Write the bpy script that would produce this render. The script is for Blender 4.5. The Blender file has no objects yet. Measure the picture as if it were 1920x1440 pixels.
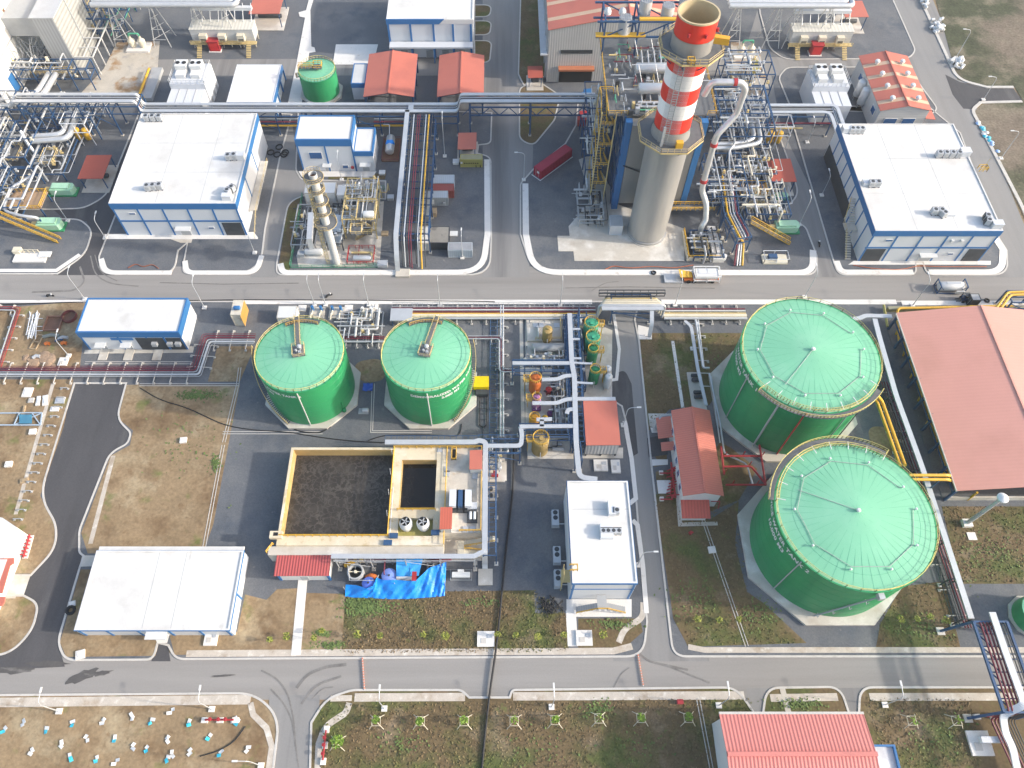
import bpy, math, random
from mathutils import Vector as V
R = math.radians; PI = math.pi; cos = math.cos; sin = math.sin
random.seed(11)
sc = bpy.context.scene; COL = sc.collection
# ---------------------------------------------------------------- camera, sky, sun, exposure
CF, CP, CX, CY, CH = 1430.0, R(58.5), 932.0, 722.0, 146.0
cam = bpy.data.objects.new('camera', bpy.data.cameras.new('camera')); COL.objects.link(cam)
cam.location = (0, 0, CH); cam.rotation_euler = (PI/2 - CP, 0, 0)
cam.data.sensor_width = 36; cam.data.lens = 36*CF/1920
cam.data.shift_x = (960-CX)/1920; cam.data.shift_y = (CY-720)/1920
cam.data.clip_end = 5000; cam.data.clip_start = 1; sc.camera = cam
wd = bpy.data.worlds.new('World'); sc.world = wd; wd.use_nodes = True
sky = wd.node_tree.nodes.new('ShaderNodeTexSky'); sky.sky_type = 'NISHITA'; sky.sun_disc = False
sky.sun_elevation = R(25); sky.sun_rotation = R(96.5); sky.dust_density = 3.0; sky.air_density = 1.2
bg = wd.node_tree.nodes['Background']; bg.inputs[1].default_value = 0.15
wd.node_tree.links.new(sky.outputs[0], bg.inputs[0])
sun = bpy.data.objects.new('sun', bpy.data.lights.new('sun', 'SUN')); COL.objects.link(sun)
sun.data.energy = 2.05; sun.data.angle = R(1.6); sun.data.color = (1, .93, .83)
sun.rotation_euler = (R(65), 0, R(83.5)); sun.location = (300, -40, 200)
sc.view_settings.view_transform = 'Standard'; sc.view_settings.look = 'None'
sc.view_settings.exposure = 1.2; sc.view_settings.gamma = 1
# ---------------------------------------------------------------- where a ground (or level z) point of the plan lies
def G(x, y, z=0.0):
    a = (x-CX)/CF; b = (CY-y)/CF
    dy = cos(CP)+b*sin(CP); dz = -sin(CP)+b*cos(CP); t = (z-CH)/dz
    return V((a*t, dy*t, z))
def W(pts): return [G(*p) for p in pts]
# ---------------------------------------------------------------- mesh builder
class MB:
    def __init__(s): s.v = []; s.f = []; s.m = []; s.i = 0
    def add(s, vs, fs):
        n = len(s.v); s.v += [tuple(p) for p in vs]
        for f in fs: s.f.append([n+k for k in f]); s.m.append(s.i)
        return s
    def box(s, x0, x1, y0, y1, z0, z1):
        if x0 > x1: x0, x1 = x1, x0
        if y0 > y1: y0, y1 = y1, y0
        return s.add([(x0,y0,z0),(x1,y0,z0),(x1,y1,z0),(x0,y1,z0),(x0,y0,z1),(x1,y0,z1),(x1,y1,z1),(x0,y1,z1)],
          [(3,2,1,0),(4,5,6,7),(0,1,5,4),(1,2,6,5),(2,3,7,6),(3,0,4,7)])
    def cb(s, x, y, z, w, d, h, a=0.0):          # box on a footing point, turned by a
        c, q = cos(a), sin(a)
        P = [(x+u*c-v*q, y+u*q+v*c) for u, v in ((-w/2,-d/2),(w/2,-d/2),(w/2,d/2),(-w/2,d/2))]
        return s.prism(P, z, z+h)
    def prism(s, P, z0, z1):
        n = len(P); vs = [(p[0],p[1],z0) for p in P]+[(p[0],p[1],z1) for p in P]
        ar = sum(P[i][0]*P[(i+1)%n][1]-P[(i+1)%n][0]*P[i][1] for i in range(n))
        if ar < 0: P = P[::-1]; vs = [(p[0],p[1],z0) for p in P]+[(p[0],p[1],z1) for p in P]
        return s.add(vs, [list(range(n-1,-1,-1)), list(range(n,2*n))]+[(i,(i+1)%n,n+(i+1)%n,n+i) for i in range(n)])
    def tube(s, pts, r, n=6, rot=0.0, cap=True, r1=None):
        P = [V(p) for p in pts]; m = len(P); rings = []; N = None
        for i in range(m):
            if i == 0: t = P[1]-P[0]
            elif i == m-1: t = P[-1]-P[-2]
            else: t = (P[i+1]-P[i]).normalized()+(P[i]-P[i-1]).normalized()
            if t.length < 1e-6: t = P[i]-P[i-1]
            t.normalize()
            if N is None:
                N = V((0,0,1)) if abs(t.z) < .9 else V((0,1,0))
            N = N-t*N.dot(t)
            if N.length < 1e-4: N = V((1,0,0)) if abs(t.x) < .9 else V((0,1,0)); N = N-t*N.dot(t)
            N.normalize(); B = t.cross(N)
            k = 1.0
            if 0 < i < m-1:
                d = (P[i]-P[i-1]).normalized().dot(t); k = 1/max(d, .6)
            rr = r if r1 is None else r+(r1-r)*i/(m-1)
            rings.append([P[i]+(N*cos(rot+2*PI*j/n)+B*sin(rot+2*PI*j/n))*rr*(k if n <= 4 else 1) for j in range(n)])
        vs = [p for g in rings for p in g]; fs = []
        for i in range(m-1):
            for j in range(n): fs.append((i*n+j, i*n+(j+1)%n, (i+1)*n+(j+1)%n, (i+1)*n+j))
        if cap: fs += [list(range(n-1,-1,-1)), [(m-1)*n+j for j in range(n)]]
        return s.add(vs, fs)
    def beam(s, a, b, w=.3): return s.tube([a,b], w*.7071, 4, PI/4)
    def lathe(s, x, y, prof, n=32, a0=0.0):
        vs = []; fs = []; m = len(prof)
        for r, z in prof:
            for j in range(n): vs.append((x+r*cos(a0+2*PI*j/n), y+r*sin(a0+2*PI*j/n), z))
        for i in range(m-1):
            for j in range(n): fs.append((i*n+j, i*n+(j+1)%n, (i+1)*n+(j+1)%n, (i+1)*n+j))
        return s.add(vs, fs)
    def cyl(s, x, y, z0, z1, r, n=20, r1=None):
        r1 = r if r1 is None else r1
        s.lathe(x, y, [(r,z0),(r1,z1)], n); k = len(s.v)
        s.f += [list(range(k-n,k)), list(range(k-n-1,k-2*n-1,-1))]; s.m += [s.i, s.i]; return s
    def hcyl(s, a, b, r, n=16, dome=.35):          # lying or standing vessel with dished ends
        a = V(a); b = V(b); t = (b-a).normalized(); prs = []
        for k in range(5): u = PI/2*k/4; prs.append((a-t*(r*dome*cos(u)), max(r*sin(u), .01)))
        for k in range(5): u = PI/2*(1-k/4); prs.append((b+t*(r*dome*cos(u)), max(r*sin(u), .01)))
        N = V((0,0,1)) if abs(t.z) < .9 else V((0,1,0)); N = (N-t*N.dot(t)).normalized(); B = t.cross(N)
        vs = [c+(N*cos(2*PI*j/n)+B*sin(2*PI*j/n))*q for c, q in prs for j in range(n)]; fs = []
        for i in range(len(prs)-1):
            for j in range(n): fs.append((i*n+j, i*n+(j+1)%n, (i+1)*n+(j+1)%n, (i+1)*n+j))
        return s.add(vs, fs)
    def ribbon(s, pts, w, z0, z1, closed=False):    # flat strip along plan points, width w (centred)
        P = [V((p[0],p[1],0)) for p in pts]; m = len(P); L = []; Rr = []
        for i in range(m):
            a = P[i-1] if (i > 0 or closed) else P[i]; b = P[(i+1)%m] if (i < m-1 or closed) else P[i]
            d1 = (P[i]-a); d2 = (b-P[i])
            if d1.length < 1e-6: d1 = d2
            if d2.length < 1e-6: d2 = d1
            d1.normalize(); d2.normalize(); t = d1+d2
            if t.length < 1e-4: t = d1
            t.normalize(); k = 1/max(t.dot(d1), .5); nn = V((-t.y,t.x,0))*(w/2*k); L.append(P[i]+nn); Rr.append(P[i]-nn)
        za = [p[2]+z0 if len(p) > 2 else z0 for p in pts]; zb = [p[2]+z1 if len(p) > 2 else z1 for p in pts]
        vs = []
        for i in range(m): vs += [(L[i].x,L[i].y,za[i]),(Rr[i].x,Rr[i].y,za[i]),(Rr[i].x,Rr[i].y,zb[i]),(L[i].x,L[i].y,zb[i])]
        fs = []
        for i in range(m if closed else m-1):
            a = i*4; b = ((i+1)%m)*4
            fs += [(a+3,a+2,b+2,b+3),(a,a+3,b+3,b),(a+2,a+1,b+1,b+2),(a+1,a,b,b+1)]
        if not closed: fs += [(0,1,2,3),((m-1)*4+3,(m-1)*4+2,(m-1)*4+1,(m-1)*4)]
        return s.add(vs, fs)
    def rail(s, pts, h=1.1, st=2.0, r=.04, mid=True):
        P = [V(p) for p in pts]
        for a, b in zip(P, P[1:]):
            n = max(1, int((b-a).length/st+.5))
            for i in range(n+1):
                p = a.lerp(b, i/n); s.beam(p, p+V((0,0,h)), r*1.6)
        up = V((0,0,h)); s.tube([p+up for p in P], r*1.2, 4)
        if mid: s.tube([p+up*.5 for p in P], r, 4)
        return s
    def ob(s, name, mat, parent=None, smooth=False, kind=None):
        me = bpy.data.meshes.new(name); o = bpy.data.objects.new(name, me); COL.objects.link(o)
        org = V((0,0,0)); q = parent
        while q is not None: org = org+V(q.location); q = q.parent
        me.from_pydata([(p[0]-org.x,p[1]-org.y,p[2]-org.z) for p in s.v], [], s.f)
        ms = mat if isinstance(mat, (list,tuple)) else [mat]
        for k in ms: me.materials.append(k)
        if len(ms) > 1: me.polygons.foreach_set('material_index', s.m)
        if smooth:
            me.polygons.foreach_set('use_smooth', [True]*len(s.f))
            me.set_sharp_from_angle(angle=R(40))
        me.update(); o.parent = parent
        if kind: o['kind'] = kind
        return o
def T(name, label, cat, loc=(0,0,0), group=None):
    o = bpy.data.objects.new(name, None); COL.objects.link(o); o.location = loc; o.empty_display_size = .2
    o['label'] = label; o['category'] = cat
    if group: o['group'] = group
    return o
def tag(o, label, cat, group=None):
    o['label'] = label; o['category'] = cat
    if group: o['group'] = group
    return o
def copy_tree(o, parent=None):
    c = o.copy(); COL.objects.link(c)
    if parent: c.parent = parent
    for ch in list(o.children): copy_tree(ch, c)
    return c
def dup(o, loc, rz=0.0, label=None, group=None):
    c = copy_tree(o); c.location = loc; c.rotation_euler = (0,0,rz)
    if label: c['label'] = label
    if group: c['group'] = group
    return c
# ---------------------------------------------------------------- materials
def srgb(r, g, b):
    return tuple(((c/255+.055)/1.055)**2.4 if c > 10 else c/255/12.92 for c in (r,g,b))
def M(name, col, rough=.75, metal=0.0, var=.12, sc_=.25, fine=.08, fsc=5.0, mixes=(), st=(1,1,1), rib=None, bump=0.0, spec=.4):
    m = bpy.data.materials.new(name); m.use_nodes = True; nt = m.node_tree; N = nt.nodes; L = nt.links
    b = N['Principled BSDF']; b.inputs['Roughness'].default_value = rough; b.inputs['Metallic'].default_value = metal
    b.inputs['Specular IOR Level'].default_value = spec
    g = N.new('ShaderNodeNewGeometry'); pos = g.outputs['Position']
    def noise(scale, stretch, detail=4, off=0.0):
        mp = N.new('ShaderNodeMapping'); mp.inputs['Scale'].default_value = [scale*k for k in stretch]; mp.inputs['Location'].default_value = (off,off*.7,0)
        L.new(pos, mp.inputs[0]); n = N.new('ShaderNodeTexNoise'); n.inputs['Scale'].default_value = 1.0
        n.inputs['Detail'].default_value = detail; n.inputs['Roughness'].default_value = .6; L.new(mp.outputs[0], n.inputs[0]); return n.outputs[0]
    def math_(op, a, c):
        n = N.new('ShaderNodeMath'); n.operation = op
        for i, k in enumerate((a,c)):
            if isinstance(k, (int,float)): n.inputs[i].default_value = k
            else: L.new(k, n.inputs[i])
        return n.outputs[0]
    rgb = N.new('ShaderNodeRGB'); rgb.outputs[0].default_value = (*col, 1); cur = rgb.outputs[0]
    for k, (c2, s2, lo, hi, str2) in enumerate(mixes):
        f = noise(s2, str2, 5, 13.7*(k+1)); mr = N.new('ShaderNodeMapRange'); mr.inputs[1].default_value = lo; mr.inputs[2].default_value = hi; mr.clamp = True
        L.new(f, mr.inputs[0]); mx = N.new('ShaderNodeMix'); mx.data_type = 'RGBA'
        L.new(mr.outputs[0], mx.inputs[0]); L.new(cur, mx.inputs[6]); mx.inputs[7].default_value = (*c2, 1); cur = mx.outputs[2]
    s = math_('ADD', math_('MULTIPLY', math_('SUBTRACT', noise(sc_, st), .5), var*3.2), 1.0)
    fn = noise(fsc, (1,1,1), 2, 3.1)
    if fine: s = math_('ADD', s, math_('MULTIPLY', math_('SUBTRACT', fn, .5), fine*3.2))
    hgt = fn
    if rib:                                        # ribs: (axis, pitch, colour strength)
        ax, pitch, cs = rib; sx = N.new('ShaderNodeSeparateXYZ'); L.new(pos, sx.inputs[0])
        w = math_('SINE', math_('MULTIPLY', sx.outputs['XYZ'.index(ax)], 2*PI/pitch), 0.0); hgt = w
        s = math_('ADD', s, math_('MULTIPLY', w, cs))
    vm = N.new('ShaderNodeVectorMath'); vm.operation = 'SCALE'; L.new(cur, vm.inputs[0]); L.new(s, vm.inputs['Scale'])
    L.new(vm.outputs[0], b.inputs['Base Color'])
    if bump:
        bp = N.new('ShaderNodeBump'); bp.inputs['Strength'].default_value = bump; bp.inputs['Distance'].default_value = .05
        L.new(hgt, bp.inputs['Height']); L.new(bp.outputs[0], b.inputs['Normal'])
    return m
XS = (.04,1,1); I3 = (1,1,1)
m_soil = M('soil', (.265,.188,.108), .95, 0, .22, .12, .25, 1.5, [((.165,.105,.055),.11,.5,.66,I3), ((.36,.285,.18),.13,.52,.7,I3), ((.15,.155,.05),.16,.58,.7,I3), ((.20,.13,.07),.5,.58,.7,I3)], bump=.5)
m_trail = M('lime_yellow_rail_paint', (.60,.50,.17), .55, 0, .1, .5)
m_grass = M('grass', (.135,.095,.048), .95, 0, .2, .3, .3, 2.2, [((.085,.098,.03),.09,.47,.62,I3), ((.24,.18,.115),.12,.55,.72,I3), ((.11,.13,.035),.4,.6,.74,I3)], bump=.3)
m_field = M('dry_field', (.17,.135,.10), .95, 0, .3, .2, .4, 1.5, [((.06,.066,.035),.035,.44,.56,I3), ((.20,.17,.12),.1,.5,.7,I3)], bump=.6)
m_road = M('worn_asphalt', (.265,.25,.235), .92, 0, .13, .35, .06, 4, [((.205,.193,.182),.12,.52,.7,XS), ((.31,.295,.275),.3,.55,.8,XS), ((.165,.155,.146),.25,.66,.74,XS)], st=XS)
m_roadv = M('worn_asphalt_across', (.24,.232,.224), .92, 0, .12, .35, .06, 4, [((.145,.14,.14),.12,.52,.7,(1,.05,1))], st=(1,.05,1))
m_newroad = M('fresh_asphalt', (.072,.070,.074), .9, 0, .2, .25, .15, 4, [((.135,.13,.125),.16,.56,.75,(1,.15,1)), ((.2,.19,.18),1.2,.72,.8,I3)], st=(1,.2,1))
m_gravel = M('blue_grey_gravel', (.125,.131,.142), .95, 0, .14, .09, .2, 3.5, [((.175,.175,.175),.07,.52,.74,I3), ((.085,.098,.118),.11,.52,.68,I3), ((.24,.23,.22),.5,.66,.78,I3)], bump=.4)
m_conc = M('concrete', (.50,.46,.40), .85, 0, .1, .3, .06, 4, [((.42,.36,.29),.25,.55,.75,I3), ((.7,.67,.62),.15,.5,.7,I3)])
m_concw = M('white_washed_concrete', (.70,.67,.63), .85, 0, .08, .4, .08, 5, [((.5,.46,.41),.5,.6,.75,I3)])
m_kerb = M('kerb_concrete', (.50,.475,.44), .85, 0, .12, .4, .1, 5, [((.42,.39,.35),.8,.58,.7,I3)])
m_pave = M('pavement_concrete', (.49,.435,.37), .9, 0, .14, .5, .12, 5, [((.36,.29,.22),.3,.52,.7,I3), ((.68,.64,.58),.7,.55,.75,I3)])
m_white = M('white_paint', (.64,.64,.63), .5, 0, .05, .3, .03, 5, [((.62,.62,.60),.4,.6,.8,I3)])
m_panel = M('white_cladding', (.60,.615,.64), .45, 0, .04, .2, .02, 5)
m_roofw = M('white_roof_coating', (.63,.615,.59), .8, 0, .07, .1, .03, 3, [((.53,.515,.49),.12,.52,.72,I3), ((.42,.405,.38),.35,.66,.78,(1,.35,1)), ((.67,.665,.655),.06,.5,.6,I3)])
m_blue = M('blue_cladding', (.035,.15,.36), .5, 0, .06, .3, .03, 5)
m_steelb = M('blue_steel', (.03,.078,.17), .55, 0, .15, .8, .05, 5)
m_roofr = M('red_sheet_roof', (.50,.15,.105), .6, 0, .08, .12, .02, 5, [((.43,.13,.095),.1,.5,.7,I3)])
m_roofrx = M('red_ribbed_roof_x', (.50,.105,.075), .6, 0, .06, .15, .02, 5, rib=('X',.62,.10), bump=.5)
m_roofry = M('red_ribbed_roof_y', (.50,.155,.11), .6, 0, .06, .15, .02, 5, rib=('Y',.5,.05), bump=.4)
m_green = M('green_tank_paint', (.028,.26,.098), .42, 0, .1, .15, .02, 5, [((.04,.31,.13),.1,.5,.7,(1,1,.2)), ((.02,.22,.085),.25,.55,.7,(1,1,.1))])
m_groof = M('green_roof_sky_sheen', (.18,.47,.295), .5, 0, .07, .1, .02, 5, [((.215,.50,.33),.08,.5,.65,I3)])  # tank green lightened for the roofs, sky reflection put into the colour
m_seam = M('dark_green_seam', (.09,.37,.225), .6)
m_yellow = M('yellow_paint', (.62,.36,.035), .55, 0, .12, .6, .05, 5)
m_ochre = M('ochre_paint', (.56,.43,.20), .6, 0, .15, .6, .05, 5)
m_silver = M('galvanised_steel', (.50,.515,.535), .45, .3, .1, .5, .04, 6)
m_lag = M('aluminium_lagging', (.58,.59,.60), .36, .5, .08, .6, .03, 6)
m_grey = M('grey_paint', (.36,.37,.38), .6, 0, .1, .5, .05, 5)
m_dark = M('dark_machinery', (.05,.055,.062), .6, 0, .2, .8, .1, 5)
m_black = M('black_rubber', (.018,.018,.02), .7)
m_red = M('red_paint', (.36,.03,.035), .5, 0, .1, .5, .05, 5)
m_crim = M('maroon_pipe_paint', (.155,.024,.042), .5, 0, .1, .5, .05, 5)
m_box = M('crimson_container_paint', (.36,.022,.05), .5, 0, .1, .4, .03, 5, rib=('X',.35,.05))
m_orange = M('orange_paint', (.60,.16,.035), .5)
m_glass = M('blue_glass', (.03,.10,.25), .15, 0, spec=.8)
m_clad = M('grey_ribbed_cladding', (.50,.49,.475), .5, .15, .06, .2, .03, 5, rib=('X',.7,.07), bump=.4)
m_cladz = M('pale_ribbed_cladding', (.50,.50,.49), .55, 0, .06, .2, .03, 5, rib=('Z',.6,.06), bump=.3)
m_stack = M('weathered_steel_shell', (.33,.325,.318), .42, .4, .14, .12, .04, 4, [((.45,.43,.40),.09,.5,.68,(1,1,.15)), ((.23,.225,.22),.2,.6,.75,(1,1,.15))], st=(1,1,.15))
m_band_r = M('red_band_paint', (.66,.035,.02), .5, 0, .06, .3, .03, 5)
m_band_w = M('white_band_paint', (.82,.81,.80), .5, 0, .04, .3, .02, 5)
m_inner = M('sooty_lining', (.52,.42,.26), .85, 0, .12, .3, .05, 5)
m_grate = M('steel_grating', (.15,.155,.16), .7, .2, .12, 1, .12, 8)
m_water = M('aerated_dark_water', (.034,.028,.022), .4, 0, .2, .2, .12, 1.6, [((.055,.047,.038),.3,.45,.65,I3)], bump=.1)
def foam(m, scale, c):                              # rings of foam where the air comes up
    nt = m.node_tree; N = nt.nodes; L = nt.links; b = N['Principled BSDF']; src = b.inputs['Base Color'].links[0].from_socket; g = N.new('ShaderNodeNewGeometry'); ns = N.new('ShaderNodeTexNoise'); ns.inputs['Scale'].default_value = .8; L.new(g.outputs['Position'], ns.inputs[0])
    ad = N.new('ShaderNodeVectorMath'); ad.operation = 'MULTIPLY_ADD'; L.new(ns.outputs[1], ad.inputs[0]); ad.inputs[1].default_value = (3.2,3.2,0); L.new(g.outputs['Position'], ad.inputs[2])
    v = N.new('ShaderNodeTexVoronoi'); v.feature = 'DISTANCE_TO_EDGE'; v.inputs['Scale'].default_value = scale; L.new(ad.outputs[0], v.inputs['Vector']); mr = N.new('ShaderNodeMapRange'); mr.inputs[1].default_value = .13; mr.inputs[2].default_value = .0; L.new(v.outputs[0], mr.inputs[0])
    n2 = N.new('ShaderNodeTexNoise'); n2.inputs['Scale'].default_value = .35; L.new(g.outputs['Position'], n2.inputs[0]); mu = N.new('ShaderNodeMath'); mu.operation = 'MULTIPLY'; L.new(mr.outputs[0], mu.inputs[0]); L.new(n2.outputs[0], mu.inputs[1])
    mx = N.new('ShaderNodeMix'); mx.data_type = 'RGBA'; L.new(mu.outputs[0], mx.inputs[0]); L.new(src, mx.inputs[6]); mx.inputs[7].default_value = (*c,1); L.new(mx.outputs[2], b.inputs['Base Color'])
foam(m_water, .75, (.125,.11,.092))
m_tarp = M('blue_tarpaulin', (.012,.24,.72), .42, 0, .12, .5, .04, 5, bump=.5)
m_mint = M('pale_green_paint', (.36,.60,.42), .5, 0, .08, .5)
m_beige = M('beige_paint', (.66,.60,.47), .6, 0, .1, .5)
m_leaf = M('leaves', (.16,.26,.03), .7, 0, .3, 2, .3, 5)
m_wood = M('weathered_wood', (.36,.27,.17), .8, 0, .2, 1, .2, 5)
m_rust = M('rusty_steel', (.17,.09,.06), .8, 0, .25, .6, .2, 4)
m_cyan = M('turquoise_plastic', (.05,.46,.60), .4)
m_olive = M('olive_paint', (.36,.32,.10), .6, 0, .12, .5)
m_stair = M('red_brown_tile', (.40,.09,.06), .7, 0, .06, .3, .03, 5)
m_dirtpad = M('dirty_concrete', (.46,.42,.36), .9, 0, .14, .3, .1, 4, [((.30,.19,.10),.13,.5,.6,I3), ((.34,.32,.30),.3,.55,.7,I3)])
m_rbelt = M('translucent_roof_strip', (.58,.40,.27), .6)
# ---------------------------------------------------------------- ground, roads, yards, kerbs
def rp(pts, closed=True, n=7):
    P = [(G(p[0],p[1]), p[2] if len(p) > 2 else 0) for p in pts]; out = []; m = len(P)
    for i, (p, r) in enumerate(P):
        if r <= 0 or (not closed and i in (0, m-1)): out.append(V((p.x,p.y,0))); continue
        a = P[i-1][0]-p; b = P[(i+1)%m][0]-p; la, lb = a.length, b.length; a.normalize(); b.normalize()
        ang = a.angle(b); t = min(r/math.tan(ang/2), la*.49, lb*.49)
        p0 = p+a*t; p1 = p+b*t
        for k in range(n+1):
            u = k/n; out.append(p0*(1-u)**2+p*2*u*(1-u)+p1*u*u)
    return out
PADN = [0]
def pad(name, pts, z, mat, z0=None, kind='structure'):
    PADN[0] += 1; z += .0015*(PADN[0]%12); mb = MB(); P = rp(pts)
    mb.prism([(p.x,p.y) for p in P], z-.02 if z0 is None else z0, z); return mb.ob(name, mat, kind=kind)
def strip(name, pts, w, z, mat, h=.03, closed=False):
    P = rp(pts, closed); mb = MB(); mb.ribbon([(p.x,p.y) for p in P], w, z-h, z, closed); return mb.ob(name, mat, kind='structure')
def island(name, pts, mat, kw=.38):
    P = rp(pts); mb = MB(); mb.prism([(p.x,p.y) for p in P], .0, .12); mb.ob(name, mat, kind='structure')
    k = MB(); k.ribbon([(p.x,p.y) for p in P], kw, .0, .19, True); k.ob('kerb', m_kerb, kind='structure')
mb = MB(); mb.prism([(-1500,-700),(1500,-700),(1500,2000),(-1500,2000)], -.5, 0); mb.ob('ground', m_soil, kind='structure')
# roads: one asphalt sheet per direction
pad('road', [(-400,500),(2500,500),(2500,574),(-400,574)], .04, m_road)
pad('road', [(-300,1225),(2500,1222),(2500,1312),(-300,1312)], .04, m_road)
pad('road', [(905,-60),(1010,-60),(992,520),(905,520)], .05, m_roadv)
pad('road', [(1140,570),(1225,570),(1330,1240),(1150,1240)], .05, m_roadv)
pad('road', [(1600,-60),(1725,-60),(1960,520),(1760,520)], .05, m_roadv)
pad('road', [(250,112),(1800,106),(1800,142),(250,142)], .045, m_roadv)
pad('road', [(-300,508),(1580,508),(1800,250),(1690,-90),(-500,-90)], .022, m_gravel)
pad('road', [(490,310),(548,230),(560,330),(735,330),(735,385),(560,385),(520,520),(470,520)], .055, m_roadv)
pad('road', [(1420,20),(1440,110),(1465,240),(1600,520),(1500,520),(1380,150)], .052, m_roadv)
pad('road', [(505,1303),(600,1303),(590,1480),(500,1480)], .05, m_roadv)
pad('road', [(1400,1290),(1640,1290),(1640,1345),(1400,1345)], .035, m_roadv)
pad('road', [(1772,140),(1800,154),(1850,166),(1900,166),(1916,188),(1840,191),(1822,205),(1806,204),(1786,178)], .06, m_newroad)
pad('fresh_road', [(141,719),(237,719),(219,785,9),(246,812,2),(240,832,3),(206,850,10),(149,995,8),(149,1038,3),(158,1043),(150,1065),(108,1205,8),(122,1250),(-60,1260),(-60,1237),(22,1225,8),(62,1180,8),(73,1132,9),(45,1117),(58,1078),(104,1030,10),(107,985,12),(75,930,12)], .075, m_newroad)
pad('fresh_road', [(296,1200),(313,1200),(320,1240),(284,1240)], .078, m_newroad)
pad('fresh_road', [(100,393),(158,391),(199,366),(218,320),(262,225),(280,240),(216,406),(190,480),(215,516),(100,516),(160,475),(170,440),(163,415),(120,411)], .07, m_newroad)
# raised yards north of the main road
island('gravel_yard', [(-80,392),(100,393),(158,391,6),(200,368,8),(218,320,6),(268,195),(-80,195)], m_gravel)
island('gravel_yard', [(-80,411),(120,411),(150,412,5),(174,432,6),(160,478,8),(108,514),(-80,514)], m_gravel)
island('gravel_yard', [(250,330),(216,406),(186,482,3),(190,514,9),(326,514,7),(334,470),(352,455),(345,492),(343,514,5),(487,514,8),(497,430),(525,295),(547,215),(310,205)], m_gravel)
island('gravel_yard', [(586,362),(541,378,8),(519,495),(519,516,9),(918,516,20),(921,450),(920,295,7),(895,288),(897,272),(920,270,6),(922,212),(560,200),(555,320,6),(566,338,2),(668,340),(674,333,3),(690,333),(699,340,3),(723,340),(723,374)], m_gravel)
island('gravel_yard', [(976,345,3),(1000,318),(1060,270),(1080,235),(1085,180),(1428,180),(1462,258),(1476,297),(1498,365,8),(1466,398),(1470,417),(1508,420,6),(1531,480),(1531,516,10),(1000,516,20),(976,440)], m_gravel)
island('gravel_yard', [(1490,245),(1563,492),(1572,516,8),(1718,516,5),(1716,492),(1730,492),(1738,516,5),(1889,516,14),(1887,470),(1873,448),(1800,250),(1740,200),(1480,200)], m_gravel)
island('gravel_yard', [(1459,146,6),(1475,127,4),(1700,126,8),(1758,205,6),(1745,215),(1484,205)], m_gravel)
island('gravel_yard', [(1425,26),(1443,91,8),(1470,112,5),(1705,110,8),(1716,95,5),(1665,-20),(1420,-20)], m_gravel)
island('grass_verge', [(977,-30),(972,140,4),(982,160),(1030,140),(1030,-30)], m_grass)
island('grass_verge', [(974,160,5),(974,262,6),(1000,274,6),(1040,225,6),(1050,180),(1020,160)], m_grass)
for y0, y1 in ((40,66),(77,118),(10,32)): island('grass_verge', [(890,y0),(890,y1),(918,y1,3),(922,y0,3)], m_grass)
# yards between the two roads
island('gravel_yard', [(-90,566),(1148,566),(1152,590),(1162,655),(1158,709,3),(1146,714),(1146,750),(1166,762),(1176,800,3),(1188,880),(1205,1090),(1213,1165),(1206,1231,10),(330,1236,6),(316,1210),(296,1205),(288,1237,6),(122,1238,7),(109,1203,5),(150,1065),(158,1043),(149,1036,3),(149,995,6),(206,850,9),(240,832,2),(246,812,2),(219,785,7),(237,719),(140,719),(75,930,12),(107,985,10),(104,1030,9),(58,1079),(-90,1079)], m_gravel)
island('bare_plot', [(-90,1117),(45,1117),(73,1132,7),(62,1180,6),(22,1225,7),(-90,1240)], m_soil)
island('gravel_yard', [(1198,566),(1190,600),(1198,640),(1221,870),(1256,1180),(1262,1231,16),(2500,1231),(2500,566)], m_gravel)
# yards south of the lower road
island('bare_plot', [(-300,1306),(478,1300,9),(524,1345,9),(505,1500),(-300,1500)], m_soil)
island('grass_plot', [(580,1500),(584,1355),(612,1310,8),(660,1294,6),(865,1294,2),(880,1308),(956,1308),(960,1294,2),(1380,1289,6),(1412,1335),(1412,1500)], m_grass)
island('grass_plot', [(1430,1340),(1437,1290,5),(1575,1288,6),(1592,1340)], m_grass)
island('grass_plot', [(1610,1340),(1612,1289,5),(2500,1289),(2500,1500),(1610,1500)], m_grass)
# white washed pavements along the kerbs
PV = .215
for pts, w in (([(190,486),(198,512,5),(322,512)],1.3), ([(347,490),(350,512,4),(480,512,5),(491,480)],1.3),
   ([(526,495),(530,512,5),(905,511,14),(914,440),(913,300)],1.5), ([(985,345),(986,440),(1000,511,14),(1524,512,5),(1524,470)],1.6),
   ([(1568,490),(1576,511,5),(1712,511)],1.5), ([(1742,511),(1878,511,10),(1880,470),(1866,448)],1.6), ([(-50,508),(106,508),(150,478)],1.0),
   ([(440,567),(1110,567)],1.3), ([(1240,567),(1680,567)],1.4), ([(1690,569),(2200,569)],1.4), ([(-60,566),(165,566)],.8)):
    strip('pavement', pts, w, PV, m_concw, .2)
for pts, w in (([(350,1226),(1150,1221),(1185,1212)],1.2), ([(1290,1213),(1320,1219),(2300,1219)],1.0), ([(665,1308),(872,1307)],1.4), ([(962,1306),(1395,1304)],1.4),
   ([(1444,1309),(1570,1307)],1.3), ([(1630,1307),(2200,1306)],1.3), ([(620,1310),(660,1309)],1.0), ([(-60,1318),(470,1312)],1.6), ([(-60,1120),(30,1120)],.5),
   ([(1070,1145),(1074,1212)],1.9), ([(655,1318),(650,1336,4),(610,1362,6),(598,1395),(594,1480)],1.1), ([(470,1318),(475,1340),(500,1365),(510,1400),(500,1470)],1.0),
   ([(1206,1130),(1206,1158,4),(1170,1180,6),(1160,1205)],1.1)):
    strip('pavement', pts, w, .16, m_pave if w < 1.8 else m_concw, .14)
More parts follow.
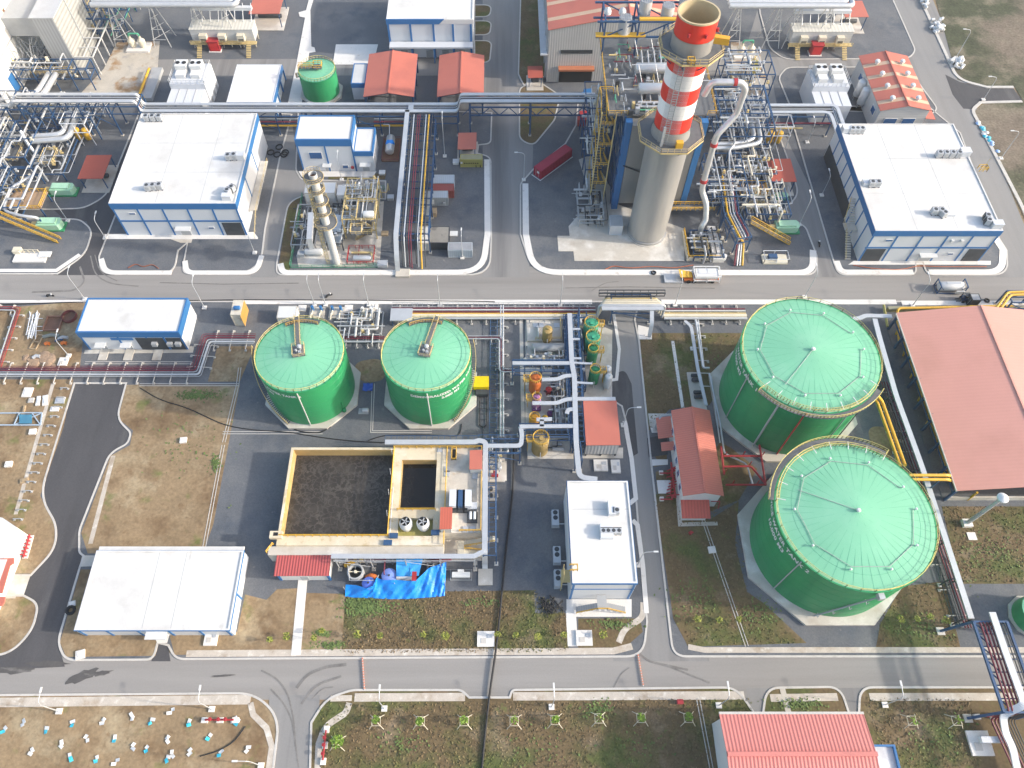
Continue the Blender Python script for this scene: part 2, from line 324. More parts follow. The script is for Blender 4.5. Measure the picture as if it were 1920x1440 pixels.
strip('pavement', [(568,1088),(555,1229)], 1.75, .2, m_concw, .18)
pad('pavement', [(283,1185),(320,1185),(314,1206),(296,1206)], .2, m_concw)
strip('pavement', [(1466,1290),(1478,1336)], 1.0, .17, m_conc, .1)
# patches inside the yards
Z1 = .135
pad('bare_plot', [(-90,600),(40,575),(165,565),(150,690),(20,690),(-90,700)], Z1, m_soil)
pad('bare_plot', [(-90,712),(138,712),(120,800),(76,930),(103,985),(103,1025),(60,1076),(-90,1076)], Z1, m_soil)
pad('bare_plot', [(238,722),(450,722),(400,985),(380,1038),(165,1038),(153,1000),(208,855),(244,835),(250,808),(222,785)], Z1, m_soil)
pad('bare_plot', [(152,1068),(182,1068),(150,1190),(300,1190),(292,1230),(125,1232),(113,1205)], Z1, m_soil)
pad('bare_plot', [(318,1190),(445,1185),(460,1115),(500,1125),(520,1105),(568,1103),(548,1228),(328,1228)], Z1, m_soil)
pad('bare_plot', [(408,650),(478,650),(450,716),(390,716)], Z1, m_soil)
pad('bare_plot', [(575,1112),(648,1114),(640,1226),(560,1226)], Z1, m_soil)
pad('grass_plot', [(648,1112),(1002,1107),(1003,1150),(1062,1150),(1066,1222),(640,1226)], Z1, m_grass)
pad('grass_plot', [(1084,1160),(1200,1160),(1205,1185),(1170,1216),(1084,1218)], Z1, m_grass)
pad('grass_plot', [(1199,625),(1400,625),(1396,650),(1330,760),(1255,768),(1213,812)], Z1, m_grass)
pad('grass_plot', [(1350,830),(1370,840),(1420,880),(1385,938),(1330,960),(1300,900)], Z1, m_grass)
pad('grass_plot', [(1226,925),(1330,975),(1385,940),(1378,1020),(1400,1110),(1430,1130),(1512,1206),(1290,1213),(1262,1160)], Z1, m_grass)
pad('grass_plot', [(1690,1100,4),(1770,1090),(1800,1214),(1642,1214),(1650,1170,4)], Z1, m_grass)
pad('grass_plot', [(1765,950),(2300,950),(2300,1095),(1800,1095)], Z1, m_grass)
pad('bare_plot', [(1625,800,4),(1665,800,3),(1680,850,3),(1640,870,4)], Z1, m_soil)
pad('bare_plot', [(660,680,4),(720,670,4),(725,715,4),(676,718,3)], Z1, m_soil)
pad('grass_verge', [(540,384,3),(568,366),(566,400),(543,508),(522,505)], Z1, m_grass)
for p in ([(562,326),(605,326),(605,337),(570,337)], [(616,326),(672,326),(668,337),(616,337)], [(700,326),(724,326),(722,337),(700,337)]): pad('grass_verge', p, Z1, m_grass)
for p in ([(1222,850),(1250,850),(1250,862),(1232,862)], [(1224,868),(1250,862),(1250,872),(1226,876)], [(1229,885),(1262,880),(1275,960),(1235,960)]): pad('grass_verge', p, .15, m_grass)
pad('dry_field', [(1722,-120),(2600,-200),(2800,560),(1990,560),(1910,375),(1822,215,6),(1840,196,4),(1918,190),(1902,163),(1850,163,4),(1795,150)], .09, m_field)
strip('kerb', [(1717,-20),(1795,150,12),(1850,164),(1900,164)], .9, .25, m_kerb, .25)
strip('kerb', [(1916,191),(1838,193),(1822,207,4),(1911,378),(2000,565)], .9, .25, m_kerb, .25)
pad('fresh_road', [(1216,858),(1252,853),(1250,815),(1213,822)], .15, m_newroad)
pad('fresh_road', [(1144,712),(1170,690,2),(1184,720),(1196,850),(1180,860),(1172,800),(1144,752)], .085, m_newroad)
def blob(name, px, py, w, h, z, mat, seed, tilt=0.0):
    rr = random.Random(seed); P = []
    for k in range(18):
        a = 2*PI*k/18; r = .65+.5*rr.random(); x = w*r*cos(a); y = h*r*sin(a); P.append((px+x*cos(tilt)-y*sin(tilt), py+x*sin(tilt)+y*cos(tilt)))
    return pad(name, P, z, mat)
m_stain = M('oil_stained_asphalt', (.085,.08,.078), .85, 0, .2, .5, .1, 4, [((.18,.17,.16),.5,.5,.62,(.3,1,1))])
for k,(px,py,w,h,tl) in enumerate(((28,1257,42,7,-.05),(155,1268,34,9,-.35),(190,1262,22,5,-.2),(418,1267,24,2,-.08),(90,1245,40,6,0))): blob('road_stain', px, py, w, h, .075+.004*k, m_stain, 50+k, tl)
m_tyre = M('tyre_marked_asphalt', (.185,.175,.165), .9, 0, .35, .6, .15, 4)
for k,(pts,w) in enumerate((([(490,1257),(520,1272),(540,1300),(551,1350),(554,1400)],.5),([(508,1292),(532,1318),(548,1350),(560,1440)],.5),([(556,1290),(575,1265),(610,1250),(650,1246)],.9),([(565,1320),(590,1285),(640,1268)],.7),([(585,1310),(605,1290),(625,1288)],.25),([(170,480),(178,515),(205,532),(260,537)],.5),([(178,478),(188,512),(220,527)],.4),([(150,500),(160,530),(140,545),(60,548)],.8),([(1220,1240),(1260,1252),(1330,1280)],.5),([(1195,1222),(1215,1240),(1290,1256)],.6),([(1150,1290),(1165,1262),(1180,1252)],.3),([(300,530),(420,533),(560,531)],.4),([(1060,540),(1180,538),(1340,541)],.35),([(1110,545),(1135,530),(1160,528)],.2))):
    P = rp([(q[0],q[1],12) for q in pts], False); mb = MB(); mb.ribbon([(p.x,p.y) for p in P], w*.6, .05, .082+.001*k); mb.ob('tyre_mark', m_tyre, kind='structure')
# concrete pads and aprons
CP_ = (([(1066,425),(1115,368,0),(1283,430),(1283,490),(1077,490),(1075,472),(1047,472),(1045,443),(1068,443)], m_conc),
  ([(196,440),(476,436),(484,446),(484,449),(200,449)], m_concw), ([(320,449),(361,449),(359,456),(339,456)], m_conc),
  ([(556,480),(590,398),(720,378),(712,500),(560,502)], m_conc), ([(1600,490),(1857,490),(1857,497),(1590,497)], m_concw),
  ([(655,478),(710,478),(707,502),(650,502)], m_conc), ([(560,322),(706,322),(700,332),(566,332)], m_concw),
  ([(160,657),(365,650),(362,662),(158,664)], m_conc), ([(985,600),(1055,600),(1055,672),(985,672)], m_conc), ([(989,818),(1075,818),(1075,861),(989,861)], m_conc),
  ([(1090,840),(1168,840),(1168,860),(1090,860)], m_conc), ([(1062,1124),(1184,1124),(1184,1157),(1062,1157)], m_concw), ([(985,690),(1035,690),(1035,800),(985,800)], m_conc),
  ([(1098,600),(1148,620),(1146,745),(1095,745)], m_conc), ([(1196,610),(1222,616),(1222,637),(1196,637)], m_concw), ([(1215,776),(1250,776),(1250,808),(1218,800)], m_conc),
  ([(1219,802),(1250,806),(1250,812),(1222,812)], m_concw), ([(1220,862),(1252,862),(1252,872),(1222,874)], m_concw), ([(1231,901),(1258,901),(1258,926),(1234,926)], m_concw),
  ([(630,84),(709,84),(700,122),(624,122)], m_concw), ([(904,865),(950,865),(950,902),(904,902)], m_conc), ([(20,1079),(58,1079),(45,1117),(0,1117)], m_conc),
  ([(155,1042),(186,1042),(182,1062),(150,1063)], m_conc), ([(220,80),(300,78),(296,130),(285,150),(272,178),(150,178),(195,130)], m_dirtpad), ([(1370,80),(1405,78),(1425,100),(1430,130),(1442,160),(1440,182),(1370,182)], m_dirtpad),
  ([(1120,410),(1160,380),(1110,290),(1085,300)], m_conc))
for p, m in CP_: pad('concrete_apron', p, .17, m)
for p in ([(582,20),(600,-40),(590,-40),(574,20),(560,24),(562,32),(572,34),(556,120),(540,195),(566,195),(580,100),(592,98),(590,90),(584,88)],): pad('pavement', p, .17, m_concw)
# drain channels: twin pale edges
for pts in ([(419,835),(382,1033)], [(418,812),(605,812)], [(450,690),(446,722),(420,830)], [(700,720),(697,810),(810,810)], [(1313,960),(1400,1212)], [(1309,1313),(1345,1500)], [(160,681),(360,681)], [(262,722),(448,722)]):
    P = rp(pts, False)
    for s in (-.28, .28):
        mb = MB(); Q = []
        for i, p in enumerate(P):
            d = (P[min(i+1,len(P)-1)]-P[max(i-1,0)]).normalized(); Q.append((p.x-d.y*s, p.y+d.x*s))
        mb.ribbon(Q, .14, .1, .2); mb.ob('drain_kerb', m_kerb, kind='structure')
strip('path', [(213,855),(170,1020)], .9, .16, m_pave, .05)
strip('path', [(100,720),(30,965)], .8, .16, m_pave, .05)
strip('path', [(1261,640),(1280,765)], .7, .17, m_concw, .05)
strip('path', [(1268,900),(1275,984),(1345,982)], .8, .17, m_conc, .05)
strip('pavement', [(1150,585),(1161,655),(1156,712),(1142,714)], .7, .2, m_concw, .1)
strip('pavement', [(1171,790),(1184,860),(1192,935),(1180,945)], .9, .2, m_concw, .1)
strip('pavement', [(1186,976),(1195,985),(1205,1060),(1212,1150)], .9, .2, m_concw, .1)
strip('path', [(977,600),(981,810)], .8, .17, m_conc, .05)
# ---------------------------------------------------------------- buildings
def wallbox(mb, x0, x1, y0, y1, z0, z1): mb.box(x0, x1, y0, y1, z0, z1)
def ring(mb, x0, x1, y0, y1, z0, z1, t):
    mb.box(x0,x1,y0,y0+t,z0,z1); mb.box(x0,x1,y1-t,y1,z0,z1); mb.box(x0,x0+t,y0+t,y1-t,z0,z1); mb.box(x1-t,x1,y0+t,y1-t,z0,z1)
def P1(name, mat, parent, *boxes, **k):
    mb = MB()
    for b in boxes: mb.box(*b)
    return mb.ob(name, mat, parent, **k)
def panel_hall(label, x0, x1, y0, y1, h, band, bays=(), side=(), mid=None, seams=(), name='switchgear_building', bm=None, sidex='R', cop=True):
    t = T(name, label, 'building', (x0, y0, 0)); bm = bm or m_blue; q = .12
    P1('wall', m_panel, t, (x0,x1,y0,y1,0,h-.25))
    mb = MB(); ring(mb, x0-q, x1+q, y0-q, y1+q, h-band, h-(.12 if cop else 0), .1 if cop else .35); mb.ob('parapet', bm, t)
    if cop: mb = MB(); ring(mb, x0-.02, x1+.02, y0-.02, y1+.02, h-.6, h, .3); mb.ob('coping', m_roofw, t)
    P1('roof_deck', m_roofw, t, (x0+.24,x1-.24,y0+.24,y1-.24,h-.3,h-.22))
    if seams:
        mb = MB()
        for k, a in seams:
            if k == 'x': mb.box(x0+.3+a*(x1-x0-.6)-.04, x0+.3+a*(x1-x0-.6)+.04, y0+.3, y1-.3, h-.225, h-.205)
            else: mb.box(x0+.3, x1-.3, y0+.3+a*(y1-y0-.6)-.04, y0+.3+a*(y1-y0-.6)+.04, h-.223, h-.2)
        mb.ob('roof_joint', m_grey, t)
    for a in bays:
        X = x0+a*(x1-x0); P1('pilaster', bm, t, (X-.2,X+.2,y0-.1,y0+.05,0,h-band-.003))
    for a in side:
        Y = y0+a*(y1-y0); X = x1 if sidex == 'R' else x0; P1('pilaster', bm, t, (X-.05,X+.1,Y-.2,Y+.2,0,h-band-.003) if sidex == 'R' else (X-.1,X+.05,Y-.2,Y+.2,0,h-band-.003))
    if mid: P1('string_course', bm, t, (x0-.1,x1+.1,y0-.085,y0+.05,mid-.25,mid+.25))
    return t
def door(t, x, y, w=1.6, h=2.3, canopy=True, mat=None, z=.0):
    d = P1('door', mat or m_grey, t, (x-w/2,x+w/2,y-.09,y+.05,z,z+h)); P1('door_frame', m_white, d, (x-w/2-.12,x-w/2-.01,y-.11,y+.05,z,z+h+.1), (x+w/2+.01,x+w/2+.12,y-.11,y+.05,z,z+h+.1))
    if canopy: P1('canopy', m_white, t, (x-w*.8,x+w*.8,y-1.4,y-.0,z+h+.35,z+h+.6))
def opening(t, x0, x1, y, z0, z1, name='open_bay', mat=None): P1(name, mat or m_dark, t, (x0,x1,y-.13,y+.04,z0,z1))
def win(t, x0, x1, y, z0, z1):
    w = P1('window', m_white, t, (x0-.1,x1+.1,y-.13,y+.02,z0-.1,z1+.1)); P1('pane', m_glass, w, (x0,x1,y-.16,y-.12,z0,z1))
# the large white halls left and right of the plant
b1 = panel_hall('largest white flat roofed hall on the left, blue parapet, five bays', -94.3,-63.6,134.3,167,11.3,2.0,(.008,.2,.4,.6,.8,.992),(.33,.62),5.2,(('x',.36),('x',.72),('y',.33),('y',.66)))
door(b1, -79, 134.3, 2.4, 2.6); opening(b1, -68.9, -64.2, 134.3, .1, 4.6); win(b1,-90.6,-89.2,134.3,7.6,8.0); win(b1,-72.6,-71.4,134.3,2.6,3.0)
mb = MB(); mb.box(-63.4,-61.4,140,158,3.0,3.12); mb.ob('side_gallery', m_conc, b1)
mb = MB(); mb.rail([(-61.5,140,3.12),(-61.5,158,3.12)], 1.1, 2); mb.rail([(-61.5,140,3.12),(-61.5,133,.2)], 1.1, 2); mb.ob('railing', m_ochre, b1)
b2 = panel_hall('largest white flat roofed hall on the right, blue parapet, east of the chimney', 89.8,120,125.7,163.3,11.0,1.9,(.008,.2,.4,.6,.8,.992),[k/9 for k in range(1,9)],5.0,(('x',.33),('x',.66),('y',.33),('y',.66)),sidex='L')
door(b2, 106, 125.7, 2.6, 2.4); opening(b2, 90.3, 95, 125.7, .1, 4.5); opening(b2, 115.4, 119.6, 125.7, .1, 4.5); win(b2,93.6,95.2,125.7,7.4,7.9); win(b2,111,112.2,125.7,2.6,3.0)
P1('vent_hood', m_white, b2, (109.3,109.9,125.2,125.7,7.2,7.9)); P1('vent_hood', m_white, b2, (111.6,112.2,125.2,125.7,7.2,7.9))
P1('open_bay', m_dark, b2, (89.66,89.84,140,162.9,.1,4.4))
mb = MB(); mb.box(86.6,89.6,132,134.5,4.2,4.32)
for k in range(12): mb.box(86.8,88.2,131.6-k*.5,132.05-k*.5,4.0-k*.35,4.12-k*.35)
for k in range(10): mb.box(88.2,89.5,134.6+k*.5,135.05+k*.5,4.5+k*.35,4.62+k*.35)
mb.ob('outside_stair', m_conc, b2)
mb = MB(); mb.rail([(86.7,126,.2),(86.7,131.8,4.2),(86.7,134.5,4.3),(88.2,139,7.8)],1.1,1.5); mb.ob('railing', m_ochre, b2)
b3 = panel_hall('small white building with bright blue parapet and two open bays beside the main road', -94.1,-71.2,99.1,108.6,7.0,2.0,(.01,.37,.65,.82,.99),(),None,(),'pump_building',cop=False)
opening(b3,-81.8,-75.6,99.1,.2,4.7); opening(b3,-75.0,-71.6,99.1,.2,4.7); door(b3,-90.4,99.1,1.5,2.2); door(b3,-84.6,99.1,1.5,2.2); opening(b3,-87.4,-82.4,99.1,3.9,4.7,'fascia_panel',m_blue)
for x in (-77.9,-74.4,-72.6): P1('fan_unit', m_grey, b3, (x-.6,x+.6,98.2,98.95,2.4,3.4))
for x in (-90.4,-84.6,-78.0): P1('entrance_step', m_conc, b3, (x-1,x+1,96,99,0.1,.3))
b4 = panel_hall('tall white and blue hall with one square blue window, above the slim flare stack', -52.4,-37.9,157.4,166.7,10.9,2.2,(.01,.5,.99),(),None,(),'chemical_building',cop=False)
win(b4,-49.6,-46.4,157.4,4.6,6.6); door(b4,-45.6,157.4,1.4,2.2); win(b4,-41.5,-40.1,157.4,1.3,2.2)
mb = MB(); mb.tube([(-38.9,157.0,1.6),(-38.9,157.3,1.6)],.45,10); mb.ob('alarm_bell', m_red, b4)
h4 = 6.9
P1('annex_wall', m_panel, b4, (-37.78,-32.9,157.4,166.6,0,h4-.25)); P1('annex_roof', m_roofw, b4, (-37.6,-33.2,157.7,166.3,h4-.3,h4-.2))
mb = MB(); ring(mb,-37.9,-32.8,157.28,166.72,h4-1.5,h4,.3); mb.ob('annex_parapet', m_blue, b4); door(b4,-35.3,157.4,1.8,2.4)
b5 = panel_hall('large white building at the top edge with slanted blue band and canopy', -32.2,-7.0,206.6,232,12.5,1.4,(.01,.27,.54,.77,.985),(),None,(),'administration_building',m_white)
mb = MB(); mb.add([(-32.4,206.4,11),(-17,206.4,11),(-15.4,206.4,12.55),(-32.4,206.4,12.55),(-32.4,206.7,11),(-17,206.7,11),(-15.4,206.7,12.55),(-32.4,206.7,12.55)],[(0,1,2,3),(3,2,6,7),(1,5,6,2),(0,3,7,4),(4,7,6,5),(0,4,5,1)]); mb.ob('blue_band', m_blue, b5)
for a in (.012,.27,.54,.77,.98): P1('blue_stripe', m_blue, b5, (-32.2+a*25-.3,-32.2+a*25+.3,206.35,206.5,0,11))
P1('canopy_deck', m_panel, b5, (-32,-7.2,203.6,206.3,5.0,5.5))
for x in (-28,-20.4,-15.6,-10.6): door(b5,x,206.5,2.0,2.5,False)
for x in (-31.6,-25.4,-18.8,-13,-7.6): P1('canopy_post', m_blue, b5, (x-.15,x+.15,203.7,204,0,5))
b6 = panel_hall('white roofed building with pale blue corners left of the inner road, stair at its front', 13.6,25.3,41.4,61.4,10.2,.8,(.03,.97),(.03,.97,.5),None,(('y',.72),),'control_building')
P1('string_course', m_blue, b6, (13.6,25.3,41.3,41.5,6.4,6.6))
mb = MB()
for s in (-1,1):
    for k in range(9): mb.box(*( (19.6+s*(.9+k*.42), 19.6+s*(.9+(k+1)*.42)) ), 38.6, 39.8, 2.9-k*.3, 3.02-k*.3)
mb.box(18.7,20.5,38.6,41.2,3.1,3.22); mb.ob('outside_stair', m_grey, b6)
mb = MB(); mb.rail([(15,38.55,.3),(18.7,38.55,3.2),(20.5,38.55,3.2),(24.2,38.55,.3)],1.0,1.2,.05); mb.ob('railing', m_yellow, b6)
mb = MB()
for y in (43.0,43.8,44.6): mb.beam((12.2,y,0),(12.2,y,10.8),.12)
for z in range(1,11): mb.beam((12.2,42.9,z),(12.2,44.7,z),.1)
mb.box(11.9,13.5,42.6,45,6.5,6.6); mb.ob('ladder_cage', m_ochre, b6)
mb = MB(); mb.rail([(13.2,44.6,10.2),(14.6,44.6,10.2),(14.6,43.6,10.2),(13.2,43.6,10.2)],1,.8,.06); mb.ob('ladder_gate', m_yellow, b6)
P1('roof_plinth', m_panel, b6, (19.2,21.6,49.6,52.4,9.98,11.1)); P1('roof_plinth', m_panel, b6, (21.0,22.4,54.2,57.0,9.98,11.3))
b7 = panel_hall('whole white flat roof with thin blue edge, lower left beside the fresh black road', -77.2,-48.9,34.6,49.6,4.0,.55,(.02,.2,.4,.6,.8,.98),(.45,),None,(('x',.43),('x',.62)),'storage_building')
P1('eaves_ledge', m_roofw, b7, (-77.1,-49,49.75,50.6,3.2,3.5)); door(b7,-62.6,34.6,2.4,2.2)
# gable roofed sheds: ridge along Y
def gable(name, label, x0, x1, y0, y1, he, hr, rm, wm=None, over=.6, posts=None, open_=False, stripes=None, ridge_cap=True, th=.15, floor=True, cat='building', ax='Y', eave=0):
    t = T(name, label, cat, (x0,y0,0)); xm = (x0+x1)/2
    def tr(x, y, z): return (x,y,z) if ax == 'Y' else (y,x,z)
    if ax == 'X': xx0,xx1,yy0,yy1 = y0,y1,x0,x1
    else: xx0,xx1,yy0,yy1 = x0,x1,y0,y1
    xm = (xx0+xx1)/2; sl = (hr-he)/(xx1-xm)
    mb = MB()
    for s in (-1,1):
        xe = xm+s*(xx1-xm+over); ze = he-sl*over
        vs = [(xm,yy0-over,hr),(xe,yy0-over,ze),(xe,yy1+over,ze),(xm,yy1+over,hr)]
        vs = [tr(*p) for p in vs]+[tr(p[0],p[1],p[2]-th) for p in vs]
        mb.add(vs, [(0,1,2,3),(7,6,5,4),(0,4,5,1),(1,5,6,2),(2,6,7,3),(3,7,4,0)])
    rf = mb.ob('roof', rm, t)
    if ridge_cap:
        mb = MB(); mb.beam(tr(xm,yy0-over,hr+.03), tr(xm,yy1+over,hr+.03), .3); mb.ob('ridge_cap', rm, rf)
    if stripes:
        mb = MB()
        for a in stripes:
            Y = yy0+a*(yy1-yy0); w = (yy1-yy0)*(.018 if yy1-yy0 > 35 else .03)
            for s in (-1,1):
                xe = xm+s*(xx1-xm+over); ze = he-sl*over
                vs = [tr(xm+s*.3,Y-w,hr-.3*sl+.03),tr(xe,Y-w,ze+.03),tr(xe,Y+w,ze+.03),tr(xm+s*.3,Y+w,hr-.3*sl+.03)]
                mb.add(vs+[(p[0],p[1],p[2]-.028) for p in vs], [(0,1,2,3),(7,6,5,4),(0,4,5,1),(1,5,6,2),(2,6,7,3),(3,7,4,0)])
        mb.ob('roof_light', m_rbelt, rf)
    if wm:
        mb = MB()
        pr = [(xx0,0),(xx1,0),(xx1,he-th-.02),(xm,hr-th-.02),(xx0,he-th-.02)]
        vs = [tr(p[0],yy0,p[1]) for p in pr]+[tr(p[0],yy1,p[1]) for p in pr]
        mb.add(vs, [(0,1,2,3,4),(9,8,7,6,5)]+[(i,5+i,5+(i+1)%5,(i+1)%5) for i in range(5)]); mb.ob('wall', wm, t)
    if posts:
        mb = MB(); n = posts
        for i in range(n):
            y = yy0+(yy1-yy0)*i/(n-1)
            for x in (xx0,xx1):
                mb.beam(tr(x,y,0), tr(x,y,he-th), .45)
            mb.beam(tr(xx0,y,he-.3), tr(xm,y,hr-.35), .3); mb.beam(tr(xx1,y,he-.3), tr(xm,y,hr-.35), .3)
        for x in (xx0,xx1): mb.beam(tr(x,yy0,he*.6), tr(x,yy1,he*.6), .25)
        mb.ob('steel_frame', m_steelb, t)
    return t
a = G(1797,920,6.0); c = G(1683,587,6.0)
wh = gable('warehouse', 'huge open sided warehouse with faded red gable roof at right edge', a.x+.3, a.x+35, a.y+.5, c.y-.3, 6.0, 8.6, M('faded_red_roof', (.60,.285,.23), .6, 0, .06, .08, .02, 4, [((.55,.26,.205),.08,.5,.7,I3)], rib=('Y',.8,.015)), None, .5, 9)
P1('floor_slab', m_gravel, wh, (a.x,a.x+36,a.y,c.y,.14,.2))
mb = MB(); mb.beam((a.x-.2,a.y,5.75),(a.x-.2,c.y,5.75),.35); mb.ob('gutter', m_kerb, wh)
mb = MB()
for k in range(1,5): 
    y = a.y+(c.y-a.y)*k/5; mb.box(a.x,a.x+17.4,y-.03,y+.03,5.9,6.0)
mb.ob('purlin', m_steelb, wh)
mb = MB()
for p in ([(a.x+5,a.y+.5,.2),(a.x+5,a.y+.5,4)],[(a.x+1,a.y+5,3),(a.x+1,c.y-6,3)],[(a.x+2.2,a.y+8,2),(a.x+2.2,c.y-10,2)]): mb.tube(p,.22,8)
for k in range(7): mb.tube([(a.x+1,a.y+6+k*6,3),(a.x+1.6,a.y+6+k*6,.3)],.2,8)
mb.ob('pipe', m_yellow, wh)
mb = MB()
for k in range(9): mb.box(a.x+3+(k%2)*2,a.x+5+(k%2)*2,a.y+3+k*4.3,a.y+5.5+k*4.3,.2,1.8)
mb.ob('machine', m_dark, wh)
mb = MB(); mb.box(a.x+.2,a.x+34,a.y+.4,a.y+.7,.2,1.6); mb.ob('dwarf_wall', m_conc, wh)
# fire pump house
a = G(1282,927,7.2); b = G(1359,924,7.2); c = G(1259,766,7.2)
fp = gable('fire_pump_house', 'long narrow white house under red gable roof beside the large tanks', a.x+.4, b.x-.4, a.y+.4, c.y-.4, 6.6, 8.0, m_roofry, m_white, .4)
for k, y in enumerate((.15,.3,.45,.6,.8)):
    Y = a.y+(c.y-a.y)*y; w = P1('window', m_white, fp, (a.x+.2,a.x+.42,Y-.7,Y+.7,3.4,5.2)); P1('pane', m_glass, w, (a.x+.17,a.x+.2,Y-.55,Y+.55,3.55,5.05))
ya = a.y; xa = a.x; xb = b.x
def lean(t, name, x0, x1, y0, y1, z0, z1, mat, th=.15):
    mb = MB(); vs = [(x0,y0,z0),(x1,y0,z1),(x1,y1,z1),(x0,y1,z0)]; mb.add(vs+[(p[0],p[1],p[2]-th) for p in vs],[(0,1,2,3),(7,6,5,4),(0,4,5,1),(1,5,6,2),(2,6,7,3),(3,7,4,0)]); return mb.ob(name, mat, t)
lean(fp,'door_canopy',xa-2.6,xa+.38,ya+14.5,ya+19.5,3.0,3.8,m_roofry); lean(fp,'door_canopy',xa-2.2,xa+.38,ya+11.6,ya+13.6,3.0,3.6,m_roofry)
P1('porch', m_white, fp, (xa+.6,xa+5.4,ya-2.6,ya+.38,0,2.8))
mb = MB(); mb.add([(xa+.2,ya-3.2,2.7),(xa+5.9,ya-3.2,2.7),(xa+5.9,ya+.38,3.6),(xa+.2,ya+.38,3.6),(xa+.2,ya-3.2,2.6),(xa+5.9,ya-3.2,2.6),(xa+5.9,ya+.38,3.5),(xa+.2,ya+.38,3.5)],[(0,1,2,3),(7,6,5,4),(0,4,5,1),(1,5,6,2),(2,6,7,3),(3,7,4,0)]); mb.ob('porch_roof', m_roofrx, fp)
mb = MB(); mb.tube([(xa+6.4,ya+.3,3),(xa+8.2,ya+.3,3),(xa+8.2,ya-.4,1)],.1,6); mb.ob('fire_pipe', m_red, fp)
# dosing shed: single red roof over ribbed walls
a = G(1099,835,5.6); b = G(1163.5,834,5.6); c = G(1096,752,5.6)
ds = T('dosing_shed', 'red roofed shed with pale ribbed front wall left of the inner road', 'shed', (a.x,a.y,0))
P1('wall', m_clad, ds, (a.x+.2,b.x-.2,a.y+.3,c.y-.3,.9,5.3)); lean(ds,'roof',a.x,b.x,a.y,c.y,5.65,5.75,m_roofr)
mb = MB()
for x in (a.x+.4,(a.x+b.x)/2,b.x-.4):
    for y in (a.y+.4,c.y-.4): mb.beam((x,y,0),(x,y,1),.3)
mb.ob('footing_post', m_dark, ds)
# ribbed red roof at the lower edge
a = G(1378,1437,8); b = G(1650,1440,8); c = G(1333,1337,8); d = G(1612,1336,8)
rb = T('workshop', 'broad ribbed salmon red roof at the lower right edge with grey annex', 'building', (a.x,2,0)); X0 = (a.x+c.x)/2; X1 = (b.x+d.x)/2
P1('wall', m_white, rb, (X0+.6,X1-.6,-4,c.y-.6,0,7.0))
mb = MB(); ym = G(1480,1414,9.4).y
for y0,z0,y1,z1 in ((ym,9.4,c.y,8.0),(ym,9.4,-5,7.4)):
    vs = [(X0,y0,z0),(X1,y0,z0),(X1,y1,z1),(X0,y1,z1)]; mb.add(vs+[(p[0],p[1],p[2]-.15) for p in vs],[(0,1,2,3),(7,6,5,4),(0,4,5,1),(1,5,6,2),(2,6,7,3),(3,7,4,0)])
mb.ob('roof', M('salmon_ribbed_roof', (.54,.18,.16), .6, 0, .05, .1, .02, 5, rib=('X',.62,.16), bump=.5), rb)
mb = MB(); mb.beam((X0,ym,9.45),(X1,ym,9.45),.7); mb.ob('ridge_cap', M('ridge_red', (.56,.19,.165), .6), rb)
mb = MB(); mb.beam((X0,c.y,7.95),(X1,c.y,7.95),.4); mb.ob('gutter', m_kerb, rb)
P1('annex_wall', m_white, rb, (X1-.5,X1+5.2,-4,c.y-4.6,0,4.6)); P1('annex_roof', M('streaked_grey_roof', (.52,.53,.55), .7, 0, .2, .2, .05, 4, [((.75,.75,.75),.4,.5,.7,I3)]), rb, (X1-.4,X1+5.0,-3.8,c.y-4.8,4.6,4.7))
mb = MB(); mb.box(X1+4.95,X1+5.3,-4,c.y-4.5,4.2,5.2); mb.box(X1-.4,X1+4.95,c.y-4.8,c.y-4.5,4.2,5.2); mb.ob('annex_parapet', m_blue, rb)
mb = MB(); mb.rail([(X1+4.8,7.6,4.9),(X1+7.6,7.6,4.9),(X1+7.6,6.2,4.9),(X1+4.8,6.2,4.9)],1,.5,.07); mb.box(X1+5.3,X1+6.6,6.3,7.5,4.6,4.7); mb.ob('ladder_cage', m_yellow, rb)
# sludge house
a = G(513,1080,3.6); b = G(617,1080,3.6); c = G(517,1032,3.9)
sh = T('sludge_house', 'small white house with bright red ribbed roof and straight white path', 'building', (a.x,a.y,0))
P1('wall', m_white, sh, (a.x+.5,b.x-.3,a.y+.3,c.y-.3,0,3.5)); lean(sh,'roof',a.x,b.x,a.y,c.y,3.65,3.75,M('vivid_red_ribbed_roof', (.40,.085,.08), .55, 0, .06, .2, .02, 5, rib=('X',.55,.22), bump=.5))
P1('blue_corner', m_blue, sh, (a.x+.4,a.x+.9,a.y+.2,a.y+.5,0,3.2)); P1('blue_corner', m_blue, sh, (b.x-.7,b.x-.2,a.y+.2,a.y+.5,0,3.2)); P1('door', m_grey, sh, ((a.x+b.x)/2-.6,(a.x+b.x)/2+.9,a.y+.2,a.y+.32,0,2.2))
# red roof guard building at the left edge
a = G(60,990,8); lf = T('canteen', 'white building with stepped red awnings cut off at left edge', 'building', (-108,38,0))
mb = MB(); mb.prism([(-130,G(-8,1165).y),(G(-8,1165).x,G(-8,1165).y),(G(57,1006).x,G(57,1006).y),(G(30,988).x,G(30,988).y),(-130,G(-60,945).y)],0,5); mb.ob('wall', m_white, lf)
for pp in ([(-60,1050),(26,1046),(26,1056),(19,1060),(4,1112),(-60,1114)],[(-60,1119),(10,1119),(8,1130),(4,1136),(-60,1136)]):
    mb = MB(); mb.prism([(q.x,q.y) for q in W([(x,y,5.2) for x,y in pp])],5.01,5.25); mb.ob('awning', m_roofr, lf)
p = G(30,1075,5); P1('balcony', m_white, lf, (p.x-5,p.x-2.4,p.y-3,p.y+2.6,5.01,5.3))
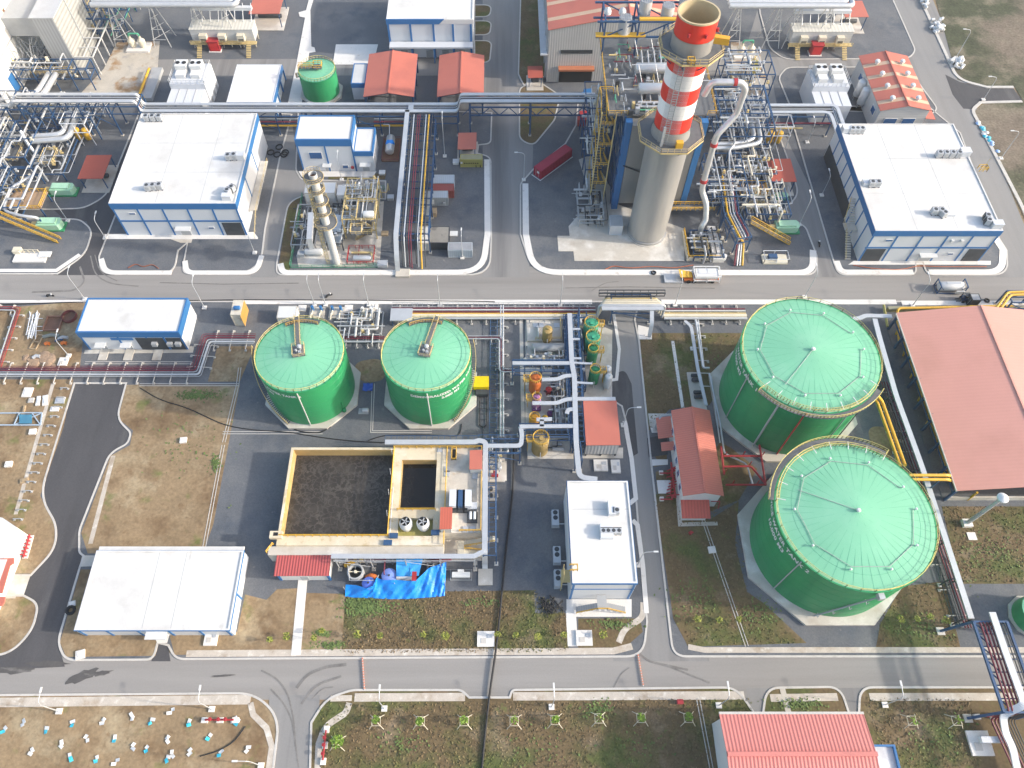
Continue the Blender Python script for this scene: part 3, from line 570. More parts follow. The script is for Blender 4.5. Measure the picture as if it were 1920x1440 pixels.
# two red gable shelters, the stores hall, small ones on the north side
def px_gable(name, label, fl, fr, yb, he, hr, rm, **k):
    a = G(*fl,he); b = G(*fr,he); c = G(fl[0],yb,he); return gable(name, label, a.x+.4, b.x-.4, a.y+.4, c.y-.4, he, hr, rm, over=.4, **k)
px_gable('gable_shelter', 'open shelter with red gable roof right of the small green tank', (681,181),(776,181),101,6,7.2,m_roofr,posts=4,wm=None)
px_gable('gable_shelter', 'open shelter with red gable roof beside the north south road, left of the turbine hall', (819,181),(907,181),103,6,7.2,m_roofr,posts=4)
st = px_gable('stores_hall', 'grey hall with striped red roof and eight white roof ventilators', (1651,207),(1748,207),104,7.6,9.1,m_roofr,wm=m_cladz,stripes=(.12,.35,.58,.8))
a = G(1651,207,7.6); c = G(1616,104,7.6); b = G(1748,207,7.6)
for k in range(4):
    for u in (.25,.75):
        x = a.x+(b.x-a.x)*u; y = a.y+(c.y-a.y)*(.08+.22*k)+1.4; z = 8.45
        o = MB(); o.cyl(x,y,z-.1,z+.45,.42,12); o.lathe(x,y,[(.62,z+.45),(.75,z+.75),(.55,z+1.1),(.05,z+1.25)],12); o.ob('roof_ventilator', m_white, st, True)
for x in (a.x+2.6,b.x-6.5): win(st,x,x+3.4,a.y+.35,2.6,4.6)
for y in (a.y+4,c.y-6):
    w = P1('window', m_white, st, (a.x+.2,a.x+.42,y-1.3,y+1.3,3.4,5.6)); P1('pane', m_glass, w, (a.x+.17,a.x+.2,y-1.1,y+1.1,3.6,5.4))
lean(st,'lean_to',b.x-.4,b.x+2.4,a.y,c.y-9,4.9,4.6,m_roofr)
# turbine hall behind the chimney
a = G(1028,56,17); b = G(1122,50,17)
th = gable('turbine_hall', 'tall grey clad turbine hall with striped red roof behind the chimney', a.x+.3, a.x+44, a.y+.3, a.y+44, 17, 21.5, m_roofr, m_clad, .3, stripes=(.1,.27,.44,.6,.76,.9))
P1('louvre', m_dark, th, (a.x+4,a.x+13,a.y+.15,a.y+.4,9.5,10.6)); P1('roller_door', m_black, th, (a.x+4,a.x+13.6,a.y+.1,a.y+.4,0,4.8)); P1('door_canopy', M('orange_brown_sheet',(.45,.16,.08)), th, (a.x+3.6,a.x+14,a.y-1.6,a.y+.2,4.9,5.5))
mb = MB()
for k in range(6): mb.box(a.x-.2,a.x+.35,a.y+2+k*7,a.y+2.5+k*7,0,16)
mb.box(a.x-1.8,a.x+.2,a.y-.2,a.y+40,9,9.4); mb.ob('side_duct', m_silver, th)
P1('blue_panel', m_blue, th, (a.x+18.5,a.x+22.5,a.y+.1,a.y+.4,0,4.5))
# left edge: tall white boiler hall and its ribbed intake house
p = G(68,128); q = G(10,215)
bh = T('boiler_hall', 'very tall white hall filling the upper left corner', 'building', (p.x,q.y,0))
P1('wall', m_white, bh, (p.x-40,p.x-1,q.y-8,p.y+40,0,34)); P1('roof_edge', m_roofr, bh, (p.x-40,p.x-.6,q.y-8.4,p.y+40,34,34.6))
for k in range(5):
    for z in (14,22): w = P1('window', m_beige, bh, (p.x-1.1,p.x-.85,q.y-5+k*9,q.y-3.6+k*9,z,z+4)); P1('pane', m_rust, w, (p.x-.86,p.x-.82,q.y-4.8+k*9,q.y-3.8+k*9,z+.2,z+3.8))
P1('blue_door', m_blue, bh, (p.x-1.1,p.x-.8,q.y+8,q.y+11,1,6)); mb = MB(); mb.box(p.x-1.05,p.x-.8,q.y-8,p.y+40,11,11.3); mb.ob('string_course', m_grey, bh)
a = G(156,141); c = G(190,70)
ih = T('air_intake_house', 'tall ribbed pale grey box on legs beside the white hall, upper left', 'intake house', (a.x-7,a.y,0))
P1('casing', M('pale_ribbed_casing', (.37,.37,.355), .5, .1, .14, .5, .05, 4, rib=('Z',1.3,.2), bump=.4), ih, (a.x-6.5,a.x,a.y,c.y,0.5,18.3)); P1('front_panel', M('vertical_ribbed_panel',(.36,.37,.38),.5,.1,.06,.2,.02,5,rib=('X',.9,.12)), ih, (a.x-6.4,a.x-.1,a.y-.25,a.y-.01,1,18.2))
mb = MB(); mb.beam((a.x+.15,(a.y+c.y)/2,.5),(a.x+.15,(a.y+c.y)/2,18.3),.35); mb.box(a.x-6.7,a.x+.3,a.y-.4,c.y+.1,18.31,18.6); mb.ob('trim', m_silver, ih)
mb = MB(); mb.prism([(a.x-18,a.y+2),(a.x-6.52,a.y+2),(a.x-6.52,c.y-2),(a.x-18,c.y-6)],11.5,17); mb.ob('transition_duct', m_grey, ih)
mb = MB(); rr = random.Random(3)
for k in range(70):
    x = a.x-17+rr.random()*10; y = a.y-2+rr.random()*6; z = rr.random()*9; mb.beam((x,y,z),(x+rr.choice((0,4,-4)),y+rr.choice((0,4)),z+rr.choice((4,0,5))),.13)
mb.ob('scaffold', m_grey, ih)
mb = MB()
for k in range(5):
    y = a.y+k*(c.y-a.y)/4; mb.beam((a.x+5.5,y,0),(a.x+5.5,y,6),.3); mb.beam((a.x,y,6),(a.x+5.5,y,6),.3)
mb.beam((a.x+5.5,a.y,6),(a.x+5.5,c.y,6),.3); mb.beam((a.x+2.7,a.y,6),(a.x+2.7,c.y,6),.25); mb.ob('platform_frame', m_cladz, ih)
# flat-roofed stores with white tops on the north side
def flat(name, label, fl, fr, yb, h, band=.8, roof=None, par=None, wall=None, seams=()):
    a = G(*fl,h); b = G(*fr,h); c = G(fl[0],yb,h); t = T(name, label, 'building', (a.x,a.y,0))
    P1('wall', wall or m_panel, t, (a.x,b.x,a.y,c.y,0,h-.2)); P1('roof_deck', roof or m_roofw, t, (a.x+.2,b.x-.2,a.y+.2,c.y-.2,h-.25,h-.12))
    if par: mb = MB(); ring(mb,a.x-.08,b.x+.08,a.y-.08,c.y+.08,h-band,h,.25); mb.ob('parapet', par, t)
    return t, a, b, c
t, a, b, c = flat('store_building','low white roofed store left of the small green tank',(425,191),(511,191),121,5,.9,M('pinkish_white_roof',(.76,.71,.67),.8,0,.06,.15),m_panel)
P1('blue_band', m_blue, t, (b.x+.06,b.x+.3,a.y-.1,c.y,3.4,4.9)); P1('blue_band', m_blue, t, (a.x-.1,b.x+.3,a.y-.3,a.y-.1,3.4,4.9))
for k in range(4): P1('blue_post', m_blue, t, (b.x+.1,b.x+.4,a.y+k*(c.y-a.y-.5)/3,a.y+.4+k*(c.y-a.y-.5)/3,0,3.4))
flat('oil_pump_house','small blue and white building half under a red gable roof',(658,156),(684,156),119,5.5,1.5,M('dull_white_roof',(.5,.5,.5),.8),m_blue)
# ---------------------------------------------------------------- green tanks
def ringpts(x, y, r, z, a0, a1, n): return [(x+r*cos(a0+(a1-a0)*i/n), y+r*sin(a0+(a1-a0)*i/n), z) for i in range(n+1)]
def lettering(t, lines, X, Y, r, z, ac, size, mat):
    for k, s in enumerate(lines):
        cu = bpy.data.curves.new('lettering', 'FONT'); cu.body = s; cu.size = size; cu.align_x = 'CENTER'; cu.offset = .05; cu.extrude = .0; cu.space_character = 1.1
        o = bpy.data.objects.new('lettering', cu); COL.objects.link(o); dg = bpy.context.evaluated_depsgraph_get(); me = bpy.data.meshes.new_from_object(o.evaluated_get(dg))
        bpy.data.objects.remove(o); lo = V(t.location)
        mb = MB(); vs = [v.co.copy() for v in me.vertices]; fs = [list(p.vertices) for p in me.polygons]
        out = []
        for v in vs:
            an = ac+v.x/r; out.append((X+(r+.04)*cos(an), Y+(r+.04)*sin(an), z-k*size*1.25+v.y))
        mb.add(out, fs); mb.ob('lettering', mat, t); bpy.data.meshes.remove(me)
def tank(label, X, Y, r, h, nseam, base, group):
    t = T('storage_tank', label, 'tank', (X,Y,0), group); rise = r*.11
    mb = MB(); mb.prism([(X+(base-.1)/cos(PI/8)*cos(PI/8+PI/4*i),Y+(base-.1)/cos(PI/8)*sin(PI/8+PI/4*i)) for i in range(8)],0,.75); mb.ob('foundation', m_conc, t)
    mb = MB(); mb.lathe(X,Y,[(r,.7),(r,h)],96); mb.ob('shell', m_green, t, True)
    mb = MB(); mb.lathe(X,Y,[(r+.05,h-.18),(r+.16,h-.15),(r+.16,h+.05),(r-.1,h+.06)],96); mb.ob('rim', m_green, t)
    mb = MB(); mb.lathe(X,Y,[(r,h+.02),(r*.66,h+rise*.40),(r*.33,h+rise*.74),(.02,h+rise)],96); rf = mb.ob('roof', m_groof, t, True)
    mb = MB()
    for i in range(nseam):
        a = 2*PI*i/nseam; q = .02 if i%4 == 0 else .16 if i%2 == 0 else .3; mb.beam((X+r*q*cos(a),Y+r*q*sin(a),h+rise*(1-q*.8)),(X+r*.66*cos(a),Y+r*.66*sin(a),h+rise*.40+.01),.03); mb.beam((X+r*.66*cos(a),Y+r*.66*sin(a),h+rise*.40+.01),(X+r*.99*cos(a),Y+r*.99*sin(a),h+.04),.03)
    mb.tube(ringpts(X,Y,r*.8,h+rise*.235,0,2*PI,64),.035,4); mb.ob('roof_seam', m_seam, rf)
    mb = MB()
    for k in range(1,7): mb.tube(ringpts(X,Y,r+.012,h*k/7,0,2*PI,96),.02,4)
    mb.ob('weld_seam', m_green, t)
    mb = MB(); mb.rail(ringpts(X,Y,r-.05,h+.05,0,2*PI,36),1.1,2.4,.05); mb.ob('railing', m_trail, t)
    return t
def big_tank(label, X, Y, r, h, lines, ac, wa0, wa1, drains, stair):
    t = tank(label, X, Y, r, h, 48, r+1.6, None); rise = r*.11; m = 40
    P = ringpts(X,Y,r+.62,h,wa0,wa1,m); mb = MB(); mb.ribbon([(p[0],p[1]) for p in P],1.25,h-.05,h+.04); mb.ob('walkway', m_grate, t)
    mb = MB(); mb.rail(ringpts(X,Y,r+1.2,h+.04,wa0,wa1,m),1.1,1.5,.05); mb.rail(ringpts(X,Y,r-.5,h+.04,wa0,wa1,m),1.1,2.0,.045); mb.rail([ringpts(X,Y,r+.05,h+.04,wa0,wa0,1)[0],ringpts(X,Y,r+1.2,h+.04,wa0,wa0,1)[0]],1.1); mb.ob('walkway_railing', m_trail, t)
    mb = MB()
    for i in range(9):
        a = wa0+(wa1-wa0)*i/8; mb.beam((X+(r+.1)*cos(a),Y+(r+.1)*sin(a),h+1.0),(X+(r-1.6)*cos(a+.01),Y+(r-1.6)*sin(a+.01),h+1.15),.12)
    mb.ob('davit_arm', m_white, t)
    mb = MB(); Q = ringpts(X,Y,r*.74,h+rise*.31+.18,PI*.15,PI*2.02,9); mb.tube(Q,.055,5)
    mb.tube([(X+r*.74*cos(drains),Y+r*.74*sin(drains),h+rise*.31+.18),(X,Y,h+rise+.15)],.05,5); mb.ob('foam_pipe', m_grey, t)
    for k, p in enumerate(Q):
        o = MB(); o.lathe(p[0]*1.0+ (p[0]-X)*.05,p[1]+(p[1]-Y)*.05,[(.13,p[2]-.3),(.13,p[2]+.1),(.24,p[2]+.2),(.16,p[2]+.36),(.02,p[2]+.4)],10); o.ob('roof_vent', m_white, t, True)
    o = MB(); o.lathe(X,Y,[(.25,h+rise-.1),(.25,h+rise+.25),(.42,h+rise+.35),(.3,h+rise+.6),(.02,h+rise+.65)],12); o.ob('centre_vent', m_white, t, True)
    mb = MB()
    for a in drains_list(drains): mb.tube([(X+(r+.25)*cos(a),Y+(r+.25)*sin(a),h-.2),(X+(r+.25)*cos(a),Y+(r+.25)*sin(a),.8)],.12,8)
    mb.ob('down_pipe', m_grey, t)
    lettering(t, lines, X, Y, r, h-2.2, ac, 1.45, m_white)
    return t
def drains_list(a): return (a-.5, a+1.1)
m_lgreen = m_green
tr2 = big_tank('nearest giant green tank, walkway round its far rim, lettered with number 2', 64.3,51.9,14.1,16.9,['SERVICE WATER TANK 2','10.000 M3'],PI*1.06,PI*.30,PI*.94,PI*.86,None)
tr1 = big_tank('giant green tank behind its twin, walkway round its near rim, lettered with number 1', 62.9,85.4,13.7,18.6,['SERVICE WATER TANK 1','10.000 M3'],PI*.985,PI*1.20,PI*1.80,PI*1.27,None)
X,Y,r,h = 62.9,85.4,13.7,18.6
mb = MB(); a = PI*1.415; mb.tube([(X+(r+1.0)*cos(a),Y+(r+1.0)*sin(a),h+.6),(X+(r+.4)*cos(a),Y+(r+.4)*sin(a),h-.4),(X+(r+.3)*cos(a),Y+(r+.3)*sin(a),.8)],.17,8); mb.ob('foam_riser', m_red, tr1)
mb = MB(); a = PI*1.30; mb.beam((X+(r+.5)*cos(a),Y+(r+.5)*sin(a),h-.2),(X+(r+.5)*cos(a),Y+(r+.5)*sin(a),.8),.3); mb.ob('cable_duct', m_grey, tr1)
mb = MB(); a = PI*1.70
for s in (-.02,.02): mb.beam((X+(r+.4)*cos(a+s),Y+(r+.4)*sin(a+s),h),(X+(r+.4)*cos(a+s),Y+(r+.4)*sin(a+s),.8),.1)
for k in range(22): mb.beam((X+(r+.4)*cos(a-.02),Y+(r+.4)*sin(a-.02),1+k*.8),(X+(r+.4)*cos(a+.02),Y+(r+.4)*sin(a+.02),1+k*.8),.07)
mb.ob('ladder', m_dark, tr1)
X,Y,r,h = 64.3,51.9,14.1,16.9
mb = MB(); a = PI*1.40; b_ = PI*1.53
mb.tube([(X+(r+.5)*cos(a),Y+(r+.5)*sin(a),.8),(X+(r+.5)*cos(b_),Y+(r+.5)*sin(b_),h-1.4)],.16,6)
for u in (.05,.3,.55,.8):
    an = a+(b_-a)*u; z = .8+(h-2.2)*u; mb.beam((X+r*cos(an),Y+r*sin(an),z),(X+(r+.9)*cos(an),Y+(r+.9)*sin(an),z),.12); mb.beam((X+(r+.9)*cos(an),Y+(r+.9)*sin(an),z),(X+(r+.9)*cos(an),Y+(r+.9)*sin(an),z+1),.1)
mb.ob('level_gauge', m_grey, tr2)
mb = MB(); an = b_; mb.cb(X+(r+.5)*cos(an),Y+(r+.5)*sin(an),h-1.7,1.1,1.0,1.1,an); mb.ob('gauge_head', m_silver, tr2)
def mid_tank(label, X, Y, r, h, lines, ac, ang, num):
    t = tank(label, X, Y, r, h, 28, r+1.0, None); rise = r*.11
    dx, dy = cos(ang), sin(ang); px_, py_ = -dy, dx; z = h+rise+.25
    mb = MB(); A = (X+dx*(r+.2),Y+dy*(r+.2)); B = (X+dx*.8,Y+dy*.8); mb.ribbon([(A[0],A[1],h+.6),(B[0],B[1],z)],1.0,-.06,.04); mb.cb(X,Y,z-.05,2.9,2.5,.1,ang); mb.ob('roof_bridge', m_grate, t)
    mb = MB()
    for s in (-.5,.5): mb.rail([(A[0]+px_*s,A[1]+py_*s,h+.6),(B[0]+px_*s+dx*.6,B[1]+py_*s+dy*.6,z)],1.0,1.3,.03)
    q = [(X+dx*u+px_*v,Y+dy*u+py_*v,z) for u,v in ((1.45,.5),(1.45,1.25),(-1.45,1.25),(-1.45,-1.25),(1.45,-1.25),(1.45,-.5))]; mb.rail(q,1.0,1.3,.035); mb.ob('bridge_railing', m_ochre, t)
    mb = MB(); mb.lathe(X+.2,Y+.5,[(.35,z),(.35,z+.8),(.5,z+1),(.3,z+1.35),(.02,z+1.4)],12); mb.cyl(X-.4,Y-.3,z,z+.9,.22,10); mb.cb(X+.3,Y-.5,z,.5,.5,.6); mb.ob('roof_vent', m_silver, t, True)
    P = ringpts(X,Y,r-.7,h+.3,PI*.38,PI*.66,12); mb = MB(); mb.ribbon([(p[0],p[1]) for p in P],1.2,h+.25,h+.33); mb.ob('rim_platform', m_grate, t)
    mb = MB(); mb.rail(ringpts(X,Y,r-1.3,h+.33,PI*.38,PI*.66,12),1.0,1.3,.05); mb.ob('rim_platform_railing', m_yellow, t)
    mb = MB(); a = PI*1.52; mb.tube([(X+(r+.22)*cos(a),Y+(r+.22)*sin(a),h-.2),(X+(r+.22)*cos(a),Y+(r+.22)*sin(a),.8)],.13,8); mb.ob('overflow_pipe', m_cladz, t)
    lettering(t, lines, X, Y, r, h-2.2, ac, 1.05, m_white)
    return t
tl1 = mid_tank('left one of the two middle green tanks with roof bridge, lettered with number 2', -40.9,88.2,9.2,14.3,['DEMINERALIZED WATER TANK 2','3.000 M3'],PI*1.24,PI*.56,2)
tl2 = mid_tank('right one of the two middle green tanks with roof bridge, lettered with number 1', -14.7,88.2,9.25,14.35,['DEMINERALIZED WATER TANK 1','3.000 M3'],PI*1.69,PI*.43,1)
def spiral(t, X, Y, r, h, a0, a1, n=40, w=.9):
    mb = MB(); rl = MB(); Q = []
    for i in range(n+1):
        a = a0+(a1-a0)*i/n; z = .8+(h-.9)*i/n; p = [(X+(r+u)*cos(a),Y+(r+u)*sin(a)) for u in (.1,.1+w)]; q = [(X+(r+u)*cos(a+(a1-a0)/n*.9),Y+(r+u)*sin(a+(a1-a0)/n*.9)) for u in (.1+w,.1)]
        mb.prism(p+q, z-.05, z); Q.append((X+(r+w+.1)*cos(a),Y+(r+w+.1)*sin(a),z))
    mb.ob('stair_treads', m_grate, t); rl.rail(Q,1.1,1.5,.05); rl.ob('stair_railing', m_ochre, t)
spiral(tl1,-40.9,88.2,9.2,14.3,PI*1.36,PI*.95); spiral(tl2,-14.7,88.2,9.25,14.35,PI*1.68,PI*2.1)
X,Y,r,h = -40.9,88.2,9.2,14.3
mb = MB(); a = PI*1.79; mb.tube([(X+(r+.2)*cos(a),Y+(r+.2)*sin(a),4.2),(X+(r+.2)*cos(a),Y+(r+.2)*sin(a),.9)],.14,8); mb.lathe(X+(r+.3)*cos(a),Y+(r+.3)*sin(a),[(.5,.9),(.5,1.5),(.1,1.6)],10); mb.ob('side_nozzle', m_green, tl1)
# small green tank on the north side
tn = tank('small green tank with yellow roof platform on the north side', -51.3,189.9,5.25,7.6,16,6.0,None)
X,Y,r,h = -51.3,189.9,5.25,7.6
mb = MB(); mb.box(X-5,X+.6,Y-.6,Y+.6,h+1,h+1.08); mb.box(X-.8,X+1.6,Y-.9,Y+1.4,h+1.0,h+1.1); mb.ob('roof_platform', m_grate, tn)
mb = MB(); mb.rail([(X-5,Y-.6,h+1.1),(X-.8,Y-.6,h+1.1),(X-.8,Y-.9,h+1.1),(X+1.6,Y-.9,h+1.1),(X+1.6,Y+1.4,h+1.1),(X-.8,Y+1.4,h+1.1),(X-.8,Y+.6,h+1.1),(X-5,Y+.6,h+1.1)],1.1,1.2,.06); mb.ob('platform_railing', m_yellow, tn)
spiral(tn,X,Y,r,h,PI*.6,PI*1.15,24,.8)
# distant dome of a green tank at the right edge
t = T('storage_tank', 'green tank cut off at the right edge below the warehouse', 'tank', (105.5,37,0)); p = G(1925,1150,3)
mb = MB(); mb.cyl(p.x+2.4,p.y,0,.5,4.2,10); mb.ob('foundation', m_conc, t); mb = MB(); mb.lathe(p.x+2.4,p.y,[(3.6,.4),(3.6,4)],32); mb.ob('shell', m_green, t, True); mb = MB(); mb.lathe(p.x+2.4,p.y,[(3.6,4),(0.02,4.5)],32); mb.ob('roof', m_groof, t, True)
# ---------------------------------------------------------------- chimney and boiler block
X,Y = 38.2,135.5
ch = T('chimney', 'tall chimney with red and white bands above a bare steel base', 'chimney', (X,Y,0))
def oct_(r, a0=PI/8): return [(X+r*cos(a0+PI/4*i), Y+r*sin(a0+PI/4*i)) for i in range(8)]
def band(name, r, z0, z1, mat, n=72): mb = MB(); mb.lathe(X,Y,[(r,z0),(r,z1)],n); return mb.ob(name, mat, ch, True)
mb = MB(); mb.cyl(X,Y,0,.3,5.4,32); mb.ob('foundation', m_conc, ch)
mb = MB(); mb.lathe(X,Y,[(5.0,.3),(5.0,.8),(4.72,.9),(4.72,30.6)],72); mb.ob('lower_shell', m_stack, ch, True)
Rc = 3.94
mb = MB(); mb.lathe(X,Y,[(4.3,30.6),(4.3,32.2),(Rc+.08,32.8),(Rc+.08,34.3)],72); mb.ob('base_collar', m_stack, ch, True)
zs = [34.3,37.9,41.5,45.1,48.6,52.2]
for i in range(5): band('painted_band', Rc, zs[i], zs[i+1], m_band_r if i%2 == 0 else m_band_w)
band('upper_collar', Rc+.1, 52.2, 55.8, m_stack); mb = MB(); mb.lathe(X,Y,[(Rc,55.8),(Rc,59.9),(Rc-.25,59.9),(Rc-.3,52)],72); mb.i = 0
tp = MB(); tp.lathe(X,Y,[(Rc,55.8),(Rc,59.9)],72); tp.ob('painted_band', m_band_r, ch, True)
tp = MB(); tp.lathe(X,Y,[(Rc+.12,59.6),(Rc+.12,59.95),(Rc-.2,59.95),(Rc-.3,48)],72); tp.cyl(X,Y,47.5,48,Rc-.3,48); tp.ob('flue_lining', m_inner, ch, True)
def deck(z, r, n8=True):
    mb = MB(); mb.prism(oct_(r), z-.25, z); mb.ob('platform', m_grate, ch)
    mb = MB(); P = [(p[0],p[1],z) for p in oct_(r-.1)]; mb.rail(P+[P[0]], 1.15, 1.6, .045); Q = oct_(r); mb.ribbon(Q, .06, z-.3, z+.12, True); mb.ob('platform_railing', m_ochre, ch)
    mb = MB()
    for p in oct_(r-.3): mb.beam((p[0],p[1],z-.3),(X+(p[0]-X)*.6,Y+(p[1]-Y)*.6,z-3),.2)
    mb.ob('platform_bracket', m_steelb, ch)
deck(52.8, 6.6); deck(31.8, 7.5)
mb = MB()
for i in range(8):
    a0 = PI*1.33
for s in (-.55,.55): mb.beam((X+(Rc+.5)*cos(PI*1.36)+s,Y+(Rc+.5)*sin(PI*1.36),32),(X+(Rc+.5)*cos(PI*1.36)+s,Y+(Rc+.5)*sin(PI*1.36),52.5),.12)
for k in range(34): z = 32+k*.6; mb.beam((X+(Rc+.5)*cos(PI*1.36)-.55,Y+(Rc+.5)*sin(PI*1.36),z),(X+(Rc+.5)*cos(PI*1.36)+.55,Y+(Rc+.5)*sin(PI*1.36),z),.08)
mb.ob('ladder', m_grey, ch)
mb = MB()
for k in range(22):
    a = PI*(1.26+.0133*k); mb.beam((X+(Rc+.9)*cos(a),Y+(Rc+.9)*sin(a),32),(X+(Rc+.9)*cos(a),Y+(Rc+.9)*sin(a),52.4),.045)
for k in range(12): mb.tube(ringpts(X,Y,Rc+.9,33+k*1.7,PI*1.26,PI*1.54,8),.025,4)
mb.ob('ladder_cage', m_silver, ch)
mb = MB(); a = PI*1.92; mb.cb(X+5.2*cos(a),Y+5.2*sin(a),54.4,3.4,1.1,1.3,a); mb.beam((X+3.8*cos(a),Y+3.8*sin(a),54.3),(X+7*cos(a),Y+7*sin(a),54.3),.4); mb.ob('inspection_hoist', m_yellow, ch)
for a in (PI*1.6,PI*1.35,PI*1.85):
    mb = MB(); mb.cyl(X+(Rc+.35)*cos(a),Y+(Rc+.35)*sin(a),57.2,57.9,.28,8); mb.ob('warning_lamp', m_red, ch)
mb = MB(); mb.cb(X+1.2,Y-Rc-1.1,31.8,1.5,1.1,1.6); mb.ob('equipment_cage', m_yellow, ch)
mb = MB(); mb.cb(X-2.6,Y-Rc-.6,31.8,.5,.6,5); mb.ob('cable_riser', m_grey, ch)
mb = MB(); mb.rail([(X-1.5,Y-6.0,52.7),(X-.2,Y-6.2,52.7),(X-.2,Y-5.0,52.7),(X-1.5,Y-5.0,52.7),(X-1.5,Y-6.0,52.7)],1.2,.7,.07); mb.ob('hatch_railing', m_yellow, ch)
# boiler block (heat recovery unit): tall casing with blue columns, deck, drums
bx0,bx1,by0,by1,bz = 29.8,48.8,143.4,176,27.8
bb = T('boiler_block', 'towering grey boiler casing between blue corner columns behind the chimney', 'boiler', (bx0,by0,0))
P1('casing', m_stack, bb, (bx0+1.6,bx1-1.6,by0,by1,2.2,bz-1)); 
for x in (bx0,bx1-1.5): P1('corner_column', m_blue, bb, (x,x+1.5,by0-.15,by0+1.5,.2,bz))
for x in (bx0-.4,bx1-.4):
    mb = MB()
    for k in range(5): mb.beam((x+.4,by0+2+k*7.4,0),(x+.4,by0+2+k*7.4,bz),.5)
    for z in (6,12,18,24): mb.beam((x+.4,by0,z),(x+.4,by1,z),.4)
    for k in range(4):
        for z in (0,6,12,18): mb.beam((x+.4,by0+2+k*7.4,z),(x+.4,by0+9.4+k*7.4,z+6),.25)
    mb.ob('side_frame', m_steelb, bb)
mb = MB(); mb.beam((bx0+1,by0-.2,15),(bx0+6.4,by0-.3,12.6),.22); mb.beam((bx0+1+5.5,by0-.3,12.6),(bx0+7.2,by0-.3,12.6),.2); mb.ob('tie_strut', m_dark, bb)
P1('transition_hood', m_stack, bb, (35.6,40.8,139.6,by0+.02,4,30))
P1('roof_deck', m_grate, bb, (bx0-4,bx1+2,by0+2.5,by1,bz-.3,bz)); 
mb = MB(); mb.rail([(bx0+.5,by0+2.6,bz),(bx0-4,by0+2.6,bz),(bx0-4,by1,bz)],1.15,1.5,.06); mb.rail([(bx1,by0+2.6,bz),(bx1+2,by0+2.6,bz),(bx1+2,by1,bz)],1.15,1.5,.06); mb.rail([(bx0+4,by0+6,bz),(bx0+14,by0+6,bz)],1.15,1.5,.06); mb.ob('deck_railing', m_yellow, bb)
mb = MB()
for y in (152,159.5): mb.hcyl((bx0+3.5,y,bz+2.6),(bx1-3.5,y,bz+2.6),1.25,20)
mb.ob('steam_drum', m_lag, bb, True)
mb = MB()
for y in (147.5,149): mb.tube([(bx0+3,y,bz+1.1),(bx1-3,y,bz+1.1)],.3,10)
for k in range(7): mb.tube([(bx0+5+k*1.5,159,bz+2.5),(bx0+5+k*1.5,165,bz+3.4),(bx0+5+k*1.5,166,bz)],.18,8)
for k in range(6): mb.tube([(bx0+4+k*2,152,bz+1.5),(bx0+4+k*2,149,bz+1.1)],.16,8)
mb.ob('steam_pipe', m_lag, bb, True)
mb = MB()
for y in (156,166):
    for x in (bx0+5,bx0+9,bx0+13): mb.beam((x,y,bz),(x-1.5,y+2,bz+4.6),.13)
    mb.beam((bx0+2,y+2,bz+4.6),(bx0+13,y+2,bz+4.6),.13)
mb.ob('drum_gantry', m_panel, bb)
mb = MB()
for x in (bx0-4,bx0+4,bx0+12,bx1+2):
    for y in (168,175.8): mb.beam((x,y,bz),(x,y,bz+9),.4)
for z in (bz+5,bz+9):
    for y in (168,175.8): mb.beam((bx0-6,y,z),(bx1+2,y,z),.4)
    for x in (bx0-4,bx0+4,bx0+12,bx1+2): mb.beam((x,168,z),(x,175.8,z),.35)
for x in (bx0-4,bx0+4,bx0+12): mb.beam((x,168,bz+5),(x+8,168,bz+9),.25); mb.beam((x+8,175.8,bz+5),(x,175.8,bz+9),.25)
mb.ob('upper_frame', m_steelb, bb)
mb = MB(); mb.box(bx0-6,bx0+6,167.6,169.2,bz+5.2,bz+5.5); mb.box(bx0+4,bx1,168,169,bz+9.2,bz+9.6); mb.ob('yellow_girder', m_yellow, bb)
for px,py,z in ((1169,62,bz+5.2),(1207,30,bz+8),(1248,40,bz+7.2),(1282,18,bz+8)):
    x, y = G(px,py,z).x, G(px,py,z).y
    mb = MB(); mb.cyl(x,y,z,z+4.2,1.5,24); mb.ob('silencer', m_silver, bb, True); o = MB()
    for k in range(-2,3): o.beam((x-1.4,y+k*.55,z+4.25),(x+1.4,y+k*.55,z+4.25),.08); o.beam((x+k*.55,y-1.4,z+4.3),(x+k*.55,y+1.4,z+4.3),.08)
    o.ob('silencer_grille', m_grey, bb)
for x in (G(1139,25,bz+9).x,G(1167,25,bz+9).x):
    mb = MB(); mb.lathe(x,G(1139,25,bz+9).y,[(.9,bz+9),(.9,bz+9.6),(.6,bz+10.2),(.05,bz+10.5)],16); mb.ob('vent_dome', m_white, bb, True)
rr = random.Random(5)
for k in range(85):
    mb = MB(); x = bx0-3+rr.random()*21; y = 145+rr.random()*24; z = bz+.4+rr.random()*3; l = 1+rr.random()*4
    mb.tube([(x,y,z),(x+l,y,z),(x+l,y+rr.choice((-1,1)),z-.3)] if rr.random() < .5 else [(x,y,z),(x,y+l,z),(x,y+l,bz)],.08+.12*rr.random(),6); mb.ob('pipe', rr.choice((m_lag,m_lag,m_silver,m_seam,m_ochre,m_grey,m_crim)), bb)
for k in range(26): x = bx0-3+rr.random()*20; y = 146+rr.random()*26; mb = MB(); mb.cb(x,y,bz,.4+.7*rr.random(),.4+.7*rr.random(),.6+rr.random()); mb.ob('valve_box', rr.choice((m_ochre,m_grey,m_dark,m_silver)), bb)
mb = MB(); mb.tube([(bx0+10,167,bz+.4),(bx0+12,167.4,bz+1.5),(bx0+12.4,166,bz+2.6)],.7,8); mb.ob('tarpaulin', m_tarp, bb)
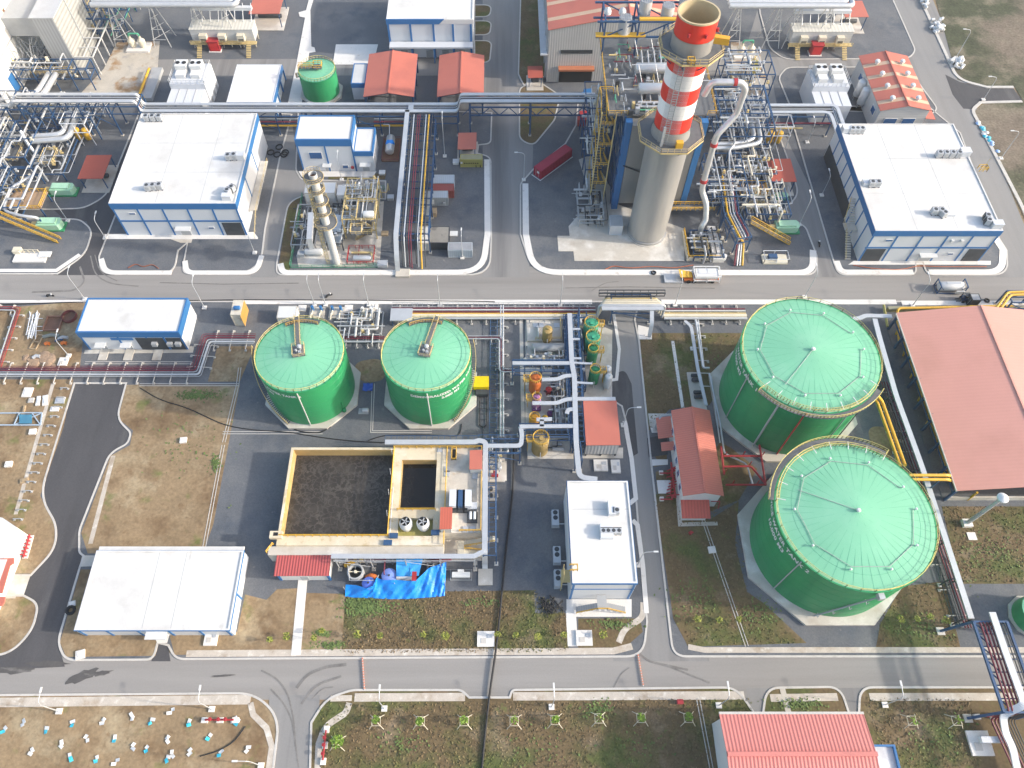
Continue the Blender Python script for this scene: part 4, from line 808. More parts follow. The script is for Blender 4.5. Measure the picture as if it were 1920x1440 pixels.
# stair tower on the left of the boiler
t = T('stair_tower', 'yellow zigzag stair tower left of the grey boiler casing', 'stair tower', (24,150,0))
mb = MB(); rl = MB(); fr = MB()
for k in range(9):
    z = k*3.1; y0, y1 = (147,153.5) if k%2 == 0 else (153.5,147); x = 25.2 if k%2 == 0 else 26.7
    for i in range(10): u = i/10; mb.box(x-.6,x+.6,y0+(y1-y0)*u-.3,y0+(y1-y0)*u+.3,z+3.1*u,z+3.1*u+.07)
    mb.box(24.4,27.6,y1-1.1 if y1 < y0 else y1-.2,y1+.2 if y1 < y0 else y1+1.1,z+3.02,z+3.1)
    for s in (-.6,.6): rl.rail([(x+s,y0,z),(x+s,y1,z+3.1)],1.05,1.3,.06)
    e = y1-1.1 if y1 < y0 else y1+1.1; rl.rail([(24.4,y1,z+3.1),(24.4,e,z+3.1),(27.6,e,z+3.1),(27.6,y1,z+3.1)],1.05,1.2,.06)
for x in (24.3,27.7):
    for y in (145.8,154.7): fr.beam((x,y,0),(x,y,28.6),.25)
mb.ob('stair_treads', m_grate, t); rl.ob('stair_railing', m_yellow, t); fr.ob('stair_frame', m_ochre, t)
# exhaust bypass pipe right of the chimney
t = T('vent_pipe', 'long pale pipe with red collars rising beside the chimney', 'pipe', (49,139,0))
mb = MB(); pp = [(51.6,134.6,.4),(51.6,134.6,3.2),(52.4,135.4,4.2),(52.0,137.2,8),(50.4,138.8,11),(50.2,139.0,13),(50.0,139.4,27.5),(53.8,141.5,31.5),(54.2,142,38),(53.0,142.2,39.4),(46.5,142.4,39.4),(45.6,142.4,36)]
P = [V(p) for p in pp]; Q = [P[0]]
for i in range(1,len(P)-1):
    a = P[i-1]-P[i]; b = P[i+1]-P[i]; d = min(1.2,a.length*.4,b.length*.4); a.normalize(); b.normalize()
    for u in (0,.33,.67,1): Q.append((P[i]+a*d)*(1-u)**2+P[i]*2*u*(1-u)+(P[i]+b*d)*u*u)
Q.append(P[-1]); mb.tube(Q,.72,14); mb.ob('pipe_run', m_lag, t, True)
for z0 in ((50.2,139.0,13.6),(50.05,139.3,24.5)):
    mb = MB(); mb.tube([z0,(z0[0],z0[1]+.05,z0[2]+.9)],.85,14); mb.ob('red_collar', m_red, t, True)
mb = MB(); mb.tube([(52.0,142.3,39.4),(51.2,142.3,39.4)],.86,14); mb.ob('red_collar', m_red, t, True); mb = MB(); mb.cyl(51.6,134.6,.1,.5,1.2,16); mb.ob('base_flange', m_conc, t)
# ---------------------------------------------------------------- pipe racks, ducts, pipelines
def fil(P, d=.8, n=4):
    P = [V(p) for p in P]; Q = [P[0]]
    for i in range(1, len(P)-1):
        a = P[i-1]-P[i]; b = P[i+1]-P[i]; k = min(d, a.length*.45, b.length*.45); a.normalize(); b.normalize()
        for j in range(n+1): u = j/n; Q.append((P[i]+a*k)*(1-u)**2+P[i]*2*u*(1-u)+(P[i]+b*k)*u*u)
    return Q+[P[-1]]
def offs(P, d, dz=0):
    P = [V(p) for p in P]; out = []
    for i, p in enumerate(P):
        a = P[max(i-1,0)]; b = P[min(i+1,len(P)-1)]
        d1 = V((p.x-a.x,p.y-a.y,0)); d2 = V((b.x-p.x,b.y-p.y,0))
        if d1.length < 1e-5: d1 = d2
        if d2.length < 1e-5: d2 = d1
        if d1.length < 1e-5: d1 = d2 = V((1,0,0))
        d1.normalize(); d2.normalize(); t = d1+d2
        if t.length < 1e-3: t = d1
        t.normalize(); k = d/max(t.dot(d1), .5); out.append(p+V((-t.y*k, t.x*k, dz)))
    return out
def pipe(t, pts, r, mat, name='pipe', d=.8, n=8):
    mb = MB(); mb.tube(fil(pts, d), r, n); return mb.ob(name, mat, t, True)
def duct(t, pts, w, h, mat, name='cable_duct', d=1.0):
    mb = MB(); Q = fil(pts, d, 5); mb.ribbon([tuple(p) for p in Q], w, -h/2, h/2); return mb.ob(name, mat, t)
def frame(t, pts, w, step, levels, mat, name='steel_frame', sec=.3, brace=True, foot=True):
    mb = MB(); ft = MB(); P = [V(p) for p in pts]
    for a, b in zip(P, P[1:]):
        L = V((b.x-a.x,b.y-a.y,0)); n = max(1, int(L.length/step+.5)); nn = L.normalized(); nn = V((-nn.y,nn.x,0))*(w/2); prev = None
        for i in range(n+1):
            p = a.lerp(b, i/n); l = p+nn; q = p-nn
            for s in (l, q):
                mb.beam((s.x,s.y,0),(s.x,s.y,p.z),sec)
                if foot: ft.box(s.x-.4,s.x+.4,s.y-.4,s.y+.4,.1,.35)
            for z in levels: mb.beam((l.x,l.y,p.z+z),(q.x,q.y,p.z+z),sec*.8)
            if prev and brace and i % 2: mb.beam((prev[0].x,prev[0].y,p.z*.3),(l.x,l.y,p.z-.6),sec*.5); mb.beam((prev[1].x,prev[1].y,p.z-.6),(q.x,q.y,p.z*.3),sec*.5)
            prev = (l, q)
        for z in levels:
            mb.beam(a+nn+V((0,0,z)), b+nn+V((0,0,z)), sec*.8); mb.beam(a-nn+V((0,0,z)), b-nn+V((0,0,z)), sec*.8)
    o = mb.ob(name, mat, t)
    if foot: ft.ob('footing', m_conc, o)
def tray(t, pts, w, mat=None, name='cable_tray', pitch=1.2, sec=.08):
    P = fil(pts, .8, 3); mb = MB(); L = offs(P, w/2); Q = offs(P, -w/2); mb.tube(L, sec, 4); mb.tube(Q, sec, 4)
    for a, b, c, d in zip(L, L[1:], Q, Q[1:]):
        n = max(1, int((b-a).length/pitch))
        for i in range(n): mb.beam(a.lerp(b, i/n), c.lerp(d, i/n), sec)
    return mb.ob(name, mat or m_steelb, t)
def feet(t, pts, w, step, z, mat=None, name='pipe_support'):
    mb = MB(); P = [V(p) for p in pts]
    for a, b in zip(P, P[1:]):
        L = b-a; L.z = 0; n = max(1, int(L.length/step)); u = L.normalized(); nn = V((-u.y,u.x,0))*(w/2)
        for i in range(n+1):
            p = a.lerp(b, (i+.5)/(n+1)); mb.beam((p.x-nn.x,p.y-nn.y,z),(p.x+nn.x,p.y+nn.y,z),.18)
            for s in (-1,1): mb.beam((p.x+nn.x*s,p.y+nn.y*s,.12),(p.x+nn.x*s,p.y+nn.y*s,z),.18); mb.cb(p.x+nn.x*s,p.y+nn.y*s,.12,.5,.5,.2)
    mb.ob(name, mat or m_kerb, t)
# -- main east west rack behind the northern halls (raised where it crosses the roads)
Y2 = G(700,211,7).y; Y1 = G(700,198,7).y; ym = (Y1+Y2)/2
t = T('pipe_rack', 'long blue rack with two white ducts crossing behind the northern halls', 'pipe rack', (-30,ym,0))
def xat(px, z=7): return G(px,205,z).x
def prof(y, dz=0): return [(xat(20,10.2),y,10.2+dz),(xat(250,10.2),y,10.2+dz),(xat(268,7),y,7+dz),(xat(296,7),y,7+dz),(xat(858,7),y,7+dz),(xat(862,10.2),y,10.2+dz),(xat(1118,10.2),y,10.2+dz)]
duct(t, prof(Y1,.5), .95, .3, m_silver); duct(t, prof(Y2,.5), .95, .3, m_silver)
for k, (dy, r, m) in enumerate(((-.1,.16,m_lag),(.16,.14,m_crim),(.3,.2,m_dark),(.42,.16,m_lag),(.62,.2,m_dark),(.74,.22,m_lag),(.88,.16,m_dark))):
    pipe(t, prof(Y2+(Y1-Y2)*(dy*.8+.12)), r, m)
for k, (dy, z, r, m) in enumerate(((-1.1,-2.2,.2,m_crim),(-.9,-3.6,.3,m_yellow),(.2,-2.2,.22,m_lag),(.8,-2.2,.2,m_dark))):
    pipe(t, [(xat(300),Y2+dy,7+z),(xat(555),Y2+dy,7+z)], r, m); pipe(t, [(xat(700),Y2+dy,7+z),(xat(756),Y2+dy,7+z)], r, m)
frame(t, [(xat(275),ym,6.6),(xat(858),ym,6.6)], Y1-Y2+2.2, 7, (0,-2.4), m_steelb)
frame(t, [(xat(30,10),ym,9.8),(xat(255,10),ym,9.8)], Y1-Y2+2.2, 9, (0,-2.4), m_steelb)
frame(t, [(xat(880,10),ym,9.6),(xat(1112,10),ym,9.6)], Y1-Y2+2.2, 19.5, (0,-2.6), m_steelb, sec=.4, brace=False)
mb = MB(); xa, xb = xat(866,10), xat(1112,10)
for y in (Y2-1.1,Y1+1.1):
    n = 14
    for i in range(n): x = xa+(xb-xa)*i/n; x2 = xa+(xb-xa)*(i+1)/n; mb.beam((x,y,7.0),(x2 if i%2 else x2,y,9.6),.18) if i%2 == 0 else mb.beam((x,y,9.6),(x2,y,7.0),.18)
mb.ob('bridge_truss', m_steelb, t)
for y in (Y2,Y1):
    tray(t, [(xat(300),y+(1.0 if y == Y2 else -1.0),7.0),(xat(850),y+(1.0 if y == Y2 else -1.0),7.0)], 1.0, m_silver); tray(t, [(xat(40,10),y+(1.0 if y == Y2 else -1.0),10),(xat(255,10),y+(1.0 if y == Y2 else -1.0),10)], 1.0, m_silver)
x0 = xat(768)
duct(t, [(x0+.4,Y2,7.5),(x0+.4,Y1,7.5)], 1.4, .25, m_silver)
# -- rack on the right that turns south into the right hall
ya, yb = G(1500,200,7).y, G(1500,213,7).y
t = T('pipe_rack', 'blue rack with white ducts turning down beside the right hall', 'pipe rack', (75,ya,0))
for y, dx in ((ya,0),(yb,-2.4)):
    xe = G(1569,205,7).x+dx; duct(t, [(G(1405,205,7).x,y,7.5),(xe,y,7.5),(xe,y-10-dx*.6,7.5),(xe,y-11-dx*.6,5)], .95, .3, m_silver, d=2)
for k in range(5): pipe(t, [(G(1405,205,7).x,yb+.6+k*.55,7.1),(xe+2-k*.2,yb+.6+k*.55,7.1),(xe+2-k*.2,yb-6,7.1)], .17, m_dark if k%2 else m_lag)
frame(t, [(G(1420,205,7).x,(ya+yb)/2,6.7),(G(1560,205,7).x,(ya+yb)/2,6.7)], ya-yb+2, 9, (0,-2.4), m_steelb)
pipe(t, [(G(1420,205,5).x,yb-1,4.6),(G(1550,205,5).x,yb-1,4.6)], .25, m_crim); pipe(t, [(G(1420,205,5).x,yb-1.6,3.4),(G(1500,205,5).x,yb-1.6,3.4)], .25, m_ochre)
# -- north south rack ending by the main road
a = G(765,214,7); b = G(741,444,7); xc = (a.x+b.x)/2
t = T('pipe_rack', 'blue north south rack carrying a white duct, maroon and yellow pipes to the main road', 'pipe rack', (xc+3,b.y,0))
duct(t, [(xc,a.y+1,7.5),(xc,b.y,7.5),(xc+.1,b.y-4.2,3.5),(xc+.1,b.y-5.4,.4)], 1.15, .3, m_silver, d=1.5)
for k, (dx, r, m, ye) in enumerate(((1.3,.14,m_dark,-3),(1.9,.16,m_lag,-3),(2.5,.12,m_dark,-3),(3.0,.13,m_crim,-3),(3.55,.12,m_crim,-3.4),(4.6,.13,m_dark,-2),(5.2,.15,m_lag,-3),(6.0,.2,m_yellow,-3.6),(6.9,.14,m_dark,-3))):
    pipe(t, [(xc+dx,a.y-.5,7.2),(xc+dx,b.y+1+ye*.3,7.2),(xc+dx,b.y-1+ye,.5)], r, m, d=1.6)
frame(t, [(xc+3.6,a.y-2,6.9),(xc+3.6,b.y+1,6.9)], 8.4, 5.6, (0,-2.2), m_steelb); tray(t, [(xc+1.4,a.y-1,7.1),(xc+1.4,b.y,7.1)], 1.4); tray(t, [(xc+6,a.y-1,7.0),(xc+6,b.y,7.0)], 1.2)
P1('end_footing', m_conc, t, (xc-.4,xc+3,b.y-7,b.y-4.6,.1,.6))
# -- central tray system in the chemical yard
t = T('cable_duct_system', 'pale cable ducts on blue posts branching through the chemical dosing yard', 'cable duct', (19,60,0)); z = 5.8
A = [G(1068,588,z),G(1072,680,z),G(1077,706,z),G(1080,826,z),G(1086,895,z),G(1120,899,z)]
duct(t, A, 1.05, .3, m_silver, d=1.4)
BR = ([(961,681),(1072,681)],[(1016,712),(1046,711),(1058,705),(1077,704)],[(998,756),(1045,756),(1060,749),(1079,748)],[(974,800),(1081,799)],[(1080,748),(1154,748)],[(1006,787),(1035,786)],[(1016,787),(1016,800)],[(1063,776),(1065,768),(1079,767)])
for p in BR: duct(t, [G(x,y,z-.02) for x,y in p], .85, .26, m_silver)
for p in ([(1088,617),(1074,617)],[(1087,636),(1074,636)],[(1110,682),(1088,681),(1076,680)],[(1090,672),(1076,672)],[(1112,719),(1092,718),(1078,717)]): duct(t, [G(x,y,z-.05) for x,y in p], .5, .2, m_lag)
for p, w in (([A[0],A[3]],1.9),([G(961,684,z),G(1070,684,z)],1.8),([G(974,805,z),G(1076,805,z)],2.2)):
    frame(t, [V((q.x+.6 if w == 1.9 else q.x,q.y,z-.4)) for q in p], w+1, 6, (0,-1.6), m_steelb, sec=.22); tray(t, [V((q.x+1.2 if w == 1.9 else q.x,q.y-(.5 if w != 1.9 else 0),z-.3)) for q in p], 1.1)
    tray(t, [V((q.x-1.0 if w == 1.9 else q.x,q.y+(1.2 if w != 1.9 else 0),z-.3)) for q in p], .8)
frame(t, [V((A[3].x+.3,A[3].y,z-.4)),V((A[4].x+.3,A[4].y+4,z-.4))], 1.2, 5, (0,), m_steelb, sec=.22)
tray(t, [G(1081,757,z-.3),G(1155,757,z-.3)], 1.6)
# -- duct that wraps the aeration basin
t = T('cable_duct_system', 'pale cable duct on blue ladder frame wrapping the aeration basin', 'cable duct', (-3,45,0)); z = 5.6
xr = G(910,900,z).x; D = [G(722,829,z),G(890,829,z),G(897,826,z),V((xr,G(910,829,z).y,z)),V((xr,G(910,1040,z).y,z)),V((xr,G(907,1062,0).y,1.2)),V((xr,G(907,1068,0).y,.4))]
duct(t, D, 1.05, .3, m_silver, d=1.4); duct(t, [G(621,1043,z),G(890,1043,z),G(900,1037,z),V((xr,G(910,1034,z).y,z))], .9, .28, m_silver); duct(t, [V((xr,G(910,836,z).y,z-.02)),G(977,836,z),G(979,815,z),G(976,800,z)], .9, .26, m_silver)
tray(t, [G(722,823,z),G(900,823,z)], 1.5); tray(t, [V((xr+1.4,G(910,845,z).y,z-.3)),V((xr+1.4,G(910,1035,z).y,z-.3))], 1.3, pitch=1.0); tray(t, [G(897,824,z-.2),G(972,824,z-.2)], 2.2); tray(t, [G(897,845,z-.2),G(972,845,z-.2)], 1.4)
frame(t, [V((xr+1.0,D[3].y,z-.4)),V((xr+1.0,D[4].y,z-.4))], 2.4, 5, (0,), m_steelb, sec=.2); frame(t, [G(900,836,z-.4),G(975,836,z-.4)], 3.2, 6, (0,), m_steelb, sec=.25); frame(t, [G(630,1046,z-.4),G(890,1046,z-.4)], 1.2, 6, (0,), m_grey, sec=.16)
p = G(912,1079); P1('footing_slab', m_conc, t, (xr-1.3,xr+1.5,p.y-2,p.y+1.2,.1,.45))
# -- pipelines on low supports
def run(label, pxpts, lines, w, step=4.5, sz=.55, name='pipeline', trays=(), cat='pipeline', sup=None):
    P = W(pxpts); t = T(name, label, cat, P[0]); w0 = [V((p.x,p.y,p.z)) for p in P]
    for o, z, r, m in lines: pipe(t, offs(w0, o, z), r, m)
    for o, z, tw, m in trays: tray(t, offs(w0, o, z), tw, m)
    feet(t, w0, w, step, sz, sup); return t
run('maroon and white pipelines on stub supports in front of the small blue parapet building', [(-60,701),(371,701),(391,640),(480,640)],
    ((.35,.95,.16,m_crim),(.95,.95,.13,m_crim),(-.1,.95,.1,m_lag),(-.75,.95,.24,m_silver),(-1.3,.95,.09,m_grey),(1.5,.9,.07,m_crim)), 5.4, 4, .6)
run('maroon and white pipelines running between the two middle green tanks', [(640,640),(722,640)], ((.6,.95,.17,m_crim),(.1,.95,.12,m_crim),(-.75,.95,.24,m_silver),(2.8,2.2,.12,m_lag)), 4, 3, .6)
run('red and white pipe loop at the left edge beside the main road', [(-40,581),(38,583),(2,692)], ((0,.9,.14,m_crim),(.5,.9,.09,m_red),(-.5,.9,.15,m_lag)), 2.6, 4, .55)
run('pair of white pipes beside a blue ladder tray east of the middle tanks', [(941,578),(941,824)], ((.3,1.1,.2,m_silver),(-.3,1.1,.2,m_silver)), 2.6, 4.2, .7, trays=((-1.9,1.0,1.6,m_steelb),))
run('white pipe stepping down from the right middle tank to the pair of pipes', [(878,641),(936,641),(936,703),(965,703)], ((0,1.3,.13,m_silver),(.4,1.3,.1,m_crim),(.8,1.3,.08,m_lag)), 1.4, 5, 1.0)
z = .0
run('cream and maroon pipelines in front of the main road, left of the pipe bridge', [(735,592),(1116,592)],
    ((1.4,1.1,.16,m_crim),(.9,1.1,.2,m_cladz),(.3,1.1,.16,m_crim),(-.2,1.1,.2,m_yellow),(-.8,1.1,.42,m_beige),(-1.6,1.1,.24,m_silver)), 5.2, 3.6, .7, trays=((2.4,1.2,1.2,m_grey),))
run('cream pipelines in front of the main road, right of the pipe bridge', [(1242,592),(1396,592)],
    ((1.2,1.1,.16,m_crim),(.6,1.1,.22,m_cladz),(-.1,1.1,.2,m_ochre),(-.8,1.1,.45,m_beige),(-1.6,1.1,.3,m_silver)), 5.2, 3.6, .7)
t = T('pipe_bridge', 'arched pipe bridge over the inner road entrance beside the main road', 'pipe bridge', G(1180,590)); zb = 5.6
xl, xr_ = G(1118,590).x, G(1238,590).x; y0 = G(1180,592).y
for k, (o, r, m) in enumerate(((-1.2,.3,m_silver),(-.6,.22,m_beige),(0,.22,m_beige),(.6,.2,m_beige),(1.2,.2,m_ochre),(1.9,.16,m_dark))):
    pipe(t, [(xl+k*.35,y0+o,1.1),(xl+k*.35,y0+o,zb-k*.12),(xr_-k*.35,y0+o,zb-k*.12),(xr_-k*.35,y0+o,1.1)], r, m, d=.9)
duct(t, [(xl+.5,y0-2.1,zb),(xr_-.5,y0-2.1,zb)], 1.0, .3, m_silver); frame(t, [(xl+3,y0,zb-.4),(xr_-3,y0,zb-.4)], 4.6, 12, (0,-1.2), m_steelb, sec=.3); duct(t, [(xr_-3.2,y0-2,zb),(xr_-3.2,y0-5,zb-2),(xr_-3.4,y0-6.4,.4)], .9, .3, m_silver)
mb = MB(); 
for z in (zb+.4,zb+1.6): mb.beam((xl,y0+1.2,z),(xr_,y0+1.2,z),.2); mb.beam((xl,y0+2.0,z),(xr_,y0+2.0,z),.2)
for k in range(9): x = xl+(xr_-xl)*k/8; mb.beam((x,y0+1.2,zb+.4),(x,y0+2.0,zb+1.6),.12); mb.beam((x,y0+1.2,zb+.4),(x,y0+1.2,zb+1.6),.12)
mb.ob('side_truss', m_dark, t)
P = [(1640,598,4.6),(1648,630,4.6),(1680,742,4.6),(1730,880,4.6),(1821,1160,4.6)]
t = T('cable_duct_system', 'long white cable duct running south between the giant tanks and the warehouse', 'cable duct', G(1700,800))
Q = W(P); duct(t, Q, 1.1, .3, m_silver, d=2); duct(t, W([(1595,598,4.6),(1612,597,4.6),(1622,592,4.6),(1672,593,4.6)]), 1.0, .28, m_silver); frame(t, [V((q.x-.5,q.y,4.2)) for q in Q[1:]], 1.6, 8, (0,), m_dark, sec=.22)
for o in (1.6,2.3): tray(t, [V((q.x-o,q.y,3.2)) for q in Q[1:]], .7, m_dark)
run('maroon pipelines on stub supports east of the giant tanks', [(1650,720),(1806,1180)], ((0,.9,.15,m_crim),(.55,.9,.15,m_crim),(1.1,.9,.13,m_crim),(-.9,.9,.1,m_dark)), 4.4, 5, .5)
t = T('pipeline', 'twin yellow pipes slanting from the rear giant tank towards the front one', 'pipeline', G(1660,800))
for o in (0,.75): pipe(t, [G(1636+o*13,742,17),G(1644+o*13,752,14),G(1684+o*13,864,13),G(1688+o*12,872,17)], .3, m_yellow)
t = T('pipeline', 'twin yellow pipes crossing from the front giant tank to the warehouse', 'pipeline', G(1740,895)); 
for y in (891,899): pipe(t, [G(1704,y,8),G(1778,y,8),G(1782,y+2,4)], .32, m_yellow)
mb = MB()
for x in (1722,1758): p = G(x,895,8); mb.beam((p.x,p.y-.8,0),(p.x,p.y-.8,8),.25); mb.beam((p.x,p.y+.8,0),(p.x,p.y+.8,8),.25); mb.beam((p.x,p.y-.8,7.6),(p.x,p.y+.8,7.6),.25)
mb.ob('support_frame', m_steelb, t)
# blue bridge over the lower road
t = T('pipe_bridge', 'blue trestle carrying maroon pipes and a white duct over the lower road', 'pipe bridge', G(1880,1240))
z = 7.4; A = G(1835,1165,z); B = G(1893,1335,z); w = 5.2
def lp(u, s, zz=0): p = A.lerp(B, u); return V((p.x+s, p.y, z+zz))
for k in range(4): pipe(t, [lp(-.06,.0+k*.65,-4.6),lp(0,.2+k*.65),lp(1,.0+k*.65),lp(1.02,-.6+k*.6,-5),lp(1.7,.9+k*.6,-5)], .17, m_crim, d=.9)
for k in range(4): pipe(t, [lp(-.02,3+k*.5,-4.6),lp(0,3+k*.5),lp(1,3+k*.5),lp(1.03,1.8+k*.5,-5),lp(1.7,3.2+k*.4,-5)], .1, m_dark, d=.9)
duct(t, [G(1860,1148,z+.5),G(1884,1220,z+.5),G(1921,1322,z+.5),G(1880,1340,z-.8),G(1885,1375,z-2),G(1898,1400,z-2.2),G(1915,1480,z-2.2)], 1.2, .3, m_silver)
mb = MB(); mb.beam(lp(0,-.8,-.3),lp(1,-.8,-.3),.45); mb.beam(lp(0,w,-.3),lp(1,w,-.3),.45)
for u in (0,1):
    for s in (-.8,w): p = lp(u,s); mb.beam((p.x-2.6 if s < 0 else p.x,p.y,.1),p-V((0,0,.3)),.42)
    mb.beam(lp(u,-.8,-.3),lp(u,w,-.3),.35)
for k in range(7): u = k/7; mb.beam(lp(u,-.8,-.3),lp(u+1/7,1,-.3),.18); mb.beam(lp(u,-.8,-.3),lp(u,w,-.3),.2)
mb.ob('trestle', m_steelb, t)
for u in (0,1): p = lp(u,0); P1('footing', m_conc, t, (p.x-4,p.x-2.6,p.y-.7,p.y+.7,.1,.4))
P = G(1797,1436,0)
# -- big white header pipes along the top edge
for lab, x0, x1, yy, zz in (('bundle of big white air ducts across the top left edge',170,442,6,14),('bundle of big white air ducts across the top right edge',1368,1600,8,14)):
    a = G(x0,yy+3,zz); b = G(x1,yy+3,zz); t = T('air_duct_bundle', lab, 'air duct', (a.x,a.y,0))
    for k in range(5): pipe(t, [(a.x,a.y+k*1.9,zz),(b.x-k*1.2,a.y+k*1.9,zz),(b.x-k*1.2,a.y+k*1.9+8,zz)], .75, m_silver, d=1.5, n=12)
    mb = MB()
    for x in (a.x+4,a.x+16,b.x-14,b.x-5):
        for s in (-1,1): mb.beam((x-2.6,a.y+s*3+3,0),(x,a.y+s*1+3,zz-.8),.2); mb.beam((x+2.6,a.y+s*3+3,0),(x,a.y+s*1+3,zz-.8),.2)
        for q in (3,6,9): u = 1-q/zz; mb.beam((x-2.6*u,a.y-3*u+2,q),(x+2.6*u,a.y+3*u+2,q),.12); mb.beam((x+2.6*u,a.y-3*u+2,q),(x-2.6*u,a.y-3*u+2,q),.12)
    mb.ob('lattice_tower', m_cladz, t)
# -- process piping blocks: steel frame, pipes, valves, platforms
def process_block(label, x0, x1, y0, y1, hs, npx, seed, mats=None, plat=True, fm=None, name='process_unit', dz=0):
    rr = random.Random(seed); t = T(name, label, 'process unit', ((x0+x1)/2,y0,0)); mats = mats or (m_lag,m_lag,m_silver,m_cladz,m_silver,m_grey)
    mb = MB(); nx = max(2, int((x1-x0)/5)+1); ny = max(2, int((y1-y0)/5)+1); top = hs[-1]
    for i in range(nx):
        for j in range(ny):
            x = x0+(x1-x0)*i/(nx-1); y = y0+(y1-y0)*j/(ny-1); mb.beam((x,y,0),(x,y,top if rr.random() < .7 else hs[0]),.26)
    for h in hs:
        for i in range(nx): x = x0+(x1-x0)*i/(nx-1); mb.beam((x,y0,h),(x,y1,h),.24)
        for j in range(ny): y = y0+(y1-y0)*j/(ny-1); mb.beam((x0,y,h),(x1,y,h),.24)
    mb.ob('steel_frame', fm or m_steelb, t)
    for k in range(npx):
        h = rr.choice(hs)+rr.choice((.3,.5,-.9,.9)); r = rr.choice((.09,.12,.12,.16,.2,.28)); x = x0+rr.random()*(x1-x0); y = y0+rr.random()*(y1-y0); m = rr.choice(mats)
        if rr.random() < .5: P = [(x0-rr.random()*1.5,y,h),(x,y,h),(x,y,h+rr.choice((-1.2,1.1,.9))),(x,y+rr.choice((-3,3,2)),h+.3)]
        else: P = [(x,y0-rr.random()*1.5,h),(x,y,h),(x+rr.choice((-2,2)),y,h),(x+2,y1+rr.random(),h)]
        if rr.random() < .6: P.append((P[-1][0],P[-1][1],.3))
        Q = [P[0]]
        for p in P[1:]:
            a = Q[-1]
            if abs(a[0]-p[0]) > .05 and abs(a[2]-p[2]) > .05: Q.append((p[0],a[1],a[2]))
            a = Q[-1]
            if abs(a[1]-p[1]) > .05 and abs(a[2]-p[2]) > .05: Q.append((a[0],p[1],a[2]))
            a = Q[-1]
            if abs(a[0]-p[0]) > .05 and abs(a[1]-p[1]) > .05: Q.append((p[0],a[1],a[2]))
            if (V(Q[-1])-V(p)).length > .05: Q.append(p)
        pipe(t, Q, r, m, d=.45)
    for k in range(npx//2):
        x = x0+rr.random()*(x1-x0); y = y0+rr.random()*(y1-y0); z = rr.choice(hs)+.3; mb = MB(); mb.tube([(x,y,z),(x+.7,y,z)],.3,8); mb.tube([(x+.35,y,z),(x+.35,y,z+.7)],.1,6); mb.tube([(x+.35,y,z+.68),(x+.35,y,z+.75)],.35,10); mb.ob('valve', rr.choice((m_silver,m_beige,m_grey,m_ochre)), t)
    if plat:
        xa = x0+(x1-x0)*rr.random()*.4; xb = xa+(x1-x0)*.45; ya = y0+(y1-y0)*rr.random()*.5; yb = ya+(y1-y0)*.4; h = hs[0]
        P1('platform', m_grate, t, (xa,xb,ya,yb,h+.12,h+.2)); mb = MB(); mb.rail([(xa,ya,h+.2),(xb,ya,h+.2),(xb,yb,h+.2),(xa,yb,h+.2),(xa,ya,h+.2)],1.1,1.3,.06); mb.ob('platform_railing', m_ochre, t)
    return t
def pblock(label, xa, ya, xb, yb, hs, n, seed, **k):
    a = G(xa,ya); b = G(xb,yb); c = G(xa,yb); d = G(xb,ya); return process_block(label, (a.x+c.x)/2, (b.x+d.x)/2, a.y, b.y, hs, n, seed, **k)
pblock('tangle of pipes on blue steel at the far left edge, above the pale green pumps',-10,330,85,262,(3.2,6.5),26,1)
pblock('blue steel pipe structure below the long rack, left of the largest left hall',95,262,200,222,(4,7.5),16,2,plat=False)
pblock('blue steel pipe structure at the far left just below the long rack',-20,250,85,215,(3,8),18,3,plat=False)
pblock('pipes and yellow platform at the lower left corner of the process area',-20,418,70,345,(3,5.5),24,4)
pblock('pipework between the red flat canopy and the pale green pumps, left process area',85,340,140,275,(2.5,),14,5)
pblock('blue steel and green pipework right of the ribbed intake house',170,80,245,22,(4,8),16,6,mats=(m_seam,m_steelb,m_silver,m_ochre,m_grey),plat=False)
pblock('blue steel pipes north of the long rack by the tall white hall',20,170,185,150,(4,7),14,7)
pblock('white pipes and valves right of the chimney, beside the red flat canopy',1372,350,1440,295,(2.5,4.5),26,8,mats=(m_lag,m_cladz,m_beige,m_silver))
pblock('blue steel pipe racks right of the boiler casing',1330,300,1420,225,(4,8,11),24,9,plat=False)
pblock('white pipes with valves above the yellow stair, right of the chimney',1385,425,1465,365,(2.5,4.5),26,10,mats=(m_lag,m_cladz,m_beige,m_silver))
pblock('pipes on blue frames between the vent pipe and the white valves',1318,400,1385,320,(3,6),22,11)
pblock('pipes and pumps at the foot of the vent pipe, edged by yellow rails',1295,490,1350,440,(1.6,),14,12,mats=(m_silver,m_grey,m_dark))
pblock('pipework below the right rack, left of the white framed yellow drums',1345,262,1425,205,(4,8),16,13,plat=False)
pblock('dark pumps and pipes left of the chimney foot on the concrete apron',1082,425,1128,370,(1.4,2.6),16,14,mats=(m_silver,m_grey,m_dark),plat=False,fm=m_grey)
pblock('pipes on grey and blue posts beside the yellow stair tower',1090,345,1120,245,(5,10,16),16,15,mats=(m_silver,m_cladz,m_lag),plat=False)
pblock('yellow and white pipes on the right of the chimney top, north of the right rack',1345,190,1430,145,(4,9),18,16)
pblock('low pipes and cable frames left of the green dosing tanks',1068,735,1092,605,(2.2,),14,17,mats=(m_silver,m_grey,m_steelb),plat=False)
pblock('small white pipes and valves behind the two middle green tanks',640,632,718,590,(1.0,),14,18,mats=(m_silver,m_cladz),plat=False,fm=m_grey)
pblock('pipes behind the basin tarpaulin, under the basin duct',640,1058,835,1050,(1.2,),14,19,mats=(m_silver,m_grey,m_crim),plat=False,fm=m_grey)
pblock('small pipe stubs on the pad below the grey pit tank',986,684,1056,672,(1.2,),14,41,mats=(m_silver,m_grey,m_cladz),plat=False,fm=m_grey)
